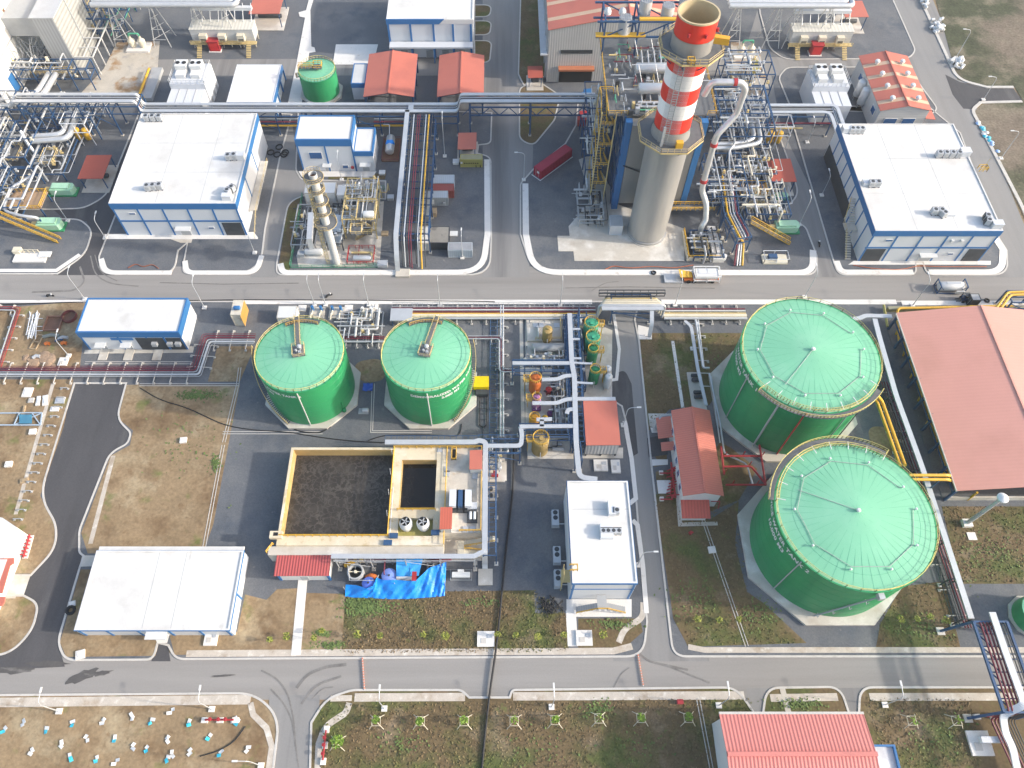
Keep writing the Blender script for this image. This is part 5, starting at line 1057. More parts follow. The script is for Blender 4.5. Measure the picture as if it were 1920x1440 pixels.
pblock('low pipework between the coloured dosing tanks and the cable ducts',1034,800,1064,712,(1.3,),18,42,mats=(m_silver,m_grey,m_dark,m_cladz),plat=False,fm=m_steelb)
pblock('narrow pipe bank right of the basin duct',918,880,938,845,(1.6,),8,20,mats=(m_silver,m_grey),plat=False,fm=m_grey)
# ---------------------------------------------------------------- aeration basin
zt = 4.5; xl = G(504.7,1029,zt).x+1.0; xr = G(902,1039,zt).x; yt = G(700,839,zt).y; yb = G(700,1030,zt).y
px0 = G(546.4,839,zt).x+.5; px1 = G(726,1004,zt).x; py0 = G(600,1004,zt).y; py1 = yt-.5
sx0 = G(747,955,zt).x; sx1 = G(815,955,zt).x; sy0 = G(780,955,zt).y; sy1 = G(780,862,zt).y
fx0 = G(745,1000,zt).x; fx1 = G(811,1000,zt).x; fy0 = G(780,1005,zt).y; fy1 = G(780,972,zt).y; dx = G(832,1000,zt).x
m_basin = M('stained_cream_concrete', (.62,.53,.38), .85, 0, .12, .3, .08, 4, [((.42,.30,.14),.5,.55,.75,(1,1,.3)), ((.70,.64,.54),.2,.5,.7,I3)])
m_deck = M('weathered_deck_concrete', (.56,.50,.42), .85, 0, .12, .3, .08, 4, [((.40,.37,.33),.25,.5,.7,I3), ((.48,.36,.24),.4,.6,.75,I3), ((.70,.66,.58),.2,.55,.7,I3)])
t = T('aeration_basin', 'large concrete basin of dark bubbling water with cream rim and red sheds on its deck', 'water basin', (xl,yb,0))
P1('basin_wall', m_basin, t, (px0-.5,px1,py1,yt,0,zt),(px0-.5,px0,py0,py1,0,zt),(px0-.5,px1,yb+.8,py0,0,zt))
P1('dividing_wall', m_basin, t, (px1,px1+1.5,yb+.8,yt,0,zt+.02),(px1+1.5,sx0,fy1,yt,0,zt+.02),(sx0,sx1,sy1,yt,0,zt+.02),(sx0,sx1,fy1,sy0,0,zt+.02),(sx1,dx,fy1,yt,0,zt+.02),(px1+1.5,fx0,yb+.8,fy1,0,zt+.02),(fx0,fx1,yb+.8,fy0,0,zt+.02),(fx1,dx,yb+.8,fy1,0,zt+.02))
P1('deck', m_deck, t, (dx,xr,yb+3.4,yt,0,zt-.1)); P1('lower_ledge', m_conc, t, (px0-2.0,dx,yb-.9,yb+.8,0,zt-.6))
P1('water', m_water, t, (px0,px1,py0,py1,.2,zt-2.6)); P1('water', M('still_dark_water', (.012,.011,.010), .12, 0, .1), t, (sx0,sx1,sy0,sy1,.2,zt-2.0)); P1('fan_pit', m_olive, t, (fx0,fx1,fy0,fy1,.2,zt-1.0))
mb = MB(); rl = lambda pts: mb.rail([(x,y,zt) for x,y in pts],1.1,1.6,.07)
rl([(px0,py0-.2),(px1,py0-.2)]); rl([(px1+.15,py0),(px1+.15,yt-.3)]); rl([(sx0-.2,sy0-.2),(sx1+.2,sy0-.2)]); rl([(dx+.1,yb+1),(dx+.1,yt-.3)]); rl([(dx,yt-.2),(xr-.1,yt-.2),(xr-.1,yb+3.6),(dx+3,yb+3.6)]); rl([(px1,yt-.2),(dx,yt-.2)]); rl([(px0-2,yb-.7),(px0-1,yb+1)]); mb.ob('railing', m_yellow, t)
m_lin = M('ochre_stained_lining', (.44,.30,.12), .85, 0, .15, .5, .1, 4, [((.56,.45,.28),.3,.55,.75,(1,1,.4))])
P1('wall_lining', m_lin, t, (px0,px0+.06,py0,py1-.06,1,zt-.12),(px0,px1,py1-.06,py1,1,zt-.12),(sx0,sx0+.06,sy0,sy1-.06,1,zt-.1),(sx0,sx1,sy1-.06,sy1,1,zt-.1))
mb = MB()
for k in range(4): mb.tube([(px1-.3,py0+4+k*4.5,zt),(px1-.3,py0+4.6+k*4.5,zt+1.5)],.05,5)
mb.tube([(px1+.5,py0,zt+.3),(px1+.5,py0+10,zt+.3)],.1,6); mb.ob('sample_pipe', m_white, t)
P1('corner_sump', m_basin, t, (px0-1.8,px0+.6,py0-.8,py0+.6,zt,zt+.9)); P1('sump_opening', m_black, t, (px0-1.1,px0-.2,py0-.4,py0+.3,zt+.9,zt+.92))
for px,py in ((727,1017),(738,1004),(816,998)): p = G(px,py,zt+.4); P1('blue_cabinet', m_steelb, t, (p.x-.8,p.x+.8,p.y-.5,p.y+.5,zt-.3 if px > 800 else zt,zt+.5))
for px,py in ((825,843),(838,880),(838,888),(891,893),(873,993),(886,993)): p = G(px,py,zt); P1('hatch_cover', m_silver, t, (p.x-.55,p.x+.55,p.y-.6,p.y+.6,zt-.1,zt+.12))
P1('deck_opening', m_black, t, (G(848,850,zt).x,G(855,850,zt).x,G(850,862,zt).y,G(850,842,zt).y,zt-.2,zt-.06)); mb = MB(); a = G(847,863,zt); b = G(856,842,zt); mb.rail([(a.x,a.y,zt),(b.x,a.y,zt),(b.x,b.y,zt),(a.x,b.y,zt),(a.x,a.y,zt)],1,1,.06); mb.ob('opening_railing', m_yellow, t)
mb = MB(); 
for k in range(12): mb.box(dx+4+k*.5,dx+4.5+k*.5,yb+1.6,yb+2.8,1.6+k*.22,1.7+k*.22)
mb.box(dx+2.6,dx+4,yb-.2,yb+2.8,1.5,1.6)
for k in range(9): mb.box(dx+4+k*.5,dx+4.5+k*.5,yb-.2,yb+1,1.4-k*.16,1.5-k*.16)
mb.ob('stair', m_beige, t); mb = MB(); mb.rail([(dx+4,yb+1.5,1.6),(dx+10,yb+1.5,4.3)],1.1,1.3,.06); mb.rail([(dx+4,yb+1.1,1.5),(dx+8.5,yb+1.1,.1)],1.1,1.3,.06); mb.ob('stair_railing', m_yellow, t)
P1('stair_apron', m_conc, t, (dx,xr,yb-.8,yb+3.4,0,.3))
for k,(px,py) in enumerate(((762,985),(794,985))):
    p = G(px,py,zt); f = T('cooling_fan', ('left' if k == 0 else 'right')+' one of two white upright fans in the pit of the aeration basin', 'fan', (p.x,p.y,zt-1), 'white fans on the basin')
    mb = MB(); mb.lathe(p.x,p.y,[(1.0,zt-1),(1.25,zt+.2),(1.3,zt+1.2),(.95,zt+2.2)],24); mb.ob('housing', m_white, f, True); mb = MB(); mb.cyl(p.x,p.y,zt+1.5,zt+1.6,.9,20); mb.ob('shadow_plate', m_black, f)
    for q in range(5): mb = MB(); a = q*2*PI/5; mb.beam((p.x,p.y,zt+1.95),(p.x+.88*cos(a),p.y+.88*sin(a),zt+1.95),.2); mb.ob('blade', m_grey, f)
def shed(label, x0p, y0p, x1p, y1p, z, hw, rm=None, name='equipment_shed'):
    a = G(x0p,y1p,z+hw); b = G(x1p,y1p,z+hw); c = G(x0p,y0p,z+hw); s = T(name, label, 'shed', (a.x,a.y,z)); P1('wall', m_cladz, s, (a.x+.15,b.x-.15,a.y+.15,c.y-.15,z,z+hw-.1)); lean(s,'roof',a.x,b.x,a.y,c.y,z+hw,z+hw+.1,rm or m_roofr); return s
shed('red roofed shed at the top right corner of the aeration basin deck',880,844,904,880,zt-.1,2.4); shed('red roofed shed right of the white fans on the basin deck',824,951,847,992,zt-.1,2.4,M('orange_red_ribbed_roof',(.50,.12,.075),.6,0,.05,.2,.02,5,rib=('X',.5,.08)))
for k,(px,m,nm) in enumerate(((851,m_panel,'left white'),(864,m_steelb,'blue middle'),(876,m_panel,'right white'))):
    p = G(px,935,zt+1); b = T('blower_cabinet', nm+' blower cabinet of the three standing on the basin deck', 'blower cabinet', (p.x,p.y,zt), 'blower cabinets'); P1('casing', m, b, (p.x-.85,p.x+.85,p.y-1.9,p.y+1.6,zt-.05,zt+1.8)); P1('louvre', m_dark, b, (p.x-.6,p.x+.6,p.y-1.95,p.y-1.88,zt+.2,zt+.9)); P1('skid', m_dark, b, (p.x-.75,p.x+.75,p.y-2.6,p.y-1.96,zt-.05,zt+.3))
p = G(886,968,zt); b = T('pump_set', 'small grey pump set with two white cylinders on the basin deck', 'pump', (p.x,p.y,zt))
for s in (-.4,.4): mb = MB(); mb.hcyl((p.x+s,p.y-.8,zt+.7),(p.x+s,p.y+.6,zt+.7),.3,12); mb.ob('cylinder', m_white, b, True)
P1('skid', m_dark, b, (p.x-1,p.x+1,p.y-1.4,p.y+.8,zt-.1,zt+.35)); P1('cabinet', m_silver, b, (p.x-1,p.x+.9,p.y+1.2,p.y+2.6,zt-.1,zt+.9))
# tarpaulin screen south of the basin
def sheet(name, rows, mat, parent, th=.04):
    mb = MB(); m = len(rows); n = len(rows[0]); vs = [p for r in rows for p in r]
    fs = [(i*n+j,i*n+j+1,(i+1)*n+j+1,(i+1)*n+j) for i in range(m-1) for j in range(n-1)]; k = len(vs)
    mb.add(vs+[(p[0],p[1]-.02,p[2]-th) for p in vs], fs+[tuple(k+q for q in reversed(f)) for f in fs]); return mb.ob(name, mat, parent, True)
t = T('tarpaulin_screen', 'bright blue tarpaulin screen hung in front of the basin pumps, lower centre', 'tarpaulin', G(740,1110)); rr = random.Random(4)
top = [(648,1096),(668,1097),(688,1103),(700,1098),(706,1083),(720,1088),(742,1087),(765,1089),(780,1088),(792,1077),(804,1065),(818,1060),(828,1057),(837,1053)]
bot = [(647,1118),(662,1120),(678,1121),(694,1121),(710,1122),(726,1123),(742,1123),(758,1123),(774,1122),(790,1121),(804,1120),(816,1119),(826,1118),(834,1117)]
rows = []
for i in range(13):
    u = i/12; r = []
    for j in range(53):
        s = j/52*13; a = int(min(s,12)); f = s-a; tx = top[a][0]*(1-f)+top[a+1][0]*f; ty = top[a][1]*(1-f)+top[a+1][1]*f; bx = bot[a][0]*(1-f)+bot[a+1][0]*f; by = bot[a][1]*(1-f)+bot[a+1][1]*f
        z = 2.3*(1-u)+.25*u+.12*sin(j*1.7+i*.8)+.1*(rr.random()-.5)-.5*sin(PI*u)*(.5+.5*sin(j*.75)); q = G(tx+(bx-tx)*u, ty+(by-ty)*u, z); r.append((q.x,q.y,q.z))
    rows.append(r)
sheet('main_sheet', rows, m_tarp, t)
rows = [[tuple(G(743+(793-743)*j/8-(8*i/6 if j > 4 else 0), 1049+i*5.4+(-2 if j > 5 else 0), 2.7-.1*i+.12*sin(j*2+i)+.1*rr.random())) for j in range(9)] for i in range(7)]
sheet('upper_sheet', rows, M('light_blue_tarpaulin',(.05,.34,.75),.45,0,.1), t)
rows = [[tuple(G(743+(780-743)*j/4, 1081+i*3.6, 2.5-.5*i)) for j in range(5)] for i in range(3)]
sheet('white_valance', rows, m_white, t); p = G(776,1080,2.9); P1('red_flag', m_red, t, (p.x-.4,p.x+.5,p.y-.9,p.y+.9,2.75,2.8))
mb = MB()
for x,y in ((648,1108),(660,1045),(742,1100),(835,1098),(780,1088)): p = G(x,y); mb.beam((p.x,p.y,0),(p.x,p.y,2.5),.1)
mb.tube(W([(652,1060,2.4),(655,1088,2.4),(700,1088,2.4)]),.07,6); mb.ob('pole', m_silver, t)
p = G(668,1075,1); d = T('fan_housing', 'grey open topped fan housing behind the left end of the blue tarpaulin', 'fan', (p.x,p.y,0)); mb = MB(); mb.lathe(p.x,p.y,[(1.6,0),(1.6,2.3),(1.3,2.35),(1.2,1.2),(.05,1.2)],24); mb.ob('housing', m_grey, d, True); mb = MB(); mb.beam((p.x-1.3,p.y,2),(p.x+1.3,p.y,2),.15); mb.cyl(p.x,p.y,1.3,2.2,.3,10); mb.ob('motor', m_beige, d); mb = MB(); mb.cyl(p.x,p.y,1.22,1.3,1.15,20); mb.ob('inlet', m_black, d)
for px,py,r,lab in ((691,1094,1.25,'small blue round tank peeping over the blue tarpaulin'),(730,1080,1.5,'larger pale blue round tank behind the middle of the tarpaulin')):
    p = G(px,py,1.5); d = T('round_tank', lab, 'tank', (p.x,p.y,0)); mb = MB(); mb.lathe(p.x,p.y,[(r,0),(r,1.7),(r*.9,1.8),(.05,1.95)],24); mb.ob('shell', M('blue_plastic_'+str(px),(.10,.18,.62) if px < 700 else (.22,.32,.72),.4), d, True); mb = MB(); mb.cyl(p.x,p.y,1.9,2.1,.2,10); mb.ob('lid', m_dark, d)
for px,py,m,lab,nm in ((696,1082,m_orange,'orange bent duct piece beside the small blue tank','duct_piece'),(657,1059,m_yellow,'yellow pump motor at the left end of the tarpaulin enclosure','pump_motor')):
    p = G(px,py,1); d = T(nm, lab, 'machine part', (p.x,p.y,0)); mb = MB(); mb.tube(fil([(p.x-1,p.y,.6),(p.x,p.y+.2,1.6),(p.x+1.2,p.y-.2,1.3)],.6),.45,10); mb.ob('body', m, d, True); mb = MB(); mb.tube([(p.x+1.2,p.y-.2,1.3),(p.x+1.35,p.y-.25,1.27)],.6,10); mb.ob('flange', m_grey, d)
p = G(866,1078,.8); d = T('pump_skid', 'white pump skid right of the blue tarpaulin', 'pump', (p.x,p.y,0)); P1('tank', m_white, d, (p.x-1.9,p.x+1.6,p.y-.55,p.y+.45,.5,1.3)); P1('top_box', m_white, d, (p.x-.8,p.x+.4,p.y+.45,p.y+.9,.6,1.5)); mb = MB()
for s in (-2.2,1.9):
    for q in (-.9,1.1): mb.beam((p.x+s,p.y+q,.1),(p.x+s,p.y+q,.9),.08)
    mb.beam((p.x+s,p.y-.9,.5),(p.x+s,p.y+1.1,.5),.1)
mb.beam((p.x-2.2,p.y-.9,.5),(p.x+1.9,p.y-.9,.5),.1); mb.beam((p.x-6,p.y+1.1,.5),(p.x+1.9,p.y+1.1,.5),.08); mb.ob('skid_frame', m_grey, d)
p = G(927,885); d = T('pump_set', 'two silver pumps with a red valve on a pale pad right of the basin duct', 'pump', (p.x,p.y,0)); P1('plinth', m_conc, d, (p.x-1.8,p.x+2.2,p.y-2.4,p.y+3,.1,.4))
for q in (.6,2.2): mb = MB(); mb.hcyl((p.x-.6,p.y+q,1.0),(p.x+1.4,p.y+q,1.0),.5,14); mb.ob('pump', m_silver, d, True)
mb = MB(); mb.tube([(p.x-.6,p.y-1,.8),(p.x+.8,p.y-1.2,.8)],.4,8); mb.tube([(p.x,p.y-1.1,.8),(p.x,p.y-.2,1.2)],.25,8); mb.ob('valve', m_red, d)
p = G(921,926); d = T('pump_set', 'pair of small dark pumps on a pad right of the aeration basin', 'pump', (p.x,p.y,0)); P1('plinth', m_conc, d, (p.x-1.2,p.x+1.2,p.y-1.6,p.y+1.8,.1,.35))
for q in (-.7,.8): mb = MB(); mb.cyl(p.x,p.y+q,.35,1.2,.35,12); mb.tube([(p.x-.9,p.y+q,.6),(p.x+.3,p.y+q,.6)],.2,8); mb.ob('pump', m_dark, d)
# ---------------------------------------------------------------- vessels of the chemical yard
def vessel(label, px, py, r, h, mat, legs=True, ring=True, side=None, head=.35, name='dosing_tank', ztop=None, rc=None, cat='tank'):
    p = G(px,py,h); x, y = p.x, p.y; t = T(name, label, cat, (x,y,0)); z0 = .9 if legs else .25
    mb = MB(); mb.lathe(x,y,[(r,z0),(r,h-.15)],28); mb.ob('shell', mat, t, True)
    mb = MB(); mb.lathe(x,y,[(r+.02,h-.15),(r*.85,h-.15+head*.5),(r*.5,h-.15+head*.85),(.02,h-.15+head)],28); mb.ob('head', mat, t, True)
    if legs:
        for k in range(4): a = PI/4+k*PI/2; mb = MB(); mb.beam((x+r*.8*cos(a),y+r*.8*sin(a),.1),(x+r*.8*cos(a),y+r*.8*sin(a),z0+.1),.2); mb.ob('leg', mat, t)
    else: mb = MB(); mb.cyl(x,y,.1,.3,r+.25,20); mb.ob('plinth', m_conc, t)
    mb = MB(); mb.cyl(x+.15,y-.1,h-.2+head*.8,h+head+.15,r*.28,12); mb.ob('manhole', mat, t)
    if ring:
        mb = MB(); mb.rail(ringpts(x,y,r*.95,h-.05,0,2*PI,18),1.0,1.1,.055); mb.ob('railing', rc or m_yellow, t)
    if side:
        q = 1 if side == 'R' else -1; P1('side_platform', m_ochre, t, (x+q*r*.9,x+q*(r+1.2),y-.6,y+.7,h-.6,h-.5)); mb = MB(); mb.rail([(x+q*r,y-.6,h-.5),(x+q*(r+1.2),y-.6,h-.5),(x+q*(r+1.2),y+.7,h-.5),(x+q*r,y+.7,h-.5)],1.0,.7,.06); mb.ob('platform_railing', m_yellow, t)
        mb = MB()
        for s in (-.25,.25): mb.beam((x+q*(r+.9),y+s,.1),(x+q*(r+.9),y+s,h-.5),.09)
        for k in range(int(h/.5)): mb.beam((x+q*(r+.9),y-.25,.4+k*.5),(x+q*(r+.9),y+.25,.4+k*.5),.07)
        mb.ob('ladder', m_yellow, t)
    mb = MB(); mb.tube(fil([(x,y-r,h*.45),(x,y-r-.35,h*.45),(x,y-r-.35,.3)],.3),.09,6); mb.ob('outlet_pipe', m_white, t, True)
    return t
m_vgreen = M('dark_green_vessel_paint', (.03,.24,.10), .42, 0, .1, .5)
m_vg2 = M('blue_green_vessel_paint', (.06,.36,.20), .45, 0, .1, .5)
for px,py,r,h,s,lab in ((1109,607,1.7,4.8,'R','northernmost green dosing tank with yellow crown rail, under the pipe bridge'),(1112,633,1.75,4.8,None,'second green dosing tank from the pipe bridge, broadest of the four'),(1112,656,1.2,5.2,'R','third green dosing tank from the pipe bridge, slimmer than the two above'),(1116,694,1.2,5.2,'R','southernmost green dosing tank, beside two white filter vessels')): vessel(lab,px,py,r,h,m_vg2 if r > 1.5 else m_vgreen,True,True,s)
for px,py,lab in ((1140,690,'upper one of two white filter vessels with domed tops by the inner road'),(1142,705,'lower one of two white filter vessels with domed tops by the inner road')): vessel(lab,px,py,.8,5.0,m_white,True,False,None,.6,'filter_vessel')
vessel('orange dosing tank with yellow rail, largest of the coloured tanks',1004,710,1.35,5.2,m_orange,True,True,'L'); vessel('pink purple topped dosing tank below the orange tank',1006,746,1.0,3.8,M('mauve_paint',(.50,.22,.42),.45),True,True,'L')
vessel('yellow dosing tank below the pink topped tank',1002,784,1.15,3.2,M('amber_paint',(.62,.30,.03),.45),True,True,None); vessel('small amber drum right of the yellow dosing tank',1022,782,.6,2.2,m_yellow,True,False); vessel('small red drum right of the orange dosing tank',1029,729,.7,2.2,m_red,True,False); vessel('small violet pump drum right of the pink topped tank',1032,774,.7,1.6,M('violet_paint',(.12,.04,.16),.4),True,False)
m_tan = M('tan_tank_paint', (.36,.25,.09), .5, 0, .12, .5)
vessel('tan upright tank with yellow crown rail below the cable ducts',1014,823,1.75,5.2,m_tan,False,True,'L'); vessel('tan bare upright tank on the pale pad behind the cable ducts',1027,617,1.15,4.4,m_tan,False,False)
d = T('drum_mixer', 'two short purple horizontal drums below the pink topped tank', 'drum', G(1002,765))
for y in (762,768): a = G(998,y,.8); mb = MB(); mb.hcyl((a.x,a.y,.8),(a.x+1.8,a.y,.8),.4,12); mb.ob('drum', bpy.data.materials['violet_paint'], d, True)
for px,py,l,lab in ((1028,652,7,'long grey horizontal tank lying in the pit of the pale pad'),(1048,722,2.4,'short grey horizontal tank right of the small red drum'),(1050,780,3,'grey horizontal tank left of the dosing shed')):
    p = G(px,py,1.2); d = T('horizontal_tank', lab, 'tank', (p.x,p.y,0)); mb = MB(); mb.hcyl((p.x-l/2,p.y,1.3),(p.x+l/2,p.y,1.3),1.0,18) if l > 3.5 else mb.hcyl((p.x,p.y-l/2,1.3),(p.x,p.y+l/2,1.3),.9,18); mb.ob('shell', m_grey, d, True)
    for s in (-.3,.3): P1('saddle', m_conc, d, (p.x+s*l-.2,p.x+s*l+.2,p.y-.8,p.y+.8,.1,.7) if l > 3.5 else (p.x-.7,p.x+.7,p.y+s*l-.2,p.y+s*l+.2,.1,.8))
t = T('basin_wall_pad', 'pale concrete pad edged by yellow pipe rails around the bare tan tank', 'pad', G(1020,635)); a = G(988,642); b = G(1052,602); P1('slab', m_conc, t, (a.x,b.x,a.y,b.y,.1,.7)); mb = MB(); mb.rail([(a.x+2,a.y+.3,.7),(b.x-.3,a.y+.3,.7),(b.x-.3,b.y,.7)],1,2,.07); mb.ob('railing', m_ochre, t)
for px in (1005,1014,1044): p = G(px,610,.7); P1('hatch_cover', m_silver, t, (p.x-.65,p.x+.65,p.y-.6,p.y+.6,.7,.8))
P1('divider', m_white, t, (G(1008,630).x,G(1009.5,630).x,G(1008,640).y,G(1008,617).y,.7,1.5))
p = G(1048,842); d = T('pump_set', 'dark pump with silver motor right of the tan railed tank', 'pump', (p.x,p.y,0)); mb = MB(); mb.hcyl((p.x-1.4,p.y-.4,.8),(p.x+1,p.y-.4,.8),.4,12); mb.hcyl((p.x-1.4,p.y+.8,.8),(p.x+.6,p.y+.8,.8),.35,12); mb.ob('pump', m_grey, d, True); mb = MB(); mb.tube(fil([(p.x-2.4,p.y,.6),(p.x-.4,p.y,1.2),(p.x-.4,p.y+1.6,1.2),(p.x+2,p.y+1.8,1.2)],.4),.14,8); mb.ob('pipe', m_dark, d, True); P1('plinth', m_conc, d, (p.x-3.6,p.x+2.6,p.y-1.6,p.y+2.6,.1,.4))
for px,py,w,d_,lab in ((1126,874,2.9,2.6,'square concrete manhole slab in front of the dosing shed, with small fittings'),(1154,876,1.9,3.0,'narrow concrete manhole slab in front of the dosing shed, by the road'),(911,1199,3.2,2.8,'square concrete slab on the brown grass beside the black hose'),(1095,1197,3.0,2.8,'square slab with three lids on the grass below the white control building'),(397,1198,2.4,2.6,'pale concrete slab beside the lower road near the white flat roof'),(1835,1394,3.8,4.0,'white slab with a beam box at the lower right corner'),(49,657,2.6,1.6,None),(120,680,2.0,2.2,'cream concrete slab between the maroon pipes and the small building')):
    if not lab: continue
    p = G(px,py); t = T('manhole_slab', lab, 'manhole', (p.x,p.y,.1)); P1('slab', m_concw, t, (p.x-w/2,p.x+w/2,p.y-d_/2,p.y+d_/2,.1,.55)); P1('lid', m_kerb, t, (p.x-w*.3,p.x+.1,p.y-d_*.3,p.y+.1,.55,.62)); P1('lid', m_silver, t, (p.x+.3,p.x+w*.4,p.y+.1,p.y+d_*.3,.55,.65))
    if px == 1835: P1('beam_box', m_panel, t, (p.x-.4,p.x+4.6,p.y-.1,p.y+.9,1.1,2.0))
for px,py,lab in ((345,827,'white concrete block standing on the brown plot'),(18,872,'pale lid on the dirt at the left edge'),(1334,1032,'small square drain box on grass left of the front giant tank'),(63,811,'pale paving block on the dirt left of the black road'),(1300,1400,None)):
    if lab: p = G(px,py); o = MB(); o.cb(p.x,p.y,.1,1.4,1.3,.5,.1); o.cb(p.x,p.y,.6,.7,.6,.06,.1); tag(o.ob('concrete_block', m_concw), lab, 'concrete block')
# ---------------------------------------------------------------- containers, cabins, vehicles
def box_cont(name, label, cx, cy, L, w, h, rot, mat, z=.12, top=None, marks=False, cat='container', ribs=True):
    t = T(name, label, cat, (cx,cy,z)); mb = MB(); mb.cb(cx,cy,z+.15,L-.1,w-.1,h-.17,rot); mb.ob('body', mat, t)
    mb = MB(); mb.cb(cx,cy,z+h-.02,L-.25,w-.25,.05,rot); mb.ob('roof', top or mat, t); c, s = cos(rot), sin(rot); mb = MB()
    def pt(u,v,zz): return (cx+u*c-v*s, cy+u*s+v*c, zz)
    for u in (-L/2,L/2):
        for v in (-w/2,w/2): mb.beam(pt(u,v,z),pt(u,v,z+h),.16)
        for zz in (z+.1,z+h-.05): mb.beam(pt(u,-w/2,zz),pt(u,w/2,zz),.16)
    for v in (-w/2,w/2):
        for zz in (z+.1,z+h-.05): mb.beam(pt(-L/2,v,zz),pt(L/2,v,zz),.16)
    mb.ob('corner_frame', mat if mat is not m_white else m_kerb, t)
    if ribs:
        mb = MB(); n = int(L/.6)
        for k in range(1,n):
            u = -L/2+L*k/n
            for v in (-w/2-.0,w/2+.0): mb.beam(pt(u,v,z+.3),pt(u,v,z+h-.2),.1)
        mb.ob('side_rib', mat, t)
    mb = MB()
    for v in (-w*.22,w*.22): mb.tube([pt(-L/2-.06,v,z+.2),pt(-L/2-.06,v,z+h-.2)],.04,5)
    mb.ob('door_bar', m_kerb, t)
    return t, pt
a = G(1013.8,336.4); b = G(1071,294.7); an = math.atan2(b.y-a.y,b.x-a.x); mx = (a+b)/2; L = (b-a).length
t, pt = box_cont('shipping_container','long crimson shipping container parked diagonally beside the curved kerb',mx.x-sin(an)*1.3,mx.y+cos(an)*1.3,L,2.55,2.7,an,m_box); mb = MB(); mb.add([pt(-L/2-.09,.1,1.5),pt(-L/2-.09,-.7,1.5),pt(-L/2-.09,-.7,2.2),pt(-L/2-.09,.1,2.2)],[(0,1,2,3)]); mb.ob('door_label', m_white, t)
mb = MB(); q = [pt(-L/2-.5,1.6,.0),pt(-L/2-.5,-1.6,.0),pt(L/2+.3,-1.6,.0)]; mb.ribbon([(p[0],p[1]) for p in q],.22,.12,.15); mb.ob('parking_line', m_white, kind='structure')
def px_cont(label, fl, fr, yb, h, mat, top=None, name='shipping_container', **k):
    a = G(*fl,h); b = G(*fr,h); c = G(fl[0],yb,h); return box_cont(name, label, (a.x+b.x)/2, (a.y+c.y)/2, b.x-a.x, c.y-a.y, h-.12, 0, mat, top=top, **k)
t, pt = px_cont('olive yellow container with dark stencil marks beside the north south road',(863,299),(904,299),289.5,2.8,m_olive,M('mossy_roof',(.30,.28,.17),.8,0,.2,.4))
for k in range(7): P1('stencil_mark', m_black, t, (G(871+k*4,305).x,G(873.4+k*4,305).x,pt(0,-1.36,0)[1]-.08,pt(0,-1.36,0)[1],1.7,1.95))
P1('label_plate', m_white, t, (G(864.5,304).x,G(868,304).x,pt(0,-1.36,0)[1]-.08,pt(0,-1.36,0)[1],1.7,2.3))
for k in (893,901): P1('lift_slot', m_black, t, (G(k-1,313).x,G(k+.5,313).x,pt(0,-1.36,0)[1]-.08,pt(0,-1.36,0)[1],.4,1.1))
m_cg = M('pale_blue_grey_container', (.40,.44,.48), .55, 0, .08, .4, .03, 5, rib=('X',.5,.06)); m_cg2 = M('dull_grey_container', (.33,.35,.36), .6, 0, .12, .4, .05, 5, rib=('X',.5,.05)); m_cr = M('faded_red_container', (.28,.07,.06), .6, 0, .14, .5, .05, 5)
px_cont('pale blue grey container, northernmost of the site cabins left of the north south road',(809,343),(851,343),328,2.8,m_cg); px_cont('faded red container touching the northernmost pale blue grey one',(807,357),(850,357),345,2.8,m_cr)
t, pt = px_cont('grey cabin with white notice and wall units, in front of the faded red container',(796,371),(839,371),358,2.9,m_cg2,m_cg,'site_cabin',cat='cabin')
P1('notice_board', m_white, t, (G(807,378).x,G(815.5,378).x,pt(0,-1.5,0)[1]-.1,pt(0,-1.5,0)[1],1.0,2.5)); P1('air_conditioner', m_grey, t, (G(832,376).x,G(836,376).x,pt(0,-1.5,0)[1]-.5,pt(0,-1.5,0)[1],.9,1.7))
px_cont('long grey cabin with blotchy roof standing north to south beside the pipe rack',(788,406),(806,406),371,2.8,m_cg2,M('blotchy_roof',(.36,.38,.37),.8,0,.15,.5,.05,4,[((.18,.09,.07),.35,.62,.72,I3),((.25,.30,.22),.3,.6,.7,I3)]),'site_cabin',cat='cabin')
px_cont('white cabin with bright roof in front of the pipe rack, leftmost of the front cabins',(785,456),(803,456),424,2.9,m_white,name='site_cabin',cat='cabin')
px_cont('dark cabin under a wrinkled grey tarpaulin beside the white cabin',(804,455),(841,455),425,2.7,m_dark,M('wrinkled_grey_sheet',(.25,.235,.21),.8,0,.2,.35,.08,3,[((.15,.14,.13),.4,.55,.65,I3)],bump=.5),'site_cabin',cat='cabin')
px_cont('grey ribbed cabin nearest the rounded kerb corner, below the tarpaulin cabin',(840,469),(885,469),455,2.8,m_cg,M('dirty_grey_roof',(.27,.28,.30),.8,0,.2,.4),'site_cabin',cat='cabin')
for px,py,w,d_,h,m,lab in ((812,403,2.0,1.9,1.4,m_wood,'tan plywood crate beside the long grey cabin'),(851,440,1.9,1.5,.3,m_white,'white pallet lying right of the tarpaulin cabin'),(733,374,1.6,1.4,.9,m_silver,'small grey cabinet between the flare yard and the pipe rack'),(722,440,1.7,1.3,.5,m_wood,'square tan cover between the flare yard and the pipe rack'),(718,498,2.4,1.6,.9,m_silver,'grey junction box at the kerb right of the red railed skid'),(717,326,1.6,1.4,.5,m_white,'white slab right of the tall blue and white hall'),(855,306,1.6,1.6,.6,m_white,'pale box left of the olive container')):
    p = G(px,py); o = MB(); o.cb(p.x,p.y,.12,w,d_,h); o.cb(p.x,p.y,.12+h,w+.1,d_+.1,.08); tag(o.ob('crate' if m is m_wood else 'cabinet', m), lab, 'crate' if m is m_wood else 'cabinet')
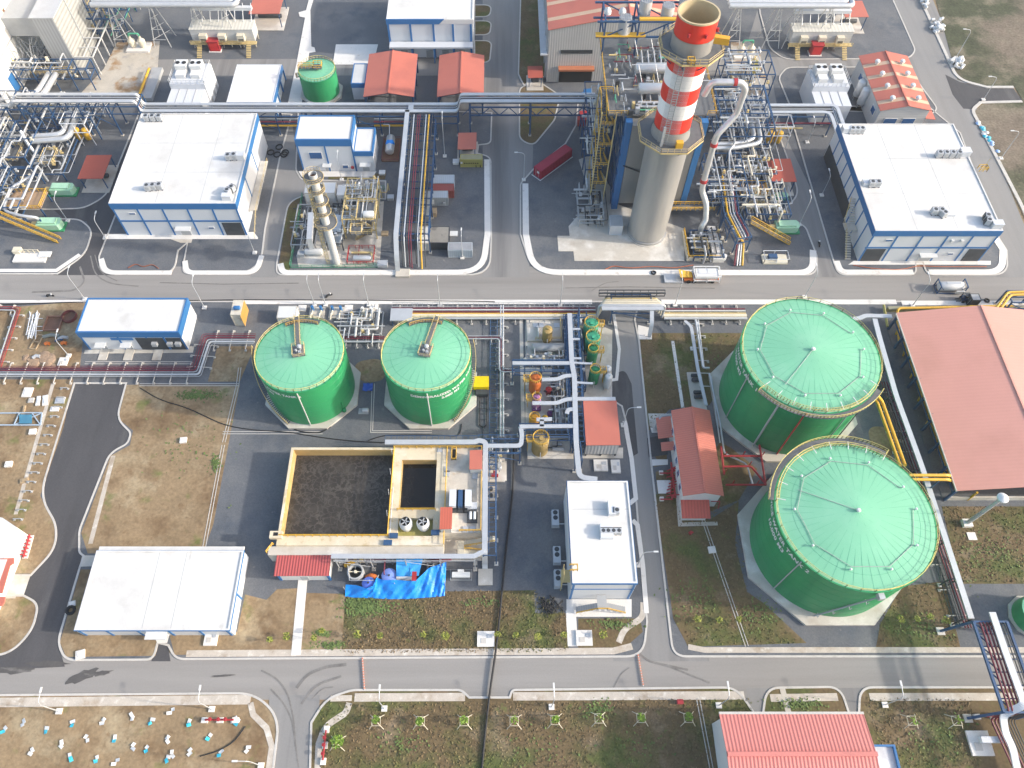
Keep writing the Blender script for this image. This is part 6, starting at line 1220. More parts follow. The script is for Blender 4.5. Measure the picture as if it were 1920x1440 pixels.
t, pt = px_cont('tall white and grey cabinet standing alone left of the chimney foot',(1145,424),(1168,424),404,3.4,M('silvery_cabinet',(.55,.57,.60),.4,.2,.06,.4),m_grey,'control_cabinet',cat='cabinet',ribs=False)
t, pt = px_cont('white equipment house with a dark opening behind the slim flare stack',(570,362),(627,362),342,4.6,m_white,name='equipment_house',cat='cabin',ribs=False); a = pt(0,0,0); P1('opening', m_dark, t, (G(604,374).x,G(621,374).x,pt(0,-2.5,0)[1]-.3,pt(0,-2.4,0)[1]+.2,1.2,3.2)); P1('side_box', m_white, t, (pt(5.2,0,0)[0]-.9,pt(5.2,0,0)[0]+1.3,a[1]-2,a[1]+1.4,.1,4.0))
px_cont('white switch box behind the left middle green tank',(519,596),(553,596),574,2.7,m_white,name='switch_house',cat='cabin')
t, pt = px_cont('rusty white and orange kiosk with a blue drum on top, near the main road',(432,590),(450,590),563,4.4,M('rust_streaked_white',(.62,.57,.48),.7,0,.15,.6,.08,4,[((.40,.22,.08),.5,.55,.75,I3)]),name='kiosk',cat='kiosk',ribs=False); p = G(444,577,5); mb = MB(); mb.hcyl((p.x-.6,p.y,5.0),(p.x+.6,p.y,5.0),.5,14); mb.ob('water_drum', m_blue, t, True)
ko = G(450,590,4.4).x; P1('orange_side', M('amber_side',(.50,.27,.07),.6,0,.15,.5), t, (ko+.02,ko+.1,pt(0,0,0)[1]-2.4,pt(0,0,0)[1]+2.4,.2,4.0))
# red flat canopies
def canopy(label, fl, fr, yb, h, n=4, mat=None, dxp=0):
    a = G(*fl,h); b = G(*fr,h); c = G(fl[0]+dxp,yb,h); t = T('canopy', label, 'canopy', (a.x,a.y,0)); lean(t,'roof',a.x,b.x,a.y,c.y,h,h+.12,mat or m_stair); mb = MB()
    for x in (a.x+.4,b.x-.4):
        for y in (a.y+.4,c.y-.4): mb.beam((x,y,.1),(x,y,h-.14),.22)
    mb.ob('post', m_steelb, t); mb = MB(); mb.hcyl((a.x+1.2,(a.y+c.y)/2,1.0),(b.x-1.2,(a.y+c.y)/2,1.0),.6,12); mb.ob('machine', m_dark, t, True); P1('slab', m_conc, t, (a.x-.3,b.x+.3,a.y-1.2,c.y+.3,.1,.3)); return t
canopy('brownish red flat canopy left of the largest left hall',(145,335),(193,335),291,4,dxp=13); canopy('brownish red flat canopy right of the chimney, above the white valves',(1448,341),(1494,341),298,4,dxp=-8); canopy('small red flat canopy above the olive container',(858,280),(893,279),249,3.6,mat=m_roofr); canopy('small red canopy left of the grey turbine hall',(990,146),(1018,146),124,3.6); canopy('red roofed canopy at the top left, right of the white air ducts',(466,26),(524,26),-12,5,mat=m_roofr); canopy('red roofed canopy at the top right, below the white air ducts',(1585,32),(1629,32),2,5,mat=m_roofr)
# flare stack with ring platforms and its plant
p = G(632,495); X, Y = p.x, p.y-.0; t = T('flare_stack', 'slim pale stack with five yellow ring platforms', 'stack', (X,Y,0))
mb = MB(); mb.cyl(X,Y,.1,.6,1.3,20); mb.ob('base', m_conc, t); mb = MB(); mb.lathe(X,Y,[(.95,.5),(.9,29.6),(.82,29.6),(.8,27)],28); mb.ob('shaft', m_cladz, t, True); mb = MB(); mb.cyl(X,Y,28.6,28.7,.82,20); mb.ob('mouth', m_rust, t)
for z,r,a0 in ((14.6,2.6,PI*.75),(18.3,1.9,PI*.9),(21.6,1.9,PI*.9),(25.0,1.8,0),(28.6,2.2,PI)):
    mb = MB(); mb.lathe(X,Y,[(.95,z),(r,z),(r,z-.12),(.95,z-.12)],24); mb.ob('ring_platform', m_grate, t); mb = MB(); mb.rail(ringpts(X,Y,r,z,a0-2.2,a0+2.6,14),1.1,1.4,.045); mb.tube(ringpts(X,Y,r+.02,z+.05,0,2*PI,16),.07,4); mb.ob('ring_railing', m_ochre, t)
mb = MB()
for s in (-.35,.35): mb.beam((X-2.0+s,Y-.2,.2),(X-1.5+s,Y-.2,28.6),.09)
for k in range(56): z = .5+k*.5; mb.beam((X-2.3+.5*z/28,Y-.2,z),(X-1.6+.5*z/28,Y-.2,z),.07)
for k in range(24): mb.tube(ringpts(X-1.8+.4*k/24,Y-.2,.7,2+k*1.1,PI*.5,PI*1.6,6),.05,4)
mb.ob('caged_ladder', m_ochre, t)
pblock('yellow steel stair structure with white vessels right of the flare stack',655,448,712,372,(3.2,7),16,31,mats=(m_white,m_cladz,m_lag),fm=m_ochre,name='stair_structure')
fs = [q for q in bpy.data.objects if q.name.startswith('stair_structure') and q.parent is None][0]
for z,xa_,xb_,ya_,yb_ in ((3.3,657,700,440,415),(7.1,668,708,415,380),(7.1,657,680,440,425)):
    a = G(xa_,ya_,z); b = G(xb_,yb_,z); P1('platform', m_grate, fs, (a.x,b.x,a.y,b.y,z-.08,z)); mb = MB(); mb.rail([(a.x,a.y,z),(b.x,a.y,z),(b.x,b.y,z),(a.x,b.y,z),(a.x,a.y,z)],1.1,1.1,.06); mb.ob('platform_railing', m_ochre, fs)
p = G(690,402,8); mb = MB(); mb.hcyl((p.x-1,p.y,8),(p.x+1.2,p.y,8),.9,14); mb.ob('white_vessel', m_white, fs, True)
d = T('ladder_stair', 'yellow zigzag stair in front of the stair structure by the flare stack', 'stair', G(690,450)); mb = MB(); rl2 = MB(); a = G(668,452); b = G(700,432)
for k in range(10): mb.box(a.x+k*.42,a.x+.42+k*.42,a.y,a.y+1,.3+k*.3,.38+k*.3); mb.box(b.x-k*.42-.42,b.x-k*.42,a.y+1.2,a.y+2.2,3.4+k*.35,3.48+k*.35)
rl2.rail([(a.x,a.y,.3),(a.x+4.2,a.y,3.3)],1.1,1,.07); rl2.rail([(b.x,a.y+1.2,3.4),(b.x-4.2,a.y+1.2,6.9)],1.1,1,.07); mb.ob('tread', m_wood, d); rl2.ob('railing', m_ochre, d)
for P, w, lab, m in (([(583,400,5),(580,450,5),(586,472,1.2)],1.3,'pale rectangular duct left of the flare stack',m_silver),([(640,405,3.4),(634,432,3.4),(628,455,1)],2.6,'wide pale grey boiler duct behind the flare stack',m_cg)):
    t = T('flue_duct', lab, 'duct', G(P[0][0],P[0][1])); Q = W(P); mb = MB(); mb.ribbon([tuple(q) for q in Q],w,-.9,.4); mb.ob('casing', m, t); mb = MB()
    for q in Q[:2]: mb.beam((q.x-w*.4,q.y,.1),(q.x-w*.4,q.y,q.z-.9),.15); mb.beam((q.x+w*.4,q.y,.1),(q.x+w*.4,q.y,q.z-.9),.15)
    mb.ob('leg', m_dark, t)
pblock('dark pumps and pipework left of the flare stack behind the green fence',556,470,600,395,(2.2,),18,33,mats=(m_silver,m_grey,m_dark),plat=False,fm=m_grey); pblock('pipes and valves behind the yellow stair structure, beside the dark lane',640,385,715,360,(2.0,),16,34,mats=(m_white,m_silver,m_beige,m_ochre),plat=False,fm=m_silver); pblock('dark pipes between the flare stack and the yellow stair structure',622,470,650,395,(2.5,),12,35,mats=(m_dark,m_grey,m_silver),plat=False,fm=m_dark)
p = G(678,485); t = T('gas_skid', 'skid with red railings around a silver horizontal vessel, by the main road', 'skid', (p.x,p.y,0)); a = G(652,498); b = G(704,468); P1('base', m_conc, t, (a.x,b.x,a.y,b.y,.1,.4)); mb = MB(); mb.rail([(a.x,a.y,.4),(b.x,a.y,.4),(b.x,b.y,.4),(a.x,b.y,.4),(a.x,a.y,.4)],1.2,1.6,.07); mb.beam(((a.x+b.x)/2-.6,a.y,.4),((a.x+b.x)/2-.6,b.y,1.6),.15); mb.ob('red_railing', m_red, t); mb = MB(); mb.hcyl((p.x-1.6,a.y+1.3,1.3),(p.x+2.6,a.y+1.3,1.3),.75,16); mb.ob('vessel', m_lag, t, True); mb = MB(); mb.tube(fil([(p.x-2.4,a.y+3.2,1.2),(p.x+2.6,a.y+3.2,1.2),(p.x+2.6,a.y+1.3,1.3)],.5),.3,10); mb.ob('pipe', m_ochre, t, True)
p = G(590,478); t = T('blower', 'pale fan casing on a slab at the left foot of the flare stack', 'blower', (p.x,p.y,0)); mb = MB(); mb.hcyl((p.x-2,p.y,1.1),(p.x+2,p.y,1.1),.9,16); mb.ob('casing', m_cladz, t, True); P1('motor', m_grey, t, (p.x-4,p.x-2.3,p.y-1,p.y+.4,.2,1.2))
# green mesh fences round the flare yard
def fence(label, pts, h, mat, step=2.5):
    P = W(pts); t = T('mesh_fence', label, 'fence', P[0]); mb = MB(); fr = MB()
    for a, b in zip(P, P[1:]):
        n = max(1,int((b-a).length/step))
        for i in range(n+1): q = a.lerp(b,i/n); fr.beam((q.x,q.y,.1),(q.x,q.y,h+.1),.09)
        fr.beam((a.x,a.y,h),(b.x,b.y,h),.08); fr.beam((a.x,a.y,.25),(b.x,b.y,.25),.1)
        m = max(2,int((b-a).length/.35))
        for i in range(m): q = a.lerp(b,i/m); mb.beam((q.x,q.y,.2),(q.x,q.y,h),.03)
        for k in range(1,4): mb.beam((a.x,a.y,h*k/4),(b.x,b.y,h*k/4),.03)
    fr.ob('post', mat, t); mb.ob('mesh', mat, t)
m_fg = M('green_fence_paint', (.10,.30,.20), .6)
fence('green mesh fence on the left side of the flare yard',[(545,503),(556,445),(568,368)],1.5,m_fg); fence('green mesh fence along the front of the flare yard',[(545,503),(648,503)],1.2,m_fg); fence('green mesh fence along the front of the red railed skid',[(648,503),(708,502)],1.5,m_fg); fence('green mesh fence behind the flare yard beside the dark lane',[(655,357),(722,356)],1.5,m_fg)
# skid right of the tall hall
p = G(733,285); t = T('tank_skid', 'rusty skid with a silver horizontal tank under a blue sheet, right of the tall hall', 'skid', (p.x,p.y,0)); P1('base', m_rust, t, (p.x-2.2,p.x+2.4,p.y-4,p.y+5,.1,.5)); mb = MB(); mb.hcyl((p.x,p.y-2,2),(p.x,p.y+3.4,2),1.2,18); mb.ob('tank', m_lag, t, True); mb = MB(); mb.lathe(p.x,p.y+.6,[(1.3,2.3),(1.0,3.1),(.05,3.3)],10); mb.ob('blue_sheet', m_tarp, t, True); mb = MB(); mb.rail([(p.x-2.2,p.y-4,.5),(p.x+2.4,p.y-4,.5),(p.x+2.4,p.y+5,.5),(p.x-2.2,p.y+5,.5),(p.x-2.2,p.y-4,.5)],.5,2,.06,False); mb.ob('kerb_rail', m_crim, t); mb = MB(); mb.tube(fil([(p.x-.3,p.y+3,3),(p.x-.3,p.y+6,4.4),(p.x-2,p.y+6,4.4)],.5),.12,8); mb.ob('pipe', m_silver, t)
for k,(px,py) in enumerate(((508,287),(524,277),(535,287),(533,291),(520,291))):
    p = G(px,py); o = MB(); o.tube([(p.x+.9*cos(a*PI/6),p.y+1.0*sin(a*PI/6),.28) for a in range(13)],.17,6); tag(o.ob('rubber_ring', m_black), 'black rubber ring lying on the paving left of the tall blue and white hall', 'rubber ring', 'black rubber rings on the paving')
for px,py,lab in ((1225,513,'black tyre on the kerb left of the yellow and white concrete pump'),(1849,565,'black tyre on the pavement above the warehouse')):
    p = G(px,py); o = MB(); o.tube([(p.x+.5*cos(a*PI/6),p.y+.5*sin(a*PI/6),.36) for a in range(13)],.2,6); tag(o.ob('tyre', m_black), lab, 'tyre')
# cooling houses and electrical houses on the north side
def cooling(label, fl, fr, yb, ybk, h):
    a = G(*fl,h); b = G(*fr,h); c = G(fl[0],yb,h); e = G(fl[0],ybk,h+1.6); t = T('cooling_house', label, 'equipment house', (a.x,a.y,0)); P1('lower_house', m_panel, t, (a.x,b.x,a.y,c.y,.1,h)); 
    for k in range(1,4): P1('roof_seam', m_grey, t, (a.x+(b.x-a.x)*k/4-.08,a.x+(b.x-a.x)*k/4+.08,a.y+.1,c.y,h,h+.08))
    P1('upper_house', m_panel, t, (a.x,b.x+.4,c.y,e.y,.1,h+1.6)); mb = MB(); z = h+1.6; mb.rail([(a.x,c.y+.1,z),(b.x+.4,c.y+.1,z),(b.x+.4,e.y,z),(a.x,e.y,z),(a.x,c.y+.1,z)],1.1,1.3,.06); mb.ob('railing', m_silver, t)
    for s in (.28,.72):
        x = a.x+(b.x-a.x)*s; y = (c.y+e.y)/2; u = P1('air_handler', m_white, t, (x-1.6,x+1.6,y+.3,y+3.4,z,z+2.2)); 
        for q in (-.9,.9): mb = MB(); mb.cyl(x+q,y+1.9,z+2.2,z+2.35,.6,14); mb.ob('fan_opening', m_black, u)
        P1('fan_duct', m_white, t, (x-1.2,x+1.4,y-2.2,y+.2,z,z+1.2))
    for k in range(3): P1('door', m_grey, t, (b.x+.38,b.x+.5,c.y+1+k*3,c.y+2+k*3,.1,2.4))
cooling('white cooling house with railed roof units, left of the low white store',(312,193),(376,193),167,119,6.0); cooling('white cooling house with railed roof units, left of the striped red stores hall',(1531,199),(1597,199),172,130,6.0)
def ehouse(label, fl, fr, yb, h, px_red):
    a = G(*fl,h); b = G(*fr,h); c = G(fl[0],yb,h); t = T('electrical_house', label, 'equipment house', (a.x,a.y,0)); P1('body', m_cladz, t, (a.x,b.x,a.y,c.y,2.2,h-.2)); P1('roof', M('cream_ribbed_roof_'+str(fl[0]),(.60,.58,.52),.6,0,.06,.3,.02,5,rib=('X',1.0,.09)), t, (a.x-.1,b.x+.1,a.y-.1,c.y+.1,h-.2,h)); mb = MB()
    for k in range(6):
        for y in (a.y+.3,c.y-.3): mb.beam((a.x+.3+(b.x-a.x-.6)*k/5,y,.1),(a.x+.3+(b.x-a.x-.6)*k/5,y,2.2),.25)
    mb.ob('stilt', m_beige, t); P1('gallery', m_ochre, t, (a.x-.5,b.x+.5,a.y-1.5,a.y-.02,2.1,2.25)); mb = MB(); mb.rail([(a.x-.5,a.y-1.5,2.25),(b.x+.5,a.y-1.5,2.25)],1.1,1.4,.06); mb.ob('gallery_railing', m_ochre, t)
    for s in (.2,.5,.8): x = a.x+(b.x-a.x)*s; u = P1('air_conditioner', m_beige, t, (x-1.1,x+1.1,a.y-1.4,a.y-.02,3,5)); P1('louvre', m_dark, u, (x-.8,x+.8,a.y-1.45,a.y-1.38,3.1,3.9))
    for x in (a.x+1.5,b.x-2.5):
        mb = MB()
        for k in range(8): mb.box(x,x+1.4,a.y-1.6-(k+1)*.45,a.y-1.6-k*.45,2.0-k*.26,2.08-k*.26)
        mb.ob('stair', m_ochre, t)
    for k in range(8): x = a.x+.8+k*(b.x-a.x-1.6)/7; mb = MB(); mb.tube([(x,c.y-1,h),(x,c.y+3,h+3.5)],.12,6); mb.ob('cable_riser', m_silver, t)
    P1('bus_duct', m_panel, t, (a.x+.5,b.x-.5,c.y+1.4,c.y+2.6,h+2,h+3))
ehouse('cream electrical house on stilts with three air conditioners, upper left',(354,55),(472,56),37,6.2,0); ehouse('cream electrical house on stilts with three air conditioners, upper right',(1488,59),(1602,59),43,6.2,0)
for px,py,lab in ((404,88,'red fire cabinet below the upper left electrical house'),(1528,95,'red fire cabinet below the upper right electrical house')):
    p = G(px,py+10); t = T('fire_cabinet', lab, 'cabinet', (p.x,p.y,0)); P1('body', m_red, t, (p.x-1.6,p.x+1.6,p.y,p.y+2.2,.3,3.4)); P1('plinth', m_concw, t, (p.x-1.9,p.x+1.9,p.y-.4,p.y+2.4,.1,.3)); P1('roof', m_red, t, (p.x-1.8,p.x+1.8,p.y-.2,p.y+2.4,3.4,3.6)); P1('door_panel', M('bright_red_'+str(px),(.6,.03,.03),.5), t, (p.x-1.2,p.x+1.2,p.y-.06,p.y,.6,3.0))
for px,py,lab in ((1603,186,'left one of two white upright gas tanks beside the striped stores hall'),(1610,201,'right one of two white upright gas tanks beside the striped stores hall')):
    p = G(px,py); t = T('gas_tank', lab, 'tank', (p.x,p.y,0)); mb = MB(); mb.hcyl((p.x,p.y,1.6),(p.x,p.y,6.0),1.2,20); mb.ob('shell', m_white, t, True)
    for k in range(4): a = k*PI/2+.5; mb = MB(); mb.beam((p.x+cos(a),p.y+sin(a),.1),(p.x+cos(a),p.y+sin(a),1.7),.2); mb.ob('leg', m_grey, t)
for px,py,lab in ((163,262,'white pipe frame around yellow drums, left process area'),(1446,268,'white pipe frame around yellow drums, right process area')):
    p = G(px,py); t = T('drum_cage', lab, 'drum cage', (p.x,p.y,0)); mb = MB()
    for z in (4.5,7.5): mb.tube([(p.x-3.4,p.y-2.4,z),(p.x+3.4,p.y-2.4,z),(p.x+3.4,p.y+2.4,z),(p.x-3.4,p.y+2.4,z),(p.x-3.4,p.y-2.4,z)],.16,5)
    for x in (-3.4,3.4,0):
        for y in (-2.4,2.4): mb.beam((p.x+x,p.y+y,.1),(p.x+x*.9,p.y+y,7.5),.2)
    mb.ob('cage_frame', m_panel, t)
    for s in (-1,1): mb = MB(); mb.hcyl((p.x+s*1.2,p.y-.5,1),(p.x+s*1.2,p.y-.5,4.0),.9,16); mb.ob('drum', m_yellow, t, True)
for px,py,lab in ((123,362,'pale green pump enclosure nearest the brownish red canopy'),(99,427,'pale green pump enclosure near the yellow stair at the left'),(1472,432,'pale green pump enclosure near the yellow stair at the right'),(1462,372,'small pale green tank right of the white valves')):
    p = G(px,py); s = .6 if px == 1462 else 1; t = T('pump_enclosure', lab, 'pump', (p.x,p.y,0)); mb = MB(); mb.prism([(p.x-3*s,p.y-1.3*s),(p.x+2.4*s,p.y-1.3*s),(p.x+3*s,p.y-.5*s),(p.x+3*s,p.y+.8*s),(p.x+2.4*s,p.y+1.5*s),(p.x-3*s,p.y+1.5*s)],.5,2.2*s); mb.ob('casing', m_mint, t); mb = MB(); mb.prism([(p.x-2.4*s,p.y-.9*s),(p.x+2*s,p.y-.9*s),(p.x+2*s,p.y+1*s),(p.x-2.4*s,p.y+1*s)],2.2*s,2.7*s); mb.ob('hood', m_mint, t); P1('skid', m_vgreen, t, (p.x-4.4*s,p.x+3.4*s,p.y-1.5*s,p.y+1.7*s,.1,.5)); mb = MB(); mb.hcyl((p.x-4.4*s,p.y,1.2*s),(p.x-3.1*s,p.y,1.2*s),.8*s,12); mb.ob('motor', m_ochre, t, True)
for a, b, lab in (((0,405),(112,452),'long yellow stair with railings at the left edge, above the pale green pump'),((1408,415),(1480,455),'long yellow stair with railings right of the chimney')):
    t = T('access_stair', lab, 'stair', G(*b)); A = G(a[0],a[1],5.4); B = G(b[0],b[1],.2); mb = MB(); rl2 = MB(); n = 26; d_ = (B-A); nn = V((-d_.y,d_.x,0)).normalized()*.7
    for k in range(n): q = A.lerp(B,(k+.5)/n); mb.cb(q.x,q.y,q.z,.5,1.3,.08,math.atan2(d_.y,d_.x))
    for s in (-1,1): rl2.rail([A+nn*s,B+nn*s],1.1,1.3,.08); rl2.beam(A+nn*s,B+nn*s,.16)
    mb.ob('tread', m_grate, t); rl2.ob('railing', m_yellow, t)
for px,py,w,d_,lab in ((50,375,9,6,'brown decked platform with yellow rails in the left process area'),(1410,355,7,4,'brown decked platform among white pipes right of the chimney')):
    p = G(px,py,3.4); t = T('equipment_platform', lab, 'platform', (p.x,p.y,0)); P1('deck', M('tan_deck_'+str(px),(.40,.27,.17),.8,0,.15,.4), t, (p.x-w/2,p.x+w/2,p.y-d_/2,p.y+d_/2,3.2,3.4)); mb = MB(); mb.rail([(p.x-w/2,p.y-d_/2,3.4),(p.x+w/2,p.y-d_/2,3.4),(p.x+w/2,p.y+d_/2,3.4),(p.x-w/2,p.y+d_/2,3.4)],1.1,1.2,.07); mb.ob('railing', m_yellow, t); mb = MB()
    for x in (-w/2+.3,w/2-.3):
        for y in (-d_/2+.3,d_/2-.3): mb.beam((p.x+x,p.y+y,.1),(p.x+x,p.y+y,3.2),.3)
    mb.ob('leg', m_steelb, t)
def bend(label, px, lines, m=None, name='large_pipe', zs=None):
    t = T(name, label, 'pipe', G(px[0][0],px[0][1])); P = W(px)
    for o, r in lines: pipe(t, offs(P,o), r, m or m_lag, d=2.2, n=12)
    mb = MB()
    for q in P[1:-1]: mb.beam((q.x,q.y,.1),(q.x,q.y,q.z-.6),.3)
    if len(P) > 2: mb.ob('support_post', m_steelb, t)
bend('pair of fat silver pipes bending round below the long rack, left process area',[(132,210,5),(118,252,5),(62,256,5)],((0,.75),(1.9,.75))); bend('fat silver pipe pair sloping beside the tall white hall',[(92,138,5),(72,172,5),(40,190,3)],((0,.8),(2.0,.8))); bend('fat silver pipe pair bending down right of the boiler, by the right rack',[(1408,222,6),(1415,262,6),(1372,270,6),(1340,270,6)],((0,.6),(1.6,.6))); bend('white pipe zigzagging across the right process area',[(1306,345,5),(1360,345,5),(1366,353,5),(1408,354,5),(1422,402,2)],((0,.32),)); bend('tall white pipe run above the valves, right process area',[(1372,225,7),(1378,270,7),(1367,282,7),(1368,330,6),(1380,400,5)],((0,.28),)); bend('silver pipe loop around the tan platform, left process area',[(60,330,5),(20,352,5),(5,395,5),(40,405,5),(72,408,4),(75,418,1)],((0,.4),)); bend('slanting pale pipe above the tan platform, left process area',[(38,245,8),(52,270,5),(70,292,2)],((0,.45),))
a = (1366,395); t = T('pipe_rack', 'narrow blue rack with maroon and yellow pipes running to the road, right of the chimney', 'pipe rack', G(1390,450)); Q = W([(1362,330,5.5),(1372,400,5.5),(1396,446,5.5)])
for k,(m,r) in enumerate(((m_crim,.2),(m_silver,.15),(m_silver,.15),(m_yellow,.24))): pipe(t, offs(Q,1.2-k*.75)+[V((G(1378+k*4,478).x,G(1380,470).y,3.0)),V((G(1376+k*5,500).x,G(1380,500).y,.4))], r, m, d=1)
frame(t, Q, 3.8, 4, (0,-1.6), m_steelb, sec=.26)
p = G(1452,487); t = T('pump_skid', 'cream framed skid with a blue pump at the kerb corner right of the chimney', 'pump', (p.x,p.y,0)); P1('base', m_beige, t, (p.x-3.2,p.x+3,p.y-1.6,p.y+1.4,.1,.5)); P1('pump', m_steelb, t, (p.x-1.8,p.x+.3,p.y-.6,p.y+.7,.5,1.5)); mb = MB(); mb.rail([(p.x-3.1,p.y-1.5,.5),(p.x+2.9,p.y-1.5,.5),(p.x+2.9,p.y+1.3,.5),(p.x-3.1,p.y+1.3,.5),(p.x-3.1,p.y-1.5,.5)],1.4,2.8,.08,False); mb.ob('frame', m_panel, t)
p = G(60,482); t = T('pump_skid', 'cream framed skid with scattered boxes near the left edge of the main road', 'pump', (p.x,p.y,0)); P1('base', m_concw, t, (p.x-4,p.x+4,p.y-2,p.y+1,.1,.6)); P1('box', m_beige, t, (p.x-4.4,p.x-2.6,p.y+.4,p.y+2,.6,1.6)); P1('board', m_white, t, (p.x+2,p.x+5,p.y-.6,p.y+1.2,.6,.8)); mb = MB(); mb.rail([(p.x-3,p.y+.8,.6),(p.x+2,p.y+.8,.6)],1.2,1.2,.09); mb.ob('frame', m_beige, t)
for px,py,w,h,m,lab,nm in ((1334,470,1.6,3.4,m_concw,'concrete side wall of the pit at the vent pipe foot','pit_wall'),(1356,487,1.2,1.6,m_white,'white upright canister at the kerb right of the vent pipe','canister'),(1203,424,1.0,1.0,m_blue,'blue drums beside the chimney foot','drum_group')):
    p = G(px,py); o = MB(); o.cyl(p.x,p.y,.15,h,w*.5,12) if nm != 'pit_wall' else o.prism([(p.x-.4,p.y-4),(p.x+2.4,p.y-4),(p.x+1.6,p.y+7),(p.x-.4,p.y+7)],.1,1.4); tag(o.ob(nm, m), lab, nm.replace('_',' '))
t = T('pump_pit', 'recessed pump pit with yellow rails at the foot of the vent pipe', 'pit', G(1310,470)); a = G(1287,490); b = G(1337,437); P1('kerb_wall', m_beige, t, (a.x,b.x,a.y,a.y+.5,.1,.9),(a.x,a.x+.5,a.y+.5,b.y,.1,.9)); P1('floor', m_dark, t, (a.x+.5,b.x,a.y+.5,b.y,.1,.18)); mb = MB(); mb.rail([(a.x+.3,b.y,.9),(a.x+.3,a.y+.2,.9),(b.x,a.y+.2,.9)],1.1,1.3,.08); mb.ob('railing', m_yellow, t)
mb = MB(); pp_ = G(1290,402); tt = T('gantry_walkway', 'yellow railed walkway behind the chimney foot, below the boiler casing', 'walkway', (pp_.x,pp_.y,0)); mb.box(pp_.x-6,pp_.x+6,pp_.y-1,pp_.y+1,2.4,2.5); mb.ob('deck', m_grate, tt); mb = MB(); mb.rail([(pp_.x-6,pp_.y-1,2.5),(pp_.x+6,pp_.y-1,2.5)],1.1,1.2,.1); mb.rail([(pp_.x-6,pp_.y+1,2.5),(pp_.x+6,pp_.y+1,2.5)],1.1,1.2,.1); mb.ob('railing', m_yellow, tt)
# ---------------------------------------------------------------- condenser units on the roofs
def make_ac(x, y, z, s=1.0):
    t = T('condenser_unit', '', 'air conditioner', (x,y,z)); P1('casing', m_silver, t, (x-.55*s,x+.55*s,y-.45*s,y+.45*s,z+.15,z+1.35*s)); P1('back_grille', m_dark, t, (x-.5*s,x+.5*s,y+.451*s,y+.62*s,z+.2,z+1.3*s)); P1('feet', m_dark, t, (x-.5*s,x-.3*s,y-.5*s,y+.5*s,z,z+.149),(x+.3*s,x+.5*s,y-.5*s,y+.5*s,z,z+.149))
    mb = MB(); mb.tube([(x,y-.45*s,z+.75*s),(x,y-.49*s,z+.75*s)],.38*s,12); mb.ob('fan_guard', m_grey, t); mb = MB(); mb.cyl(x,y,z+1.35*s,z+1.38*s,.36*s,12); mb.ob('top_grille', m_dark, t); return t
ac0 = make_ac(0,0,0); ac0_used = [False]
ORD = {2:('left','right'),3:('left','middle','right'),4:('leftmost','second','third','rightmost')}
def ac_row(pts, z, where, group, rz=0.0, sc_f=1.25):
    n = len(pts)
    for k,(px,py) in enumerate(pts):
        p = G(px,py,z); lab = 'grey condenser unit '+where if n == 1 else ORD[n][k]+' grey condenser unit '+where
        if not ac0_used[0]: o = ac0; ac0_used[0] = True; o.location = (p.x,p.y,z); o.rotation_euler = (0,0,rz); o['label'] = lab; o['group'] = group
        else: o = dup(ac0,(p.x,p.y,z),rz,lab,group)
        o.scale = (sc_f,sc_f,sc_f)
GA = 'condenser units on the flat roofs'
zA, zB = 11.08, 10.78
ac_row([(277,226),(289,226),(301,226)],zA,'at the back left of the left hall roof',GA); ac_row([(430,299),(441,298)],zA,'near the right parapet of the left hall roof',GA); ac_row([(279,356),(290,355),(302,354)],zA,'in the front row on the left hall roof',GA); ac_row([(429,364),(437,358)],zA,'at the front right corner of the left hall roof',GA,-.5)
ac_row([(1595,249),(1604,249),(1613,249)],zB,'at the back left corner of the right hall roof',GA); ac_row([(1758,294),(1770,294),(1782,294),(1794,294)],zB,'in the long row on the right hall roof',GA); ac_row([(1632,349),(1643,349)],zB,'near the left parapet of the right hall roof',GA); ac_row([(1749,401),(1761,401)],zB,'in the back pair near the front of the right hall roof',GA); ac_row([(1767,406)],zB,'in front of the back pair on the right hall roof',GA,.4); ac_row([(1847,411),(1849,420)],zB,'at the front right corner of the right hall roof',GA,1.2)
ac_row([(1130,999),(1139,999),(1149,999),(1159,999)],9.99,'in the row on the white control building roof',GA,0,1.0); ac_row([(1155,961)],9.99,'standing alone on the white control building roof',GA,1.5,1.1)
for px,py,z,w,d_,h,lab in ((453,296,zA,1.9,1.8,1.5,'white roof box right of the condenser pair near the left hall parapet'),(427,373,zA,2.2,1.3,1.4,'white roof box at the front right corner of the left hall roof'),(1806,290,zB,2.4,1.9,1.6,'white roof box at the right end of the long condenser row'),(1866,425,zB,2.4,1.6,1.5,'white roof box at the front right corner of the right hall roof'),(1780,402,zB,2.2,1.5,.6,'low white roof slab beside the front condensers of the right hall'),(1585,246,zB,2.2,1.8,1.5,'white roof box at the back left corner of the right hall'),(1622,345,zB,1.6,1.6,1.0,'white roof box left of the condenser pair on the right hall'),(600,300,0,0,0,0,None)):
    if lab: p = G(px,py,z); o = MB(); o.box(p.x-w/2,p.x+w/2,p.y-d_/2,p.y+d_/2,z,z+h); o.box(p.x-w/2-.05,p.x+w/2+.05,p.y-d_/2-.05,p.y+d_/2+.05,z+h,z+h+.06); tag(o.ob('roof_box', m_panel), lab, 'roof box')
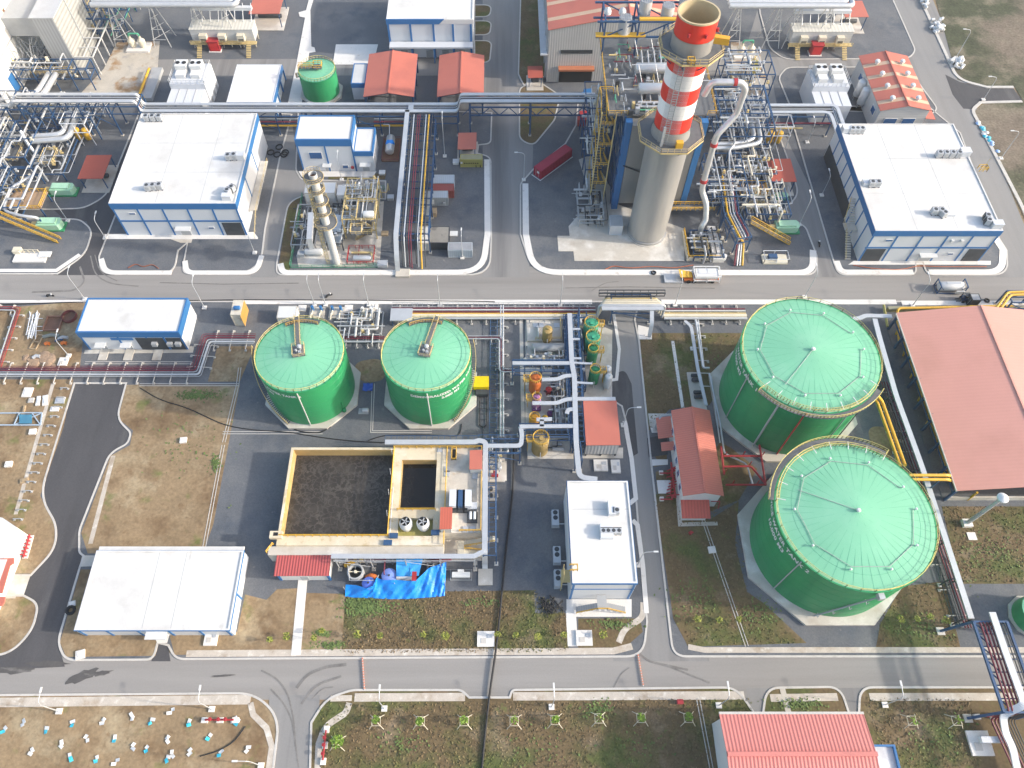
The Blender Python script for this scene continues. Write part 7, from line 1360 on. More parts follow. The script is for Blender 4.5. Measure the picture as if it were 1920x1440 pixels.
for px,py,lab in ((1042,972,'upper twin fan condenser on a pad left of the white control building'),(1045,1041,'middle twin fan condenser on a pad left of the white control building'),(1047,1085,'lower twin fan condenser on a pad left of the white control building')):
    p = G(px,py,.8); t = T('twin_fan_condenser', lab, 'air conditioner', (p.x,p.y,0), 'twin fan condensers by the control building'); P1('casing', m_silver, t, (p.x-.8,p.x+.6,p.y-1.7,p.y+1.6,.5,1.5)); P1('stand', m_grey, t, (p.x-.9,p.x+.7,p.y-1.9,p.y+1.7,.3,.49))
    for q in (-.1,1.0): mb = MB(); mb.cyl(p.x-.1,p.y+q,1.5,1.56,.48,16); mb.ob('fan', m_dark, t)
    mb = MB(); mb.tube([(p.x+.6,p.y-1.2,.9),(p.x+2.4,p.y-1.2,.9)],.09,6); mb.ob('pipe', m_white, t)
p = G(1838,318,11); t = T('ladder_gate', 'yellow ladder gate on the right parapet of the right hall roof', 'ladder', (p.x,p.y,10.9)); mb = MB(); mb.rail([(p.x-.5,p.y-.6,10.9),(p.x+1.4,p.y-.6,10.9),(p.x+1.4,p.y+.6,10.9),(p.x-.5,p.y+.6,10.9)],1.2,.8,.08); mb.ob('railing', m_yellow, t); mb = MB(); mb.beam((p.x+.8,p.y+.3,10),(p.x+2.2,p.y+2,13),.1); mb.ob('pole', m_ochre, t)
# ---------------------------------------------------------------- street lamps
def make_lamp(x, y, h, ax, ay):
    t = T('street_lamp', '', 'street lamp', (x,y,0)); mb = MB(); mb.box(x-.5,x+.5,y-.5,y+.5,.1,.4); mb.ob('footing', m_concw, t)
    mb = MB(); mb.tube([(x,y,.3),(x,y,h-1.2)],.11,8,r1=.07); mb.ob('pole', m_silver, t, True); mb = MB(); mb.tube(fil([(x,y,h-1.25),(x+ax*.15,y+ay*.15,h-.3),(x+ax,y+ay,h)],.8),.07,6); mb.ob('arm', m_silver, t, True)
    L = math.hypot(ax,ay); mb = MB(); mb.cb(x+ax*(1+.35/L),y+ay*(1+.35/L),h-.06,.9,.3,.14,math.atan2(ay,ax)); mb.ob('lamp_head', m_white, t); return t
protos = {}
def lamp(px, py, lab, d='N', h=9.6, grp='street lamps along the roads'):
    p = G(px,py); ax, ay = {'N':(0,1.9),'S':(0,-1.9),'W':(-1.9,0),'E':(1.9,0)}[d]
    if (d,h) not in protos: o = make_lamp(p.x,p.y,h,ax,ay); protos[(d,h)] = o; o['label'] = lab; o['group'] = grp
    else: dup(protos[(d,h)],(p.x,p.y,0),0,lab,grp)
for px,py,l in ((160,562,'street lamp behind the left end of the small blue parapet building'),(384,578,'street lamp right of the small blue parapet building'),(590,573,'street lamp behind the left middle green tank, left of a close pair'),(611,573,'street lamp behind the left middle green tank, right of a close pair'),(692,573,'street lamp between the two middle green tanks'),(825,574,'street lamp behind the right middle green tank'),(1050,573,'street lamp left of the arched pipe bridge'),(1265,573,'street lamp right of the arched pipe bridge'),(1508,558,'street lamp behind the rear giant tank'),(1710,574,'bent street lamp behind the warehouse roof')): lamp(px,py,l)
for px,py,d,l,h in ((982,338,'W','street lamp at the kerb left of the crimson container',9.6),(867,484,'N','street lamp in front of the grey ribbed cabin',8),(1498,422,'N','street lamp at the kerb left of the right hall',9.6),(1540,367,'N','street lamp in the strip left of the right hall',7),(1513,268,'N','street lamp beside the right rack bend',7),(1792,109,'W','street lamp on the east verge by the white sack piles',9.6),(1876,298,'W','street lamp on the east verge beside the right hall',9.6),(1843,188,'W','street lamp at the kerb of the short black spur road',8),(1168,798,'E','street lamp at the kerb right of the dosing shed',8),(1195,1060,'E','street lamp right of the white control building',8),(721,1329,'N','street lamp on the grass south of the lower road, left of the supported saplings',8),(1034,1326,'N','street lamp on the grass south of the lower road, middle of the sapling row',8),(1347,1323,'N','street lamp at the upper left of the salmon ribbed roof',8),(1658,1322,'N','street lamp at the upper right of the salmon ribbed roof',8),(112,1334,'N','street lamp at the edge of the plot of scattered sheets, left one',8),(398,1330,'N','street lamp at the edge of the plot of scattered sheets, right one',8),(490,1436,'W','street lamp at the lower edge beside the branch road',8),(641,338,'N','street lamp in front of the tall blue and white hall',8),(834,294,'N','tall lamp in the gravel yard left of the small red canopy',13),(128,415,'N','street lamp at the black road left of the largest left hall',8),(198,447,'N','street lamp at the front left corner of the largest left hall',7),(478,475,'N','thin street lamp at the front right kerb of the left hall',7),(1298,655,'N','rusty street lamp on grass left of the rear giant tank',7),(130,668,'N','slim lamp left of the small blue parapet building front',7)): lamp(px,py,l,d,h)
p = G(1810,983); q = G(1887,931,13); t = T('mast', 'leaning looking grey mast with a round white head on the grass below the warehouse', 'mast', (p.x,p.y,0)); t['label'] = 'tall grey mast with a round white head on the grass below the warehouse'
mb = MB(); mb.tube([(p.x,p.y,.4),(p.x,p.y,13)],.42,12,r1=.36); mb.ob('pole', m_silver, t, True); mb = MB(); mb.lathe(p.x,p.y,[(.36,12.9),(1.0,13.2),(1.05,13.5),(.6,13.9),(.02,14)],20); mb.ob('head', m_white, t, True); P1('footing', m_concw, t, (p.x-.9,p.x+.9,p.y-.8,p.y+.8,.1,1.0)); P1('slab', m_concw, t, (p.x-.5,p.x+1.2,p.y-3.4,p.y-1.8,.1,.3)); mb = MB()
for k in range(24): mb.beam((p.x+.42,p.y,1+k*.5),(p.x+.65,p.y,1+k*.5),.06)
mb.ob('climbing_rung', m_grey, t)
# ---------------------------------------------------------------- saplings and weeds
def leaf_cloud(mb, x, y, z, r, n, rr, sz=.22):
    for k in range(n):
        a = rr.random()*2*PI; u = rr.random()**.6*r; zz = z+(rr.random()-.3)*r*.9; c = V((x+u*cos(a),y+u*sin(a),zz)); s = sz*(.6+.8*rr.random()); d1 = V((rr.random()-.5,rr.random()-.5,rr.random()*.5-.1)).normalized(); d2 = d1.cross(V((rr.random()-.5,rr.random()-.5,1))).normalized()*.5
        mb.add([c-d1*s,c+d2*s,c+d1*s,c-d2*s],[(0,1,2,3)])
m_leaf2 = M('yellow_green_leaves', (.24,.26,.045), .7, 0, .3, 2, .3, 5)
def sapling(px, py, lab, r, stakes, n, m, seed, grp):
    rr = random.Random(seed); p = G(px,py); t = T('sapling', lab, 'young tree', (p.x,p.y,0), grp); h = 1.6+rr.random()*.8; mb = MB(); mb.tube([(p.x,p.y,.1),(p.x+.08,p.y,h*.6),(p.x,p.y+.05,h+.4)],.05,5,r1=.02)
    for k in range(5): a = rr.random()*2*PI; mb.tube([(p.x,p.y,h*.6),(p.x+r*.7*cos(a),p.y+r*.7*sin(a),h+.3*rr.random())],.025,4)
    mb.ob('trunk', m_wood, t); mb = MB(); leaf_cloud(mb,p.x+(rr.random()-.5)*.3,p.y+(rr.random()-.5)*.3,h,r,n,rr); mb.ob('crown', m, t)
    if stakes:
        mb = MB(); w = .75
        for sx in (-1,1):
            for sy in (-1,1): mb.beam((p.x+sx*1.3,p.y+sy*1.2,.1),(p.x+sx*.35,p.y+sy*.35,2.0),.085)
        for a, b in (((-1,-1),(1,-1)),((1,-1),(1,1)),((1,1),(-1,1)),((-1,1),(-1,-1))): mb.beam((p.x+a[0]*w,p.y+a[1]*w,1.2),(p.x+b[0]*w,p.y+b[1]*w,1.2),.07)
        mb.ob('support_frame', m_beige, t)
sd = 100
NB = [(510,1203,'between the white flat roof and the white path'),(541,1199,'just left of the white path to the lower road'),(595,1200,'first right of the white path'),(607,1188,'second right of the white path, nearer the blue tarpaulin'),(673,1195,'left of the thin drain line below the tarpaulin'),(716,1198,'close beside the thin drain line below the tarpaulin'),(794,1196,'first right of the thin drain line'),(837,1198,'second right of the thin drain line'),(932,1193,'touching the square slab beside the black hose'),(966,1198,'just right of the black hose'),(1007,1199,'halfway between the black hose and the white slab path'),(1055,1195,'at the left of the white slab path'),(1130,1193,'bright one on grass below the control building'),(1302,1165,'first right of the inner road junction'),(1342,1167,'second right of the inner road junction'),(1378,1167,'left of the drain channel near the front giant tank'),(1680,1165,'leftmost on the grass right of the front giant tank'),(1710,1167,'second on the grass right of the front giant tank'),(1734,1163,'third on the grass right of the front giant tank'),(1764,1170,'rightmost on the grass right of the front giant tank')]
for k,(px,py,w) in enumerate(NB): sd += 1; sapling(px,py,'small yellow green sapling '+w,.55+.2*(k%3 == 1)+(.25 if px == 1130 else 0),False,60,m_leaf2,sd,'saplings north of the lower road')
SB = [(634,1394,'beside the red hydrant at the branch road, the leafiest'),(707,1354,'first in the staked row south of the lower road'),(789,1354,'second in the staked row from the branch road'),(871,1354,'third in the staked row, left of the black hose'),(964,1354,'in the staked row just right of the black hose'),(1040,1352,'in the staked row below the middle street lamp'),(1122,1349,'nearly leafless in the staked row, right of the middle lamp'),(1200,1348,'second to last in the staked row'),(1288,1348,'last in the staked row, left of the drain'),(1704,1353,'left of two right of the salmon ribbed roof'),(1787,1353,'right of two right of the salmon ribbed roof')]
for k,(px,py,w) in enumerate(SB): sd += 1; sapling(px,py,'staked sapling '+w,1.15 if k == 0 else .7,True,[190,70,110,80,30,90,12,90,90,25,25][k],m_leaf,sd,'staked saplings south of the lower road')
mb = MB(); rr = random.Random(9)
for px,py,w,h,n in ((690,1140,45,16,650),(370,742,34,9,420),(405,870,9,14,160),(605,1188,14,6,120),(660,1130,12,8,150),(900,1130,40,10,60),(1150,1170,40,10,160),(1300,1120,50,40,160),(1420,1150,40,25,140),(1340,690,30,30,60),(1330,900,40,40,160),(1850,1040,70,45,220),(1720,1180,60,22,120),(1120,1330,30,16,150),(760,1390,50,30,60),(1010,1400,80,40,60),(1200,1400,70,30,60),(1750,1390,90,40,100),(620,1210,30,7,160),(350,835,90,70,120),(1500,1320,50,10,200)):
    for k in range(n):
        x = px+rr.gauss(0,.5)*w; y = py+rr.gauss(0,.5)*h; p = G(x,y); s = .10+.22*rr.random(); a = rr.random()*PI; c = V((p.x,p.y,.15+.2*rr.random())); d1 = V((cos(a),sin(a),.3))*s; d2 = V((-sin(a),cos(a),.2))*s*.6; mb.add([c-d1,c+d2,c+d1,c-d2],[(0,1,2,3)])
mb.ob('weeds', M('weed_leaves', (.11,.16,.045), .8, 0, .35, .4, .4, 3), kind='stuff')
mb = MB()
for poly,n in (([(650,1112),(1002,1107),(1060,1150),(1064,1222),(642,1224)],5200),([(600,1320),(1410,1310),(1405,1440),(600,1440)],5200),([(1226,940),(1385,940),(1400,1110),(1500,1206),(1290,1210)],3600),([(1620,1310),(1820,1310),(1840,1440),(1660,1440)],1800),([(1765,950),(1920,950),(1920,1092),(1800,1092)],1700),([(1200,628),(1390,628),(1330,760),(1215,800)],1700),([(1650,1100),(1770,1092),(1798,1212),(1645,1212)],900)):
    xs = [q[0] for q in poly]; ys = [q[1] for q in poly]; k = 0
    while k < n:
        x = min(xs)+rr.random()*(max(xs)-min(xs)); y = min(ys)+rr.random()*(max(ys)-min(ys)); ins = False; j = len(poly)-1
        for i in range(len(poly)):
            if (poly[i][1] > y) != (poly[j][1] > y) and x < (poly[j][0]-poly[i][0])*(y-poly[i][1])/(poly[j][1]-poly[i][1])+poly[i][0]: ins = not ins
            j = i
        k += 1
        if not ins: continue
        p = G(x,y); a = rr.random()*PI; s = .12+.16*rr.random(); h = .17+.12*rr.random(); dx_, dy_ = cos(a)*s, sin(a)*s; lx, ly = (rr.random()-.5)*.5, (rr.random()-.5)*.5
        mb.add([(p.x-dx_,p.y-dy_,.13),(p.x+dx_,p.y+dy_,.13),(p.x+dx_*.4+lx,p.y+dy_*.4+ly,h),(p.x-dx_*.4+lx,p.y-dy_*.4+ly,h)],[(0,1,2,3)])
mb.ob('dry_grass', M('dry_grass_blades', (.19,.135,.07), .9, 0, .2, .5, .2, 2, [((.12,.135,.04),.09,.47,.62,I3),((.28,.21,.135),.12,.55,.7,I3)]), kind='stuff')
# ---------------------------------------------------------------- loose sheets on the lower left plot
rr = random.Random(21)
TW = [(8,1369),(84,1369),(133,1357),(283,1353),(357,1356),(218,1386),(276,1405),(312,1423),(392,1382),(414,1413),(444,1354),(133,1420),(183,1424)]
WT = [(45,1356),(195,1353),(246,1344),(321,1334),(163,1385),(117,1396),(61,1410),(252,1400),(315,1387),(356,1410),(462,1405),(217,1429),(325,1414),(440,1350)]
for k,(px,py) in enumerate(TW+WT):
    two = k < len(TW); p = G(px,py); t = T('plastic_sheets', 'turquoise and white plastic sheets lying together on the bare lower left plot' if two else 'white plastic sheets lying on the bare lower left plot', 'plastic sheet', (p.x,p.y,.05), 'turquoise and white sheet pairs' if two else 'white sheets on the bare plot')
    for q in range(2):
        mb = MB(); a = rr.random()*PI; x = p.x+(q-.5)*.6*cos(a*2)+.1; y = p.y+(q-.5)*.62; w = .3+.14*rr.random(); c, s = cos(a), sin(a); P = [(x+u*c-v*s,y+u*s+v*c) for u,v in ((-w,-.26),(w,-.3),(w*1.05,.26),(-w,.3))]
        z = [.16+.3*rr.random() for _ in P]; vs = [(P[i][0],P[i][1],z[i]) for i in range(4)]; mb.add(vs+[(v[0],v[1],v[2]-.05) for v in vs],[(0,1,2,3),(7,6,5,4),(0,4,5,1),(1,5,6,2),(2,6,7,3),(3,7,4,0)]); mb.ob('sheet', m_cyan if (two and q == 0) else m_white, t)
# hydrant stations: red valve assemblies on white blocks
for px,py,L,rot,lab in ((414,1351,6.0,0,'red hydrant manifold on white blocks in the plot of scattered sheets'),(610,1398,5.6,PI/2,'red hydrant manifold on white blocks beside the branch road'),(1860,1343,6.5,.05,'red hydrant manifold on white blocks below the blue pipe trestle')):
    p = G(px,py); t = T('hydrant_manifold', lab, 'hydrant', (p.x,p.y,0), 'red hydrant manifolds'); c, s = cos(rot), sin(rot)
    for u in (-L*.45,0,L*.45): mb = MB(); mb.cb(p.x+u*c,p.y+u*s,.1,1.1,.9,.5,rot); mb.ob('block', m_concw, t)
    mb = MB(); mb.tube([(p.x-L*.42*c,p.y-L*.42*s,.9),(p.x+L*.42*c,p.y+L*.42*s,.9)],.16,8); mb.ob('pipe', m_red, t, True)
    for u in (-L*.25,0,L*.2): mb = MB(); mb.tube([(p.x+u*c,p.y+u*s,.9),(p.x+u*c,p.y+u*s,1.5)],.14,8); mb.lathe(p.x+u*c,p.y+u*s,[(.34,1.45),(.34,1.55),(.05,1.6)],12); mb.ob('valve', m_red, t)
p = G(1274,1317); t = T('hydrant_box', 'pinkish red box on the grass at the end of the staked row', 'box', (p.x,p.y,0)); P1('box', M('pink_red_paint',(.62,.09,.11),.5), t, (p.x-.5,p.x+.5,p.y-.35,p.y+.35,.1,.8)); P1('lid', m_red, t, (p.x-.55,p.x+.55,p.y-.4,p.y+.4,.8,.88))
p = G(1294,1001); t = T('hydrant', 'small red hydrant on the grass below the long white fire pump house', 'hydrant', (p.x,p.y,0)); mb = MB(); mb.lathe(p.x,p.y,[(.3,.1),(.25,.9),(.35,1.0),(.05,1.3)],12); mb.ob('body', m_red, t, True); mb = MB(); mb.tube([(p.x-.5,p.y,.8),(p.x+.5,p.y,.8)],.14,8); mb.ob('nozzle', m_red, t)
# fire main pipes beside the pump house and between the giant tanks
t = T('fire_main', 'red fire pipes on posts between the fire pump house and the giant tanks', 'pipe', G(1390,870)); z = 2.2
for P in ([(1352,840,z),(1358,890,z)],[(1356,855,z),(1429,855,z)],[(1356,875,z),(1408,874,z),(1436,908,z)],[(1424,835,z+.6),(1436,910,z)],[(1361,909,z),(1436,909,z)],[(1352,838,z),(1352,838,.2)],[(1424,835,z+.6),(1424,842,.2)]): pipe(t, W(P), .22, m_red)
mb = MB()
for x,y in ((1358,856),(1358,888),(1392,855),(1428,856),(1404,874),(1434,906),(1372,909),(1418,909),(1424,838)): q = G(x,y); mb.beam((q.x,q.y,.1),(q.x,q.y,z),.16)
mb.ob('post', m_red, t)
for P, lab in (([(1237,887,1),(1262,887,1)],'upper red hose branch on the left side of the fire pump house'),([(1238,936,1),(1262,936,1)],'lower red hose branch on the left side of the fire pump house')):
    t = T('fire_main', lab, 'pipe', G(P[0][0],P[0][1])); pipe(t, W(P), .16, m_red); mb = MB(); q = G(P[1][0]-3,P[1][1]); mb.tube([(q.x,q.y,.1),(q.x,q.y,2.2),(q.x+1.6,q.y,2.4)],.14,8); mb.lathe(q.x,q.y,[(.4,1.5),(.4,1.6),(.05,1.7)],10); mb.ob('valve', m_red, t); q = G(P[0][0]+2,P[0][1]+1); P1('block', m_concw, t, (q.x-.4,q.x+.4,q.y-.4,q.y+.4,.1,.7))
mb = MB(); rr = random.Random(8); t = T('fire_valve_bank', 'bank of red valves and pipes against the left wall of the fire pump house', 'valve bank', G(1258,910))
for k in range(9): q = G(1254+rr.random()*8,884+k*6); mb.tube([(q.x-.6,q.y,.3),(q.x+.8,q.y,1.0+rr.random()*1.4)],.13,6); mb.tube([(q.x+.3,q.y,.4),(q.x+.3,q.y+1.2,1.4)],.12,6)
mb.ob('pipe', m_red, t); q = G(1260,905); P1('header', m_red, t, (q.x-.15,q.x+.15,q.y-4,q.y+4,1.2,1.5))
p = G(1241,783,2); t = T('exhaust_pipe', 'fat grey exhaust pipe with elbow at the upper left of the fire pump house', 'pipe', (p.x,p.y,0)); pipe(t, [(p.x-1.0,p.y-1.6,.2),(p.x-1.0,p.y-1.6,2.6),(p.x-.4,p.y-.2,3.0),(p.x+3,p.y,3.0)], .45, m_grey, d=.9, n=12); P1('base', m_conc, t, (p.x-1.8,p.x-.2,p.y-2.4,p.y-.8,.1,.3))
p = G(1306,735); t = T('pump_row', 'row of dark pumps on a pale pad north of the fire pump house', 'pump', (p.x,p.y,0)); P1('pad', m_conc, t, (p.x-1.6,p.x+1.6,p.y-5.4,p.y+5,.1,.35))
for k,dy in enumerate((3.8,2.6,-.6,-1.8)): mb = MB(); mb.hcyl((p.x-.8,p.y+dy,.9),(p.x+.9,p.y+dy,.9),.45,12); mb.ob('pump', m_dark, t, True)
t = T('cable_duct_system', 'slim pale ducts running from the cream pipelines to the fire pump house', 'cable duct', G(1305,690)); duct(t, W([(1284,602,3),(1296,612,3),(1308,690,3),(1324,760,3)]), .7, .25, m_silver); pipe(t, W([(1304,600,1.2),(1318,690,1.2),(1330,690,1.2)]), .25, m_lag); pipe(t, W([(1309,600,1.2),(1320,690,1.2)]), .18, m_silver); pipe(t, W([(1330,700,1.0),(1350,790,1.0),(1358,850,1.0),(1400,870,.8),(1412,910,.8)]), .2, m_lag); pipe(t, W([(1334,705,1.0),(1343,780,1.0),(1350,830,1.0)]), .14, m_silver); feet(t, W([(1306,600),(1324,740)]), 2.6, 4, .8)
# hoses and cables on the ground
def hose(label, pts, r, m, name='hose'): P = fil(W([(a,b,.25 if len(c) == 0 else c[0]) for a,b,*c in pts]),3,5); mb = MB(); mb.tube(P,r,6); tag(mb.ob(name, m, smooth=True), label, 'hose')
hose('long black hose running south from the basin across the lower road',[(963,835,.6),(963,880,.6),(961,925,.5),(947,1045,.5),(936,1165,.5),(929,1226,.6),(918,1300,.5),(907,1400,.4),(903,1450,.4)],.22,m_black)
hose('black hose trailing from the brown plot past the left middle tank to the basin',[(262,727),(300,750),(350,764),(420,797),(470,806),(540,810),(600,820),(660,827),(722,830)],.1,m_black); hose('thin black hose curling between the right middle tank and the basin',[(690,826),(720,816),(800,815),(862,818),(866,795)],.1,m_black); hose('short thick black hose at the front of the left middle tank',[(548,795),(550,804),(566,810),(600,812),(620,800)],.14,m_black)
hose('orange brown hose along the kerb left of the concrete pump',[(1135,505),(1150,498),(1180,503),(1225,499),(1260,503),(1300,497)],.1,M('orange_hose',(.45,.13,.06),.6)); hose('brown hose lying along the front kerb of the left hall yard',[(240,502),(255,494),(268,501),(285,495),(297,503)],.12,M('brown_hose',(.28,.10,.06),.6)); hose('dark hose across the plot of scattered sheets',[(460,1362),(440,1390),(410,1408),(375,1418)],.1,m_black); hose('orange hose along the front of the right hall',[(1600,497),(1640,504),(1690,506),(1720,498),(1760,500),(1850,500)],.09,bpy.data.materials['orange_hose']); hose('black cable along the pavement beside the main road, left half',[(-20,572),(120,567),(380,563),(450,562),(700,563),(905,565),(928,566)],.12,m_black)
mb = MB(); rr = random.Random(13); t = T('scrap_pile', 'heap of black scrap pipes left of the control building stair', 'scrap', G(1030,1135))
for k in range(16): q = G(1018+rr.random()*26,1124+rr.random()*20); a = rr.random()*PI; l = .8+rr.random()*1.2; z = .3+.5*rr.random(); mb = MB(); mb.tube([(q.x-l*cos(a),q.y-l*sin(a),z),(q.x+l*cos(a),q.y+l*sin(a),z+.3*rr.random())],.11,6); mb.ob('scrap_pipe', m_black, t)
# painted barrier lines
for P, lab in (([(680,1234),(684,1294)],'red and white rope barrier across the lower road, left one'),([(1196,1228),(1206,1287)],'faded red rope barrier across the lower road, right one')):
    a = G(*P[0]); b = G(*P[1]); t = T('rope_barrier', lab, 'barrier', a); mb = MB(); n = 12
    for k in range(n): mb.beam(a.lerp(b,k/n)+V((0,0,.3)),a.lerp(b,(k+.6)/n)+V((0,0,.3)),.22)
    mb.ob('red_segment', M('salmon_rope_'+str(P[0][0]),(.62,.22,.14),.6), t); mb = MB(); mb.beam(a+V((0,0,.3)),b+V((0,0,.3)),.1); mb.ob('rope', m_white, t)
# ---------------------------------------------------------------- vehicles and site clutter
p = G(1285,527); t = T('concrete_pump', 'white framed concrete pump trailer with yellow hopper parked on the main road', 'concrete pump', (p.x,p.y,0)); x, y = p.x, p.y
P1('chassis', m_orange, t, (x-.5,x+8,y-.6,y+1.8,.7,1.0)); P1('flatbed', m_silver, t, (x-5.2,x-.6,y-.8,y+1.8,.1,.5)); P1('body', m_white, t, (x+2.2,x+7.6,y-.4,y+2.0,1.0,2.4)); P1('hatch', m_panel, t, (x+2.8,x+4.8,y+.3,y+1.9,2.4,2.5),(x+5.0,x+7.0,y+.3,y+1.9,2.4,2.5))
mb = MB(); 
for z in (2.6,1.2):
    for yy in (y-.9,y+2.4): mb.beam((x+1.8,yy,z),(x+8.0,yy,z),.22)
    for xx in (x+1.8,x+8.0): mb.beam((xx,y-.9,z),(xx,y+2.4,z),.22)
for xx in (x+1.8,x+8.0,x+4.9):
    for yy in (y-.9,y+2.4): mb.beam((xx,yy,.6),(xx,yy,2.6),.2)
mb.ob('frame', m_white, t); mb = MB(); mb.add([(x-1.6,y-.4,1.9),(x+1.4,y-.1,1.6),(x+1.4,y+1.6,1.6),(x-1.9,y+1.9,2.2),(x-1.0,y+.2,1.0),(x+1.2,y+.2,1.0),(x+1.2,y+1.2,1.0),(x-1.0,y+1.4,1.0)],[(0,1,2,3),(7,6,5,4),(0,4,5,1),(1,5,6,2),(2,6,7,3),(3,7,4,0)]); mb.ob('hopper', m_yellow, t)
for xx in (x+.6,x+2.0,x+6.4): mb = MB(); mb.tube([(xx,y-.75,.5),(xx,y-.45,.5)],.5,14); mb.ob('wheel', m_black, t)
p = G(1779,546); x, y = p.x, p.y; t = T('tank_container', 'white tank container on the main road beside the right hall corner', 'tank container', (x,y,0)); mb = MB(); mb.hcyl((x-2.8,y+.4,1.45),(x+2.6,y+.4,1.45),1.12,22,.25); mb.ob('tank', m_white, t, True); mb = MB()
for xx in (x-3.3,x+3.1):
    for yy in (y-.85,y+1.65): mb.beam((xx,yy,.1),(xx,yy,2.75),.2)
    for z in (.25,2.65): mb.beam((xx,y-.85,z),(xx,y+1.65,z),.2)
for yy in (y-.85,y+1.65): mb.beam((x-3.3,yy,.25),(x+3.1,yy,.25),.18)
mb.beam((x-3.3,y-.85,2.65),(x-2.3,y-.85,1.6),.12); mb.beam((x+3.1,y-.85,2.65),(x+2.2,y-.85,1.6),.12); mb.ob('frame', m_steelb, t); P1('sign_board', m_white, t, (x+.8,x+2.9,y-1.3,y-1.1,.6,1.5)); P1('walkway', m_silver, t, (x-1.6,x+1.8,y+.1,y+.7,2.58,2.64))
p = G(1807,564); x, y = p.x, p.y; t = T('forklift', 'dark blue forklift beside the white tank container', 'forklift', (x,y,0)); P1('body', m_steelb, t, (x-.9,x+.9,y-.6,y+.8,.5,1.3)); P1('seat', m_black, t, (x-.3,x+.3,y-.2,y+.3,1.3,1.9)); mb = MB()
for q in (-.5,.6): mb.beam((x-.7,y+q,1.3),(x-.6,y+q,2.3),.08); mb.beam((x+.5,y+q,1.3),(x+.4,y+q,2.3),.08)
mb.box(x-.7,x+.5,y-.55,y+.65,2.3,2.36); mb.ob('cab_guard', m_dark, t); mb = MB(); mb.beam((x-1.1,y-.3,.2),(x-1.1,y-.3,2.6),.14); mb.beam((x-1.1,y+.5,.2),(x-1.1,y+.5,2.6),.14); mb.box(x-2.1,x-1.1,y-.4,y-.2,.2,.28); mb.box(x-2.1,x-1.1,y+.4,y+.6,.2,.28); mb.ob('mast', m_dark, t)
for xx in (x-.6,x+.7):
    for yy in (y-.75,y+.85): mb = MB(); mb.tube([(xx,yy-.1,.45),(xx,yy+.1,.45)],.38,12); mb.ob('wheel', m_black, t)
t, pt = px_cont('dark grey steel box beside the forklift and the black tyre',(1824,563),(1840,563),551,2.6,m_dark,m_grey,'steel_box',ribs=False,cat='box')
for px,py,lab,a in ((617,556,'parked motorbike at the kerb behind the left middle green tank',.6),(95,556,'parked motorbike at the kerb left of the small blue parapet building',.1),(1535,459,'motorbike on the dark lane left of the right hall',1.5)):
    p = G(px,py,.1); x, y = p.x, p.y; t = T('motorbike', lab, 'motorbike', (x,y,0)); c, s = cos(a), sin(a)
    for u in (-.65,.65): mb = MB(); mb.tube([(x+u*c+.06*s,y+u*s-.06*c,.42),(x+u*c-.06*s,y+u*s+.06*c,.42)],.32,12); mb.ob('wheel', m_black, t)
    mb = MB(); mb.cb(x,y,.45,1.0,.3,.35,a); mb.ob('body', m_dark, t); mb = MB(); mb.cb(x-.25*c,y-.25*s,.8,.7,.26,.12,a); mb.ob('saddle', m_black, t); mb = MB(); mb.tube([(x+.65*c,y+.65*s,.45),(x+.42*c,y+.42*s,1.05)],.05,6); mb.tube([(x+.42*c-.35*s,y+.42*s+.35*c,1.05),(x+.42*c+.35*s,y+.42*s-.35*c,1.05)],.04,6); mb.ob('handlebar', m_silver, t); mb = MB(); mb.cb(x+.5*c,y+.5*s,.75,.25,.3,.3,a); mb.ob('headlight', m_white, t)
p = G(903,722,2.6); x, y = p.x, p.y; t = T('generator', 'bright yellow generator hood on a dark stand right of the right middle tank', 'generator', (x,y,0)); P1('hood', M('bright_yellow',(.75,.52,.0),.45), t, (x-1.8,x+1.6,y-.6,y+2.2,1.6,2.8)); P1('stand', m_dark, t, (x-1.5,x+1.4,y-1.6,y+1.8,.1,1.58)); P1('radiator', m_dark, t, (x-1.3,x+1.2,y-1.9,y-.7,1.59,1.9))
p = G(906,766); x, y = p.x, p.y; t = T('loop_rack', 'long dark looped frame on the gravel below the yellow generator', 'frame', (x,y,0)); mb = MB(); P = [(x-.8,y+4,.4),(x-.8,y-4,.4)]+[(x+.8*cos(a),y-4+.8*sin(a),.4) for a in (PI*1.15,PI*1.35,PI*1.5,PI*1.65,PI*1.85)]+[(x+.8,y-4,.4),(x+.8,y+4,.4)]; mb.tube(P,.12,6); mb.ob('loop', m_black, t); mb = MB()
for k in range(6): mb.beam((x-.8,y-3+k*1.4,.4),(x+.8,y-3+k*1.4,.4),.08)
mb.tube([(x,y-4.8,.3),(x,y-9,.25),(x-.2,y-11,.2)],.08,5); mb.ob('cross_bar', m_dark, t)
p = G(690,727); t = T('tarpaulin', 'small crumpled blue tarpaulin with an orange end between the middle green tanks', 'tarpaulin', p); rr = random.Random(2)
for o,m,w in ((0,M('royal_blue_sheet',(.02,.10,.45),.5),2.2),(-2.4,m_orange,1.0)): sheet('sheet',[[(p.x+o-w/2+w*j/7,p.y-1+1.9*i/5,.2+.35*rr.random()) for j in range(8)] for i in range(6)],m,t)
p = G(683,772); t = T('valve_box', 'small grey machine on the gravel between the middle green tanks', 'machine', p); mb = MB(); mb.hcyl((p.x-.2,p.y,.7),(p.x+.9,p.y,.7),.5,12); mb.ob('drum', m_silver, t, True); P1('base', m_grey, t, (p.x-1.2,p.x+1,p.y-.7,p.y+.7,.1,.35))
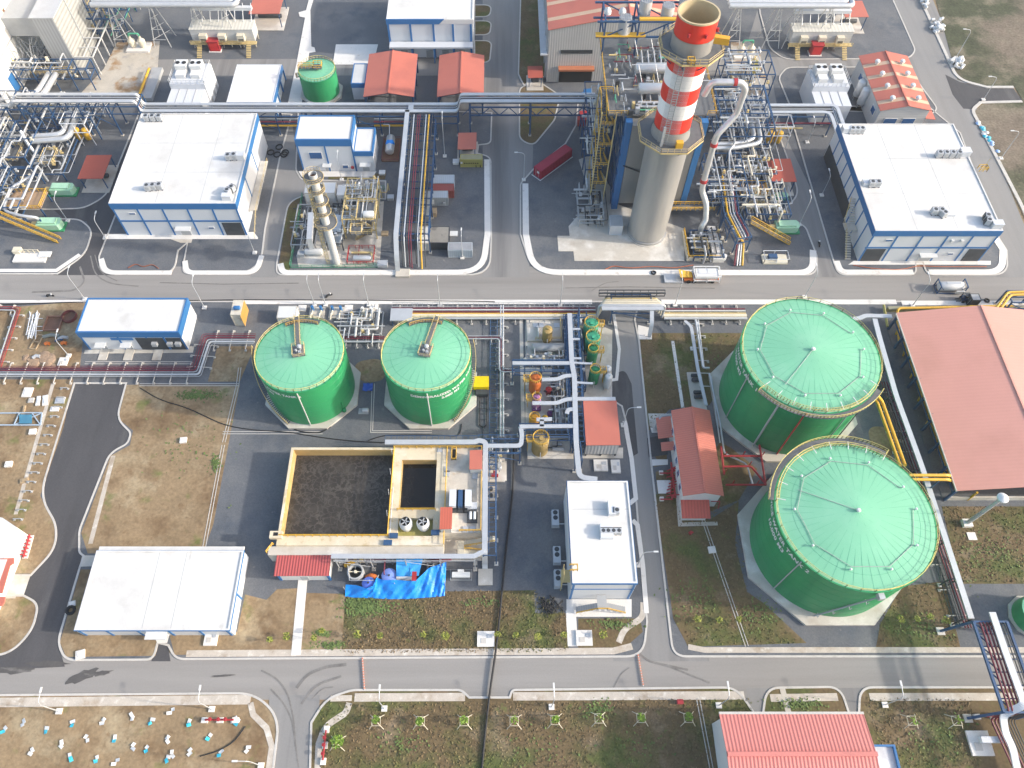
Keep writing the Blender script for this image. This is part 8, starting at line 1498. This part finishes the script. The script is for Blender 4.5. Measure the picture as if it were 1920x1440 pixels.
# clutter left of the small building
rr = random.Random(6); t = T('scaffold_pipes', 'heap of white scaffold poles on the dirt left of the small blue parapet building', 'scaffold poles', G(65,615))
for k in range(22): a = G(56+rr.random()*22,584+rr.random()*10); b = G(50+rr.random()*20,625+rr.random()*14); z = .2+rr.random()*.5; mb = MB(); mb.tube([(a.x,a.y,z),(b.x,b.y,z)],.09,6); mb.ob('scaffold_pole', m_panel, t)
mb = MB()
for y in (597,612,620): mb.tube(W([(52,y,.6),(80,y,.6)]),.07,6)
mb.ob('cross_pole', m_panel, t)
p = G(103,606); t = T('rusty_skid', 'rusty rectangular steel tray on the dirt behind the small blue parapet building', 'steel tray', p); a = G(80,622); b = G(122,595); P1('floor', m_rust, t, (a.x+.2,b.x-.2,a.y+.2,b.y-.2,.1,.3)); mb = MB(); ring(mb,a.x,b.x,a.y,b.y,.1,.7,.25); mb.ob('rim', M('brown_rim',(.24,.13,.09),.8), t)
p = G(132,596); t = T('steel_ring', 'dark red steel ring lying beside the rusty tray', 'steel ring', p); mb = MB(); mb.lathe(p.x,p.y,[(1.7,.1),(1.7,1.0),(1.55,1.0),(1.5,.1)],20); mb.ob('rim', M('oxide_red',(.15,.04,.04),.7), t); mb = MB(); mb.cyl(p.x,p.y,.1,.3,1.5,20); mb.ob('floor', m_rust, t)
t = T('timber_ladder', 'open timber frame like a ladder on the dirt below the scaffold poles', 'timber frame', G(68,642)); mb = MB(); q = [G(x,y) for x,y in ((56,655),(68,656),(83,630),(71,629))]
for a, b in ((q[0],q[1]),(q[1],q[2]),(q[2],q[3]),(q[3],q[0]),((q[0]+q[3])/2,(q[1]+q[2])/2)): mb.beam(V((a.x,a.y,.3)),V((b.x,b.y,.3)),.22)
mb.ob('timber', m_wood, t)
rr = random.Random(17)
for px,py,l,m,lab,nm in ((98,632,3.6,M('grey_tarp',(.20,.22,.21),.7,bump=.4),'folded grey tarpaulin roll on the dirt left of the small building','tarpaulin_roll'),(120,636,2.0,m_grey,'short grey roll right of the folded tarpaulin roll','tarpaulin_roll'),(90,647,.9,m_orange,'orange lump below the left end of the tarpaulin roll','orange_drum'),(121,646,1.0,m_orange,'open orange drum below the right end of the tarpaulin roll','orange_drum'),(112,640,1.6,m_steelb,'blue stake leaning across the tarpaulin rolls','steel_stake'),(70,671,1.4,m_silver,'silver drum lying on the dirt above the maroon pipelines','metal_drum')):
    p = G(px,py); mb = MB(); mb.tube([(p.x-l/2,p.y-.3*(l > 1),.45),(p.x,p.y+.2,.6),(p.x+l/2,p.y+.1,.45)],.42 if nm != 'steel_stake' else .2,9); mb.tube([(p.x+l/2,p.y+.1,.45),(p.x+l/2+.12,p.y+.12,.44)],.46 if nm != 'steel_stake' else .24,9); tag(mb.ob(nm, m, smooth=True), lab, nm.replace('_',' '))
mb = MB(); rr = random.Random(3)
for px,py,w in ((62,680,1.6),(85,675,2.0),(95,690,1.2),(50,672,1.0)):
    for k in range(4): p = G(px+rr.gauss(0,4),py+rr.gauss(0,3)); mb.lathe(p.x,p.y,[(w*.8,.1),(w*.55,.22+.15*rr.random()),(.05,.3+.2*rr.random())],9,rr.random())
mb.ob('dug_soil', M('fresh_dug_soil',(.33,.23,.155),.95,0,.2,.8,.2,3,bump=.6), kind='stuff')
# bits along the fresh road: stub supports, steel cradle, small slabs
t = T('stub_supports', 'long row of pale stub supports beside the fresh black road', 'pipe supports', G(80,840)); 
for k in range(15):
    u = k/14; px = 122-87*u; py = 730+245*u; p = G(px,py); mb = MB(); w = .75
    for s in (-w,w): mb.beam((p.x+s,p.y,.1),(p.x+s,p.y,.75),.16); mb.cb(p.x+s,p.y,.1,.45,.45,.2)
    mb.beam((p.x-w,p.y,.7),(p.x+w,p.y,.7),.16); mb.ob('support', m_grey, t)
t = T('steel_cradle', 'pale blue steel frame holding a blue sheet on the dirt left of the black road', 'steel frame', G(40,785)); mb = MB(); q = [G(x,y,.4) for x,y in ((-30,775),(79,774),(76,797),(-30,797))]; a = G(36,775,.4); b = G(26,797,.4)
for i in range(3): mb.beam(q[i],q[i+1],.25)
mb.beam(a,b,.2); mb.beam(q[1],b,.18); mb.beam(G(60,774,.4),q[2],.2); mb.ob('frame', M('pale_blue_steel',(.42,.50,.58),.5,.2), t); sheet('blue_sheet',[[tuple(G(36+24*j/5,777+17*i/4,.55+.2*rr.random())) for j in range(6)] for i in range(5)],M('teal_sheet',(.06,.20,.30),.6),t)
rr = random.Random(31)
for k,(px,py,w,d_,m,lab) in enumerate(((53,737,2.0,2.4,m_concw,'pale slab stack below the maroon pipelines, left plot'),(60,752,1.2,1.2,m_kerb,'grey block beside the pale slab stack, left plot'),(73,753,.8,2.4,m_white,'upright pale kerb stone pair, left plot'),(86,752,1.1,2.6,m_white,'long white kerb stone near the top of the black road'),(114,752,2.0,1.6,m_silver,'silvery lid at the top left of the black road'),(104,768,1.8,1.2,m_concw,'broken pale slab above the stub supports'),(46,770,.5,2.2,m_wood,'loose timber plank, left plot'),(47,902,1.6,1.0,m_wood,'timber box at the lower end of the stub supports'),(46,1008,1.0,.4,m_white,'white plank beside the white building at the left edge'),(137,1133,1.2,1.0,m_concw,'small white square block beside the fresh black road'),(152,1228,1.6,1.6,m_concw,'cluster of pale rubble at the kerb corner below the white roof'))):
    p = G(px,py); a = rr.random()*.4; o = MB(); o.cb(p.x,p.y,.1,w,d_,.35,a); o.cb(p.x+.1,p.y+.1,.45,w*.7,d_*.6,.1,a+.2); tag(o.ob('timber' if m is m_wood else 'kerb_stone', m), lab, 'building material')
p = G(134,1145); o = MB(); o.tube([(p.x+.7*cos(a*PI/6),p.y+.7*sin(a*PI/6),.36) for a in range(13)],.3,6); tag(o.ob('tyre', m_black), 'black tyre lying on the dirt beside the small white square block', 'tyre')
t = T('red_fitting', 'red hydrant pipework on a pale base beside the white building at the left edge', 'hydrant', G(55,1020)); a = G(48,1048); b = G(60,1005); mb = MB(); mb.ribbon([(a.x,a.y),(b.x,b.y)],1.0,.1,.4); mb.ob('base', m_concw, t); mb = MB()
for k in range(6): q = a.lerp(b,.1+k*.16); mb.tube([(q.x-1.6,q.y+.3,1.0),(q.x,q.y,1.0),(q.x+.2,q.y,.4)],.13,6)
mb.tube([(a.x,a.y,.9),(b.x,b.y,.9)],.17,7); mb.ob('pipe', m_red, t)
# blue trestle corner at the far right, olive wall, sack piles
t = T('pipe_rack', 'blue steel frame with yellow pipes at the right edge above the warehouse', 'pipe rack', G(1895,580)); Q = W([(1868,585,5.5),(1893,551,5.5),(1990,548,5.5)])
for k in range(2): pipe(t, [tuple(q) for q in offs(Q,.5-k*.8)], .3, m_yellow)
frame(t, [G(1893,556,5),G(1990,556,5)], 3.4, 5, (0,-2.4), m_steelb)
t = T('boundary_wall', 'mossy olive concrete wall between the main road pavement and the warehouse', 'wall', G(1700,582)); a = G(1662,584); b = G(1990,584); P1('wall', M('mossy_wall',(.24,.23,.14),.9,0,.2,.5,.1,4), t, (a.x,b.x,a.y-.3,a.y+.5,.1,1.2)); P1('coping', M('olive_coping',(.30,.29,.20),.9), t, (a.x-.05,b.x,a.y-.35,a.y+.55,1.2,1.3)); 
t = T('gas_pipe', 'yellow pipe along the wall and down beside the warehouse corner', 'pipe', G(1660,590)); pipe(t, W([(1900,573,1.8),(1684,578,1.8),(1682,590,1.8),(1686,640,1.8)]), .3, m_yellow); pipe(t, W([(1657,572,1.2),(1664,612,1.2)]), .3, m_olive)
rr = random.Random(44)
for px,py,n,lab in ((1757,52,26,'large pile of white sacks on the east verge, upper one'),(1793,119,22,'pile of white sacks on the east verge, lower one'),(1735,4,14,'pile of white sacks at the top edge of the east verge')):
    t = T('sack_pile', lab, 'sacks', G(px,py), 'white sack piles on the verge')
    for k in range(n): p = G(px+rr.gauss(0,5.5),py+rr.gauss(0,6)); a = rr.random()*PI; mb = MB(); z = .4+rr.random()*1.0; mb.hcyl((p.x-.5*cos(a),p.y-.5*sin(a),z),(p.x+.5*cos(a),p.y+.5*sin(a),z),.42,8,.5); mb.ob('sack', m_white, t, True)
for k in range(16):
    u = rr.random(); p = G(1832+38*u+rr.gauss(0,2),228+62*u+rr.gauss(0,4)); o = MB(); a = rr.random()*PI; o.lathe(p.x,p.y,[(.5,.1),(.65,.3),(.3,.55),(.03,.6)],7,a); o.cb(p.x+.3,p.y,.1,.7,.5,.2,a); tag(o.ob('litter_bag', (m_cyan,m_white,M('pale_blue_bag',(.3,.45,.7),.5))[k%3]), ('turquoise','white','pale blue')[k%3]+' litter bag lying along the east kerb beside the right hall', 'litter', ('turquoise','white','pale blue')[k%3]+' litter bags on the verge')
# drum cluster and machine on the concrete pad upper left
for px,py,lab in ((262,92,'pale conical machine pair on the dirt covered pad, upper left'),(1395,105,'pale transformer cone pair on the pad right of the chimney top')):
    p = G(px,py); t = T('cone_machine', lab, 'machine', p); P1('plinth', m_concw, t, (p.x-3.4,p.x+3.4,p.y-2.2,p.y+2.2,.1,.8))
    for s in (-1.5,1.5): mb = MB(); mb.lathe(p.x+s,p.y,[(.7,.8),(1.1,2.2),(1.1,3.0),(.4,3.6),(.35,4.4)],16); mb.ob('cone', m_beige, t, True)
    mb = MB(); mb.tube(fil([(p.x-1.5,p.y,4.4),(p.x-1.5,p.y,5.2),(p.x+1.5,p.y,5.2),(p.x+1.5,p.y,4.4)],.5),.25,8); mb.ob('pipe', m_seam, t, True)
p = G(278,160,1); t = T('yellow_pipe_skid', 'yellow pipe on a long dark trough at the edge of the pad, upper left', 'trough', p); P1('trough', m_grey, t, (p.x-.6,p.x+2.4,p.y-6,p.y+8,.1,1.2)); mb = MB(); mb.tube([(p.x-1.2,p.y-6,1.6),(p.x-1.2,p.y+7,1.6)],.35,8); mb.tube([(p.x-1.6,p.y-6,1.6),(p.x+.6,p.y-6,1.6)],.3,8); mb.ob('pipe', m_yellow, t, True)
for px,py,m,lab in ((1413,135,m_olive,'olive crate stack on the pad right of the chimney top'),(1398,148,m_rust,'rusty crate stack on the pad right of the chimney top'),(1092,232,m_red,'red cabin beside the stair tower left of the boiler'),(1100,190,m_blue,'blue box beside the roller door of the turbine hall')):
    p = G(px,py); o = MB(); o.cb(p.x,p.y,.1,3,2.4,2.2 if px < 1200 else 1.2,0); o.cb(p.x+.4,p.y+2.8,.1,2.2,1.8,1.4,.1); tag(o.ob('crate', m), lab, 'crate')
# valve panels behind the middle tanks
for px,py,lab in ((595,588,'left pump pad with blue motors behind the left middle tank'),(632,588,'pump pad with blue motors between the middle tanks, beside the main road'),(689,590,'pump pad with white motors behind the gap of the middle tanks')):
    p = G(px,py); t = T('pump_pad', lab, 'pump', p); P1('pad', m_conc, t, (p.x-1.8,p.x+1.8,p.y-1.6,p.y+1.6,.1,.5))
    for s in (-1,1): mb = MB(); mb.cyl(p.x+s,p.y+.7,.5,1.9,.35,12); mb.ob('motor', m_white if px == 689 else m_blue, t, True); mb = MB(); mb.tube(fil([(p.x+s,p.y+.6,.8),(p.x+s,p.y-1,.8),(p.x+s,p.y-1,1.6),(p.x+s,p.y-3,1.6)],.3),.16,8); mb.ob('pipe', m_beige, t, True)
for px,py,w,d_,lab in ((567,579,1.9,1.7,'pale slab left of the paired street lamps by the main road'),(654,579,1.9,1.7,'pale slab right of the paired street lamps by the main road'),(703,577,1.6,1.5,'pale slab beside the lamp between the middle tanks')):
    p = G(px,py); o = MB(); o.cb(p.x,p.y,.1,w,d_,.3); o.cb(p.x,p.y,.4,w*.6,d_*.6,.06); tag(o.ob('manhole_slab', m_concw), lab, 'manhole')
a = G(731,601,2.6); b = G(772,601,2.6); c = G(731,578,2.6); t = T('cable_duct_cover', 'broad pale cover plate at the head of the cream pipelines', 'cover', a); P1('cover', m_silver, t, (a.x,b.x,a.y,c.y,2.3,2.6)); mb = MB()
for x in (a.x+.4,b.x-.4):
    for y in (a.y+.4,c.y-.4): mb.beam((x,y,.1),(x,y,2.3),.2)
mb.ob('post', m_steelb, t)
# ---------------------------------------------------------------- thin haze in the air
mb = MB(); mb.box(-1510,1510,-710,2010,-1.5,150); hz = bpy.data.materials.new('haze_air'); hz.use_nodes = True; nt = hz.node_tree; nt.nodes.remove(nt.nodes['Principled BSDF']); pv = nt.nodes.new('ShaderNodeVolumePrincipled'); pv.inputs['Color'].default_value = (.86,.91,.97,1); pv.inputs['Density'].default_value = .00013; pv.inputs['Anisotropy'].default_value = .2
nt.links.new(pv.outputs[0], nt.nodes['Material Output'].inputs['Volume']); mb.ob('haze', hz, kind='stuff')
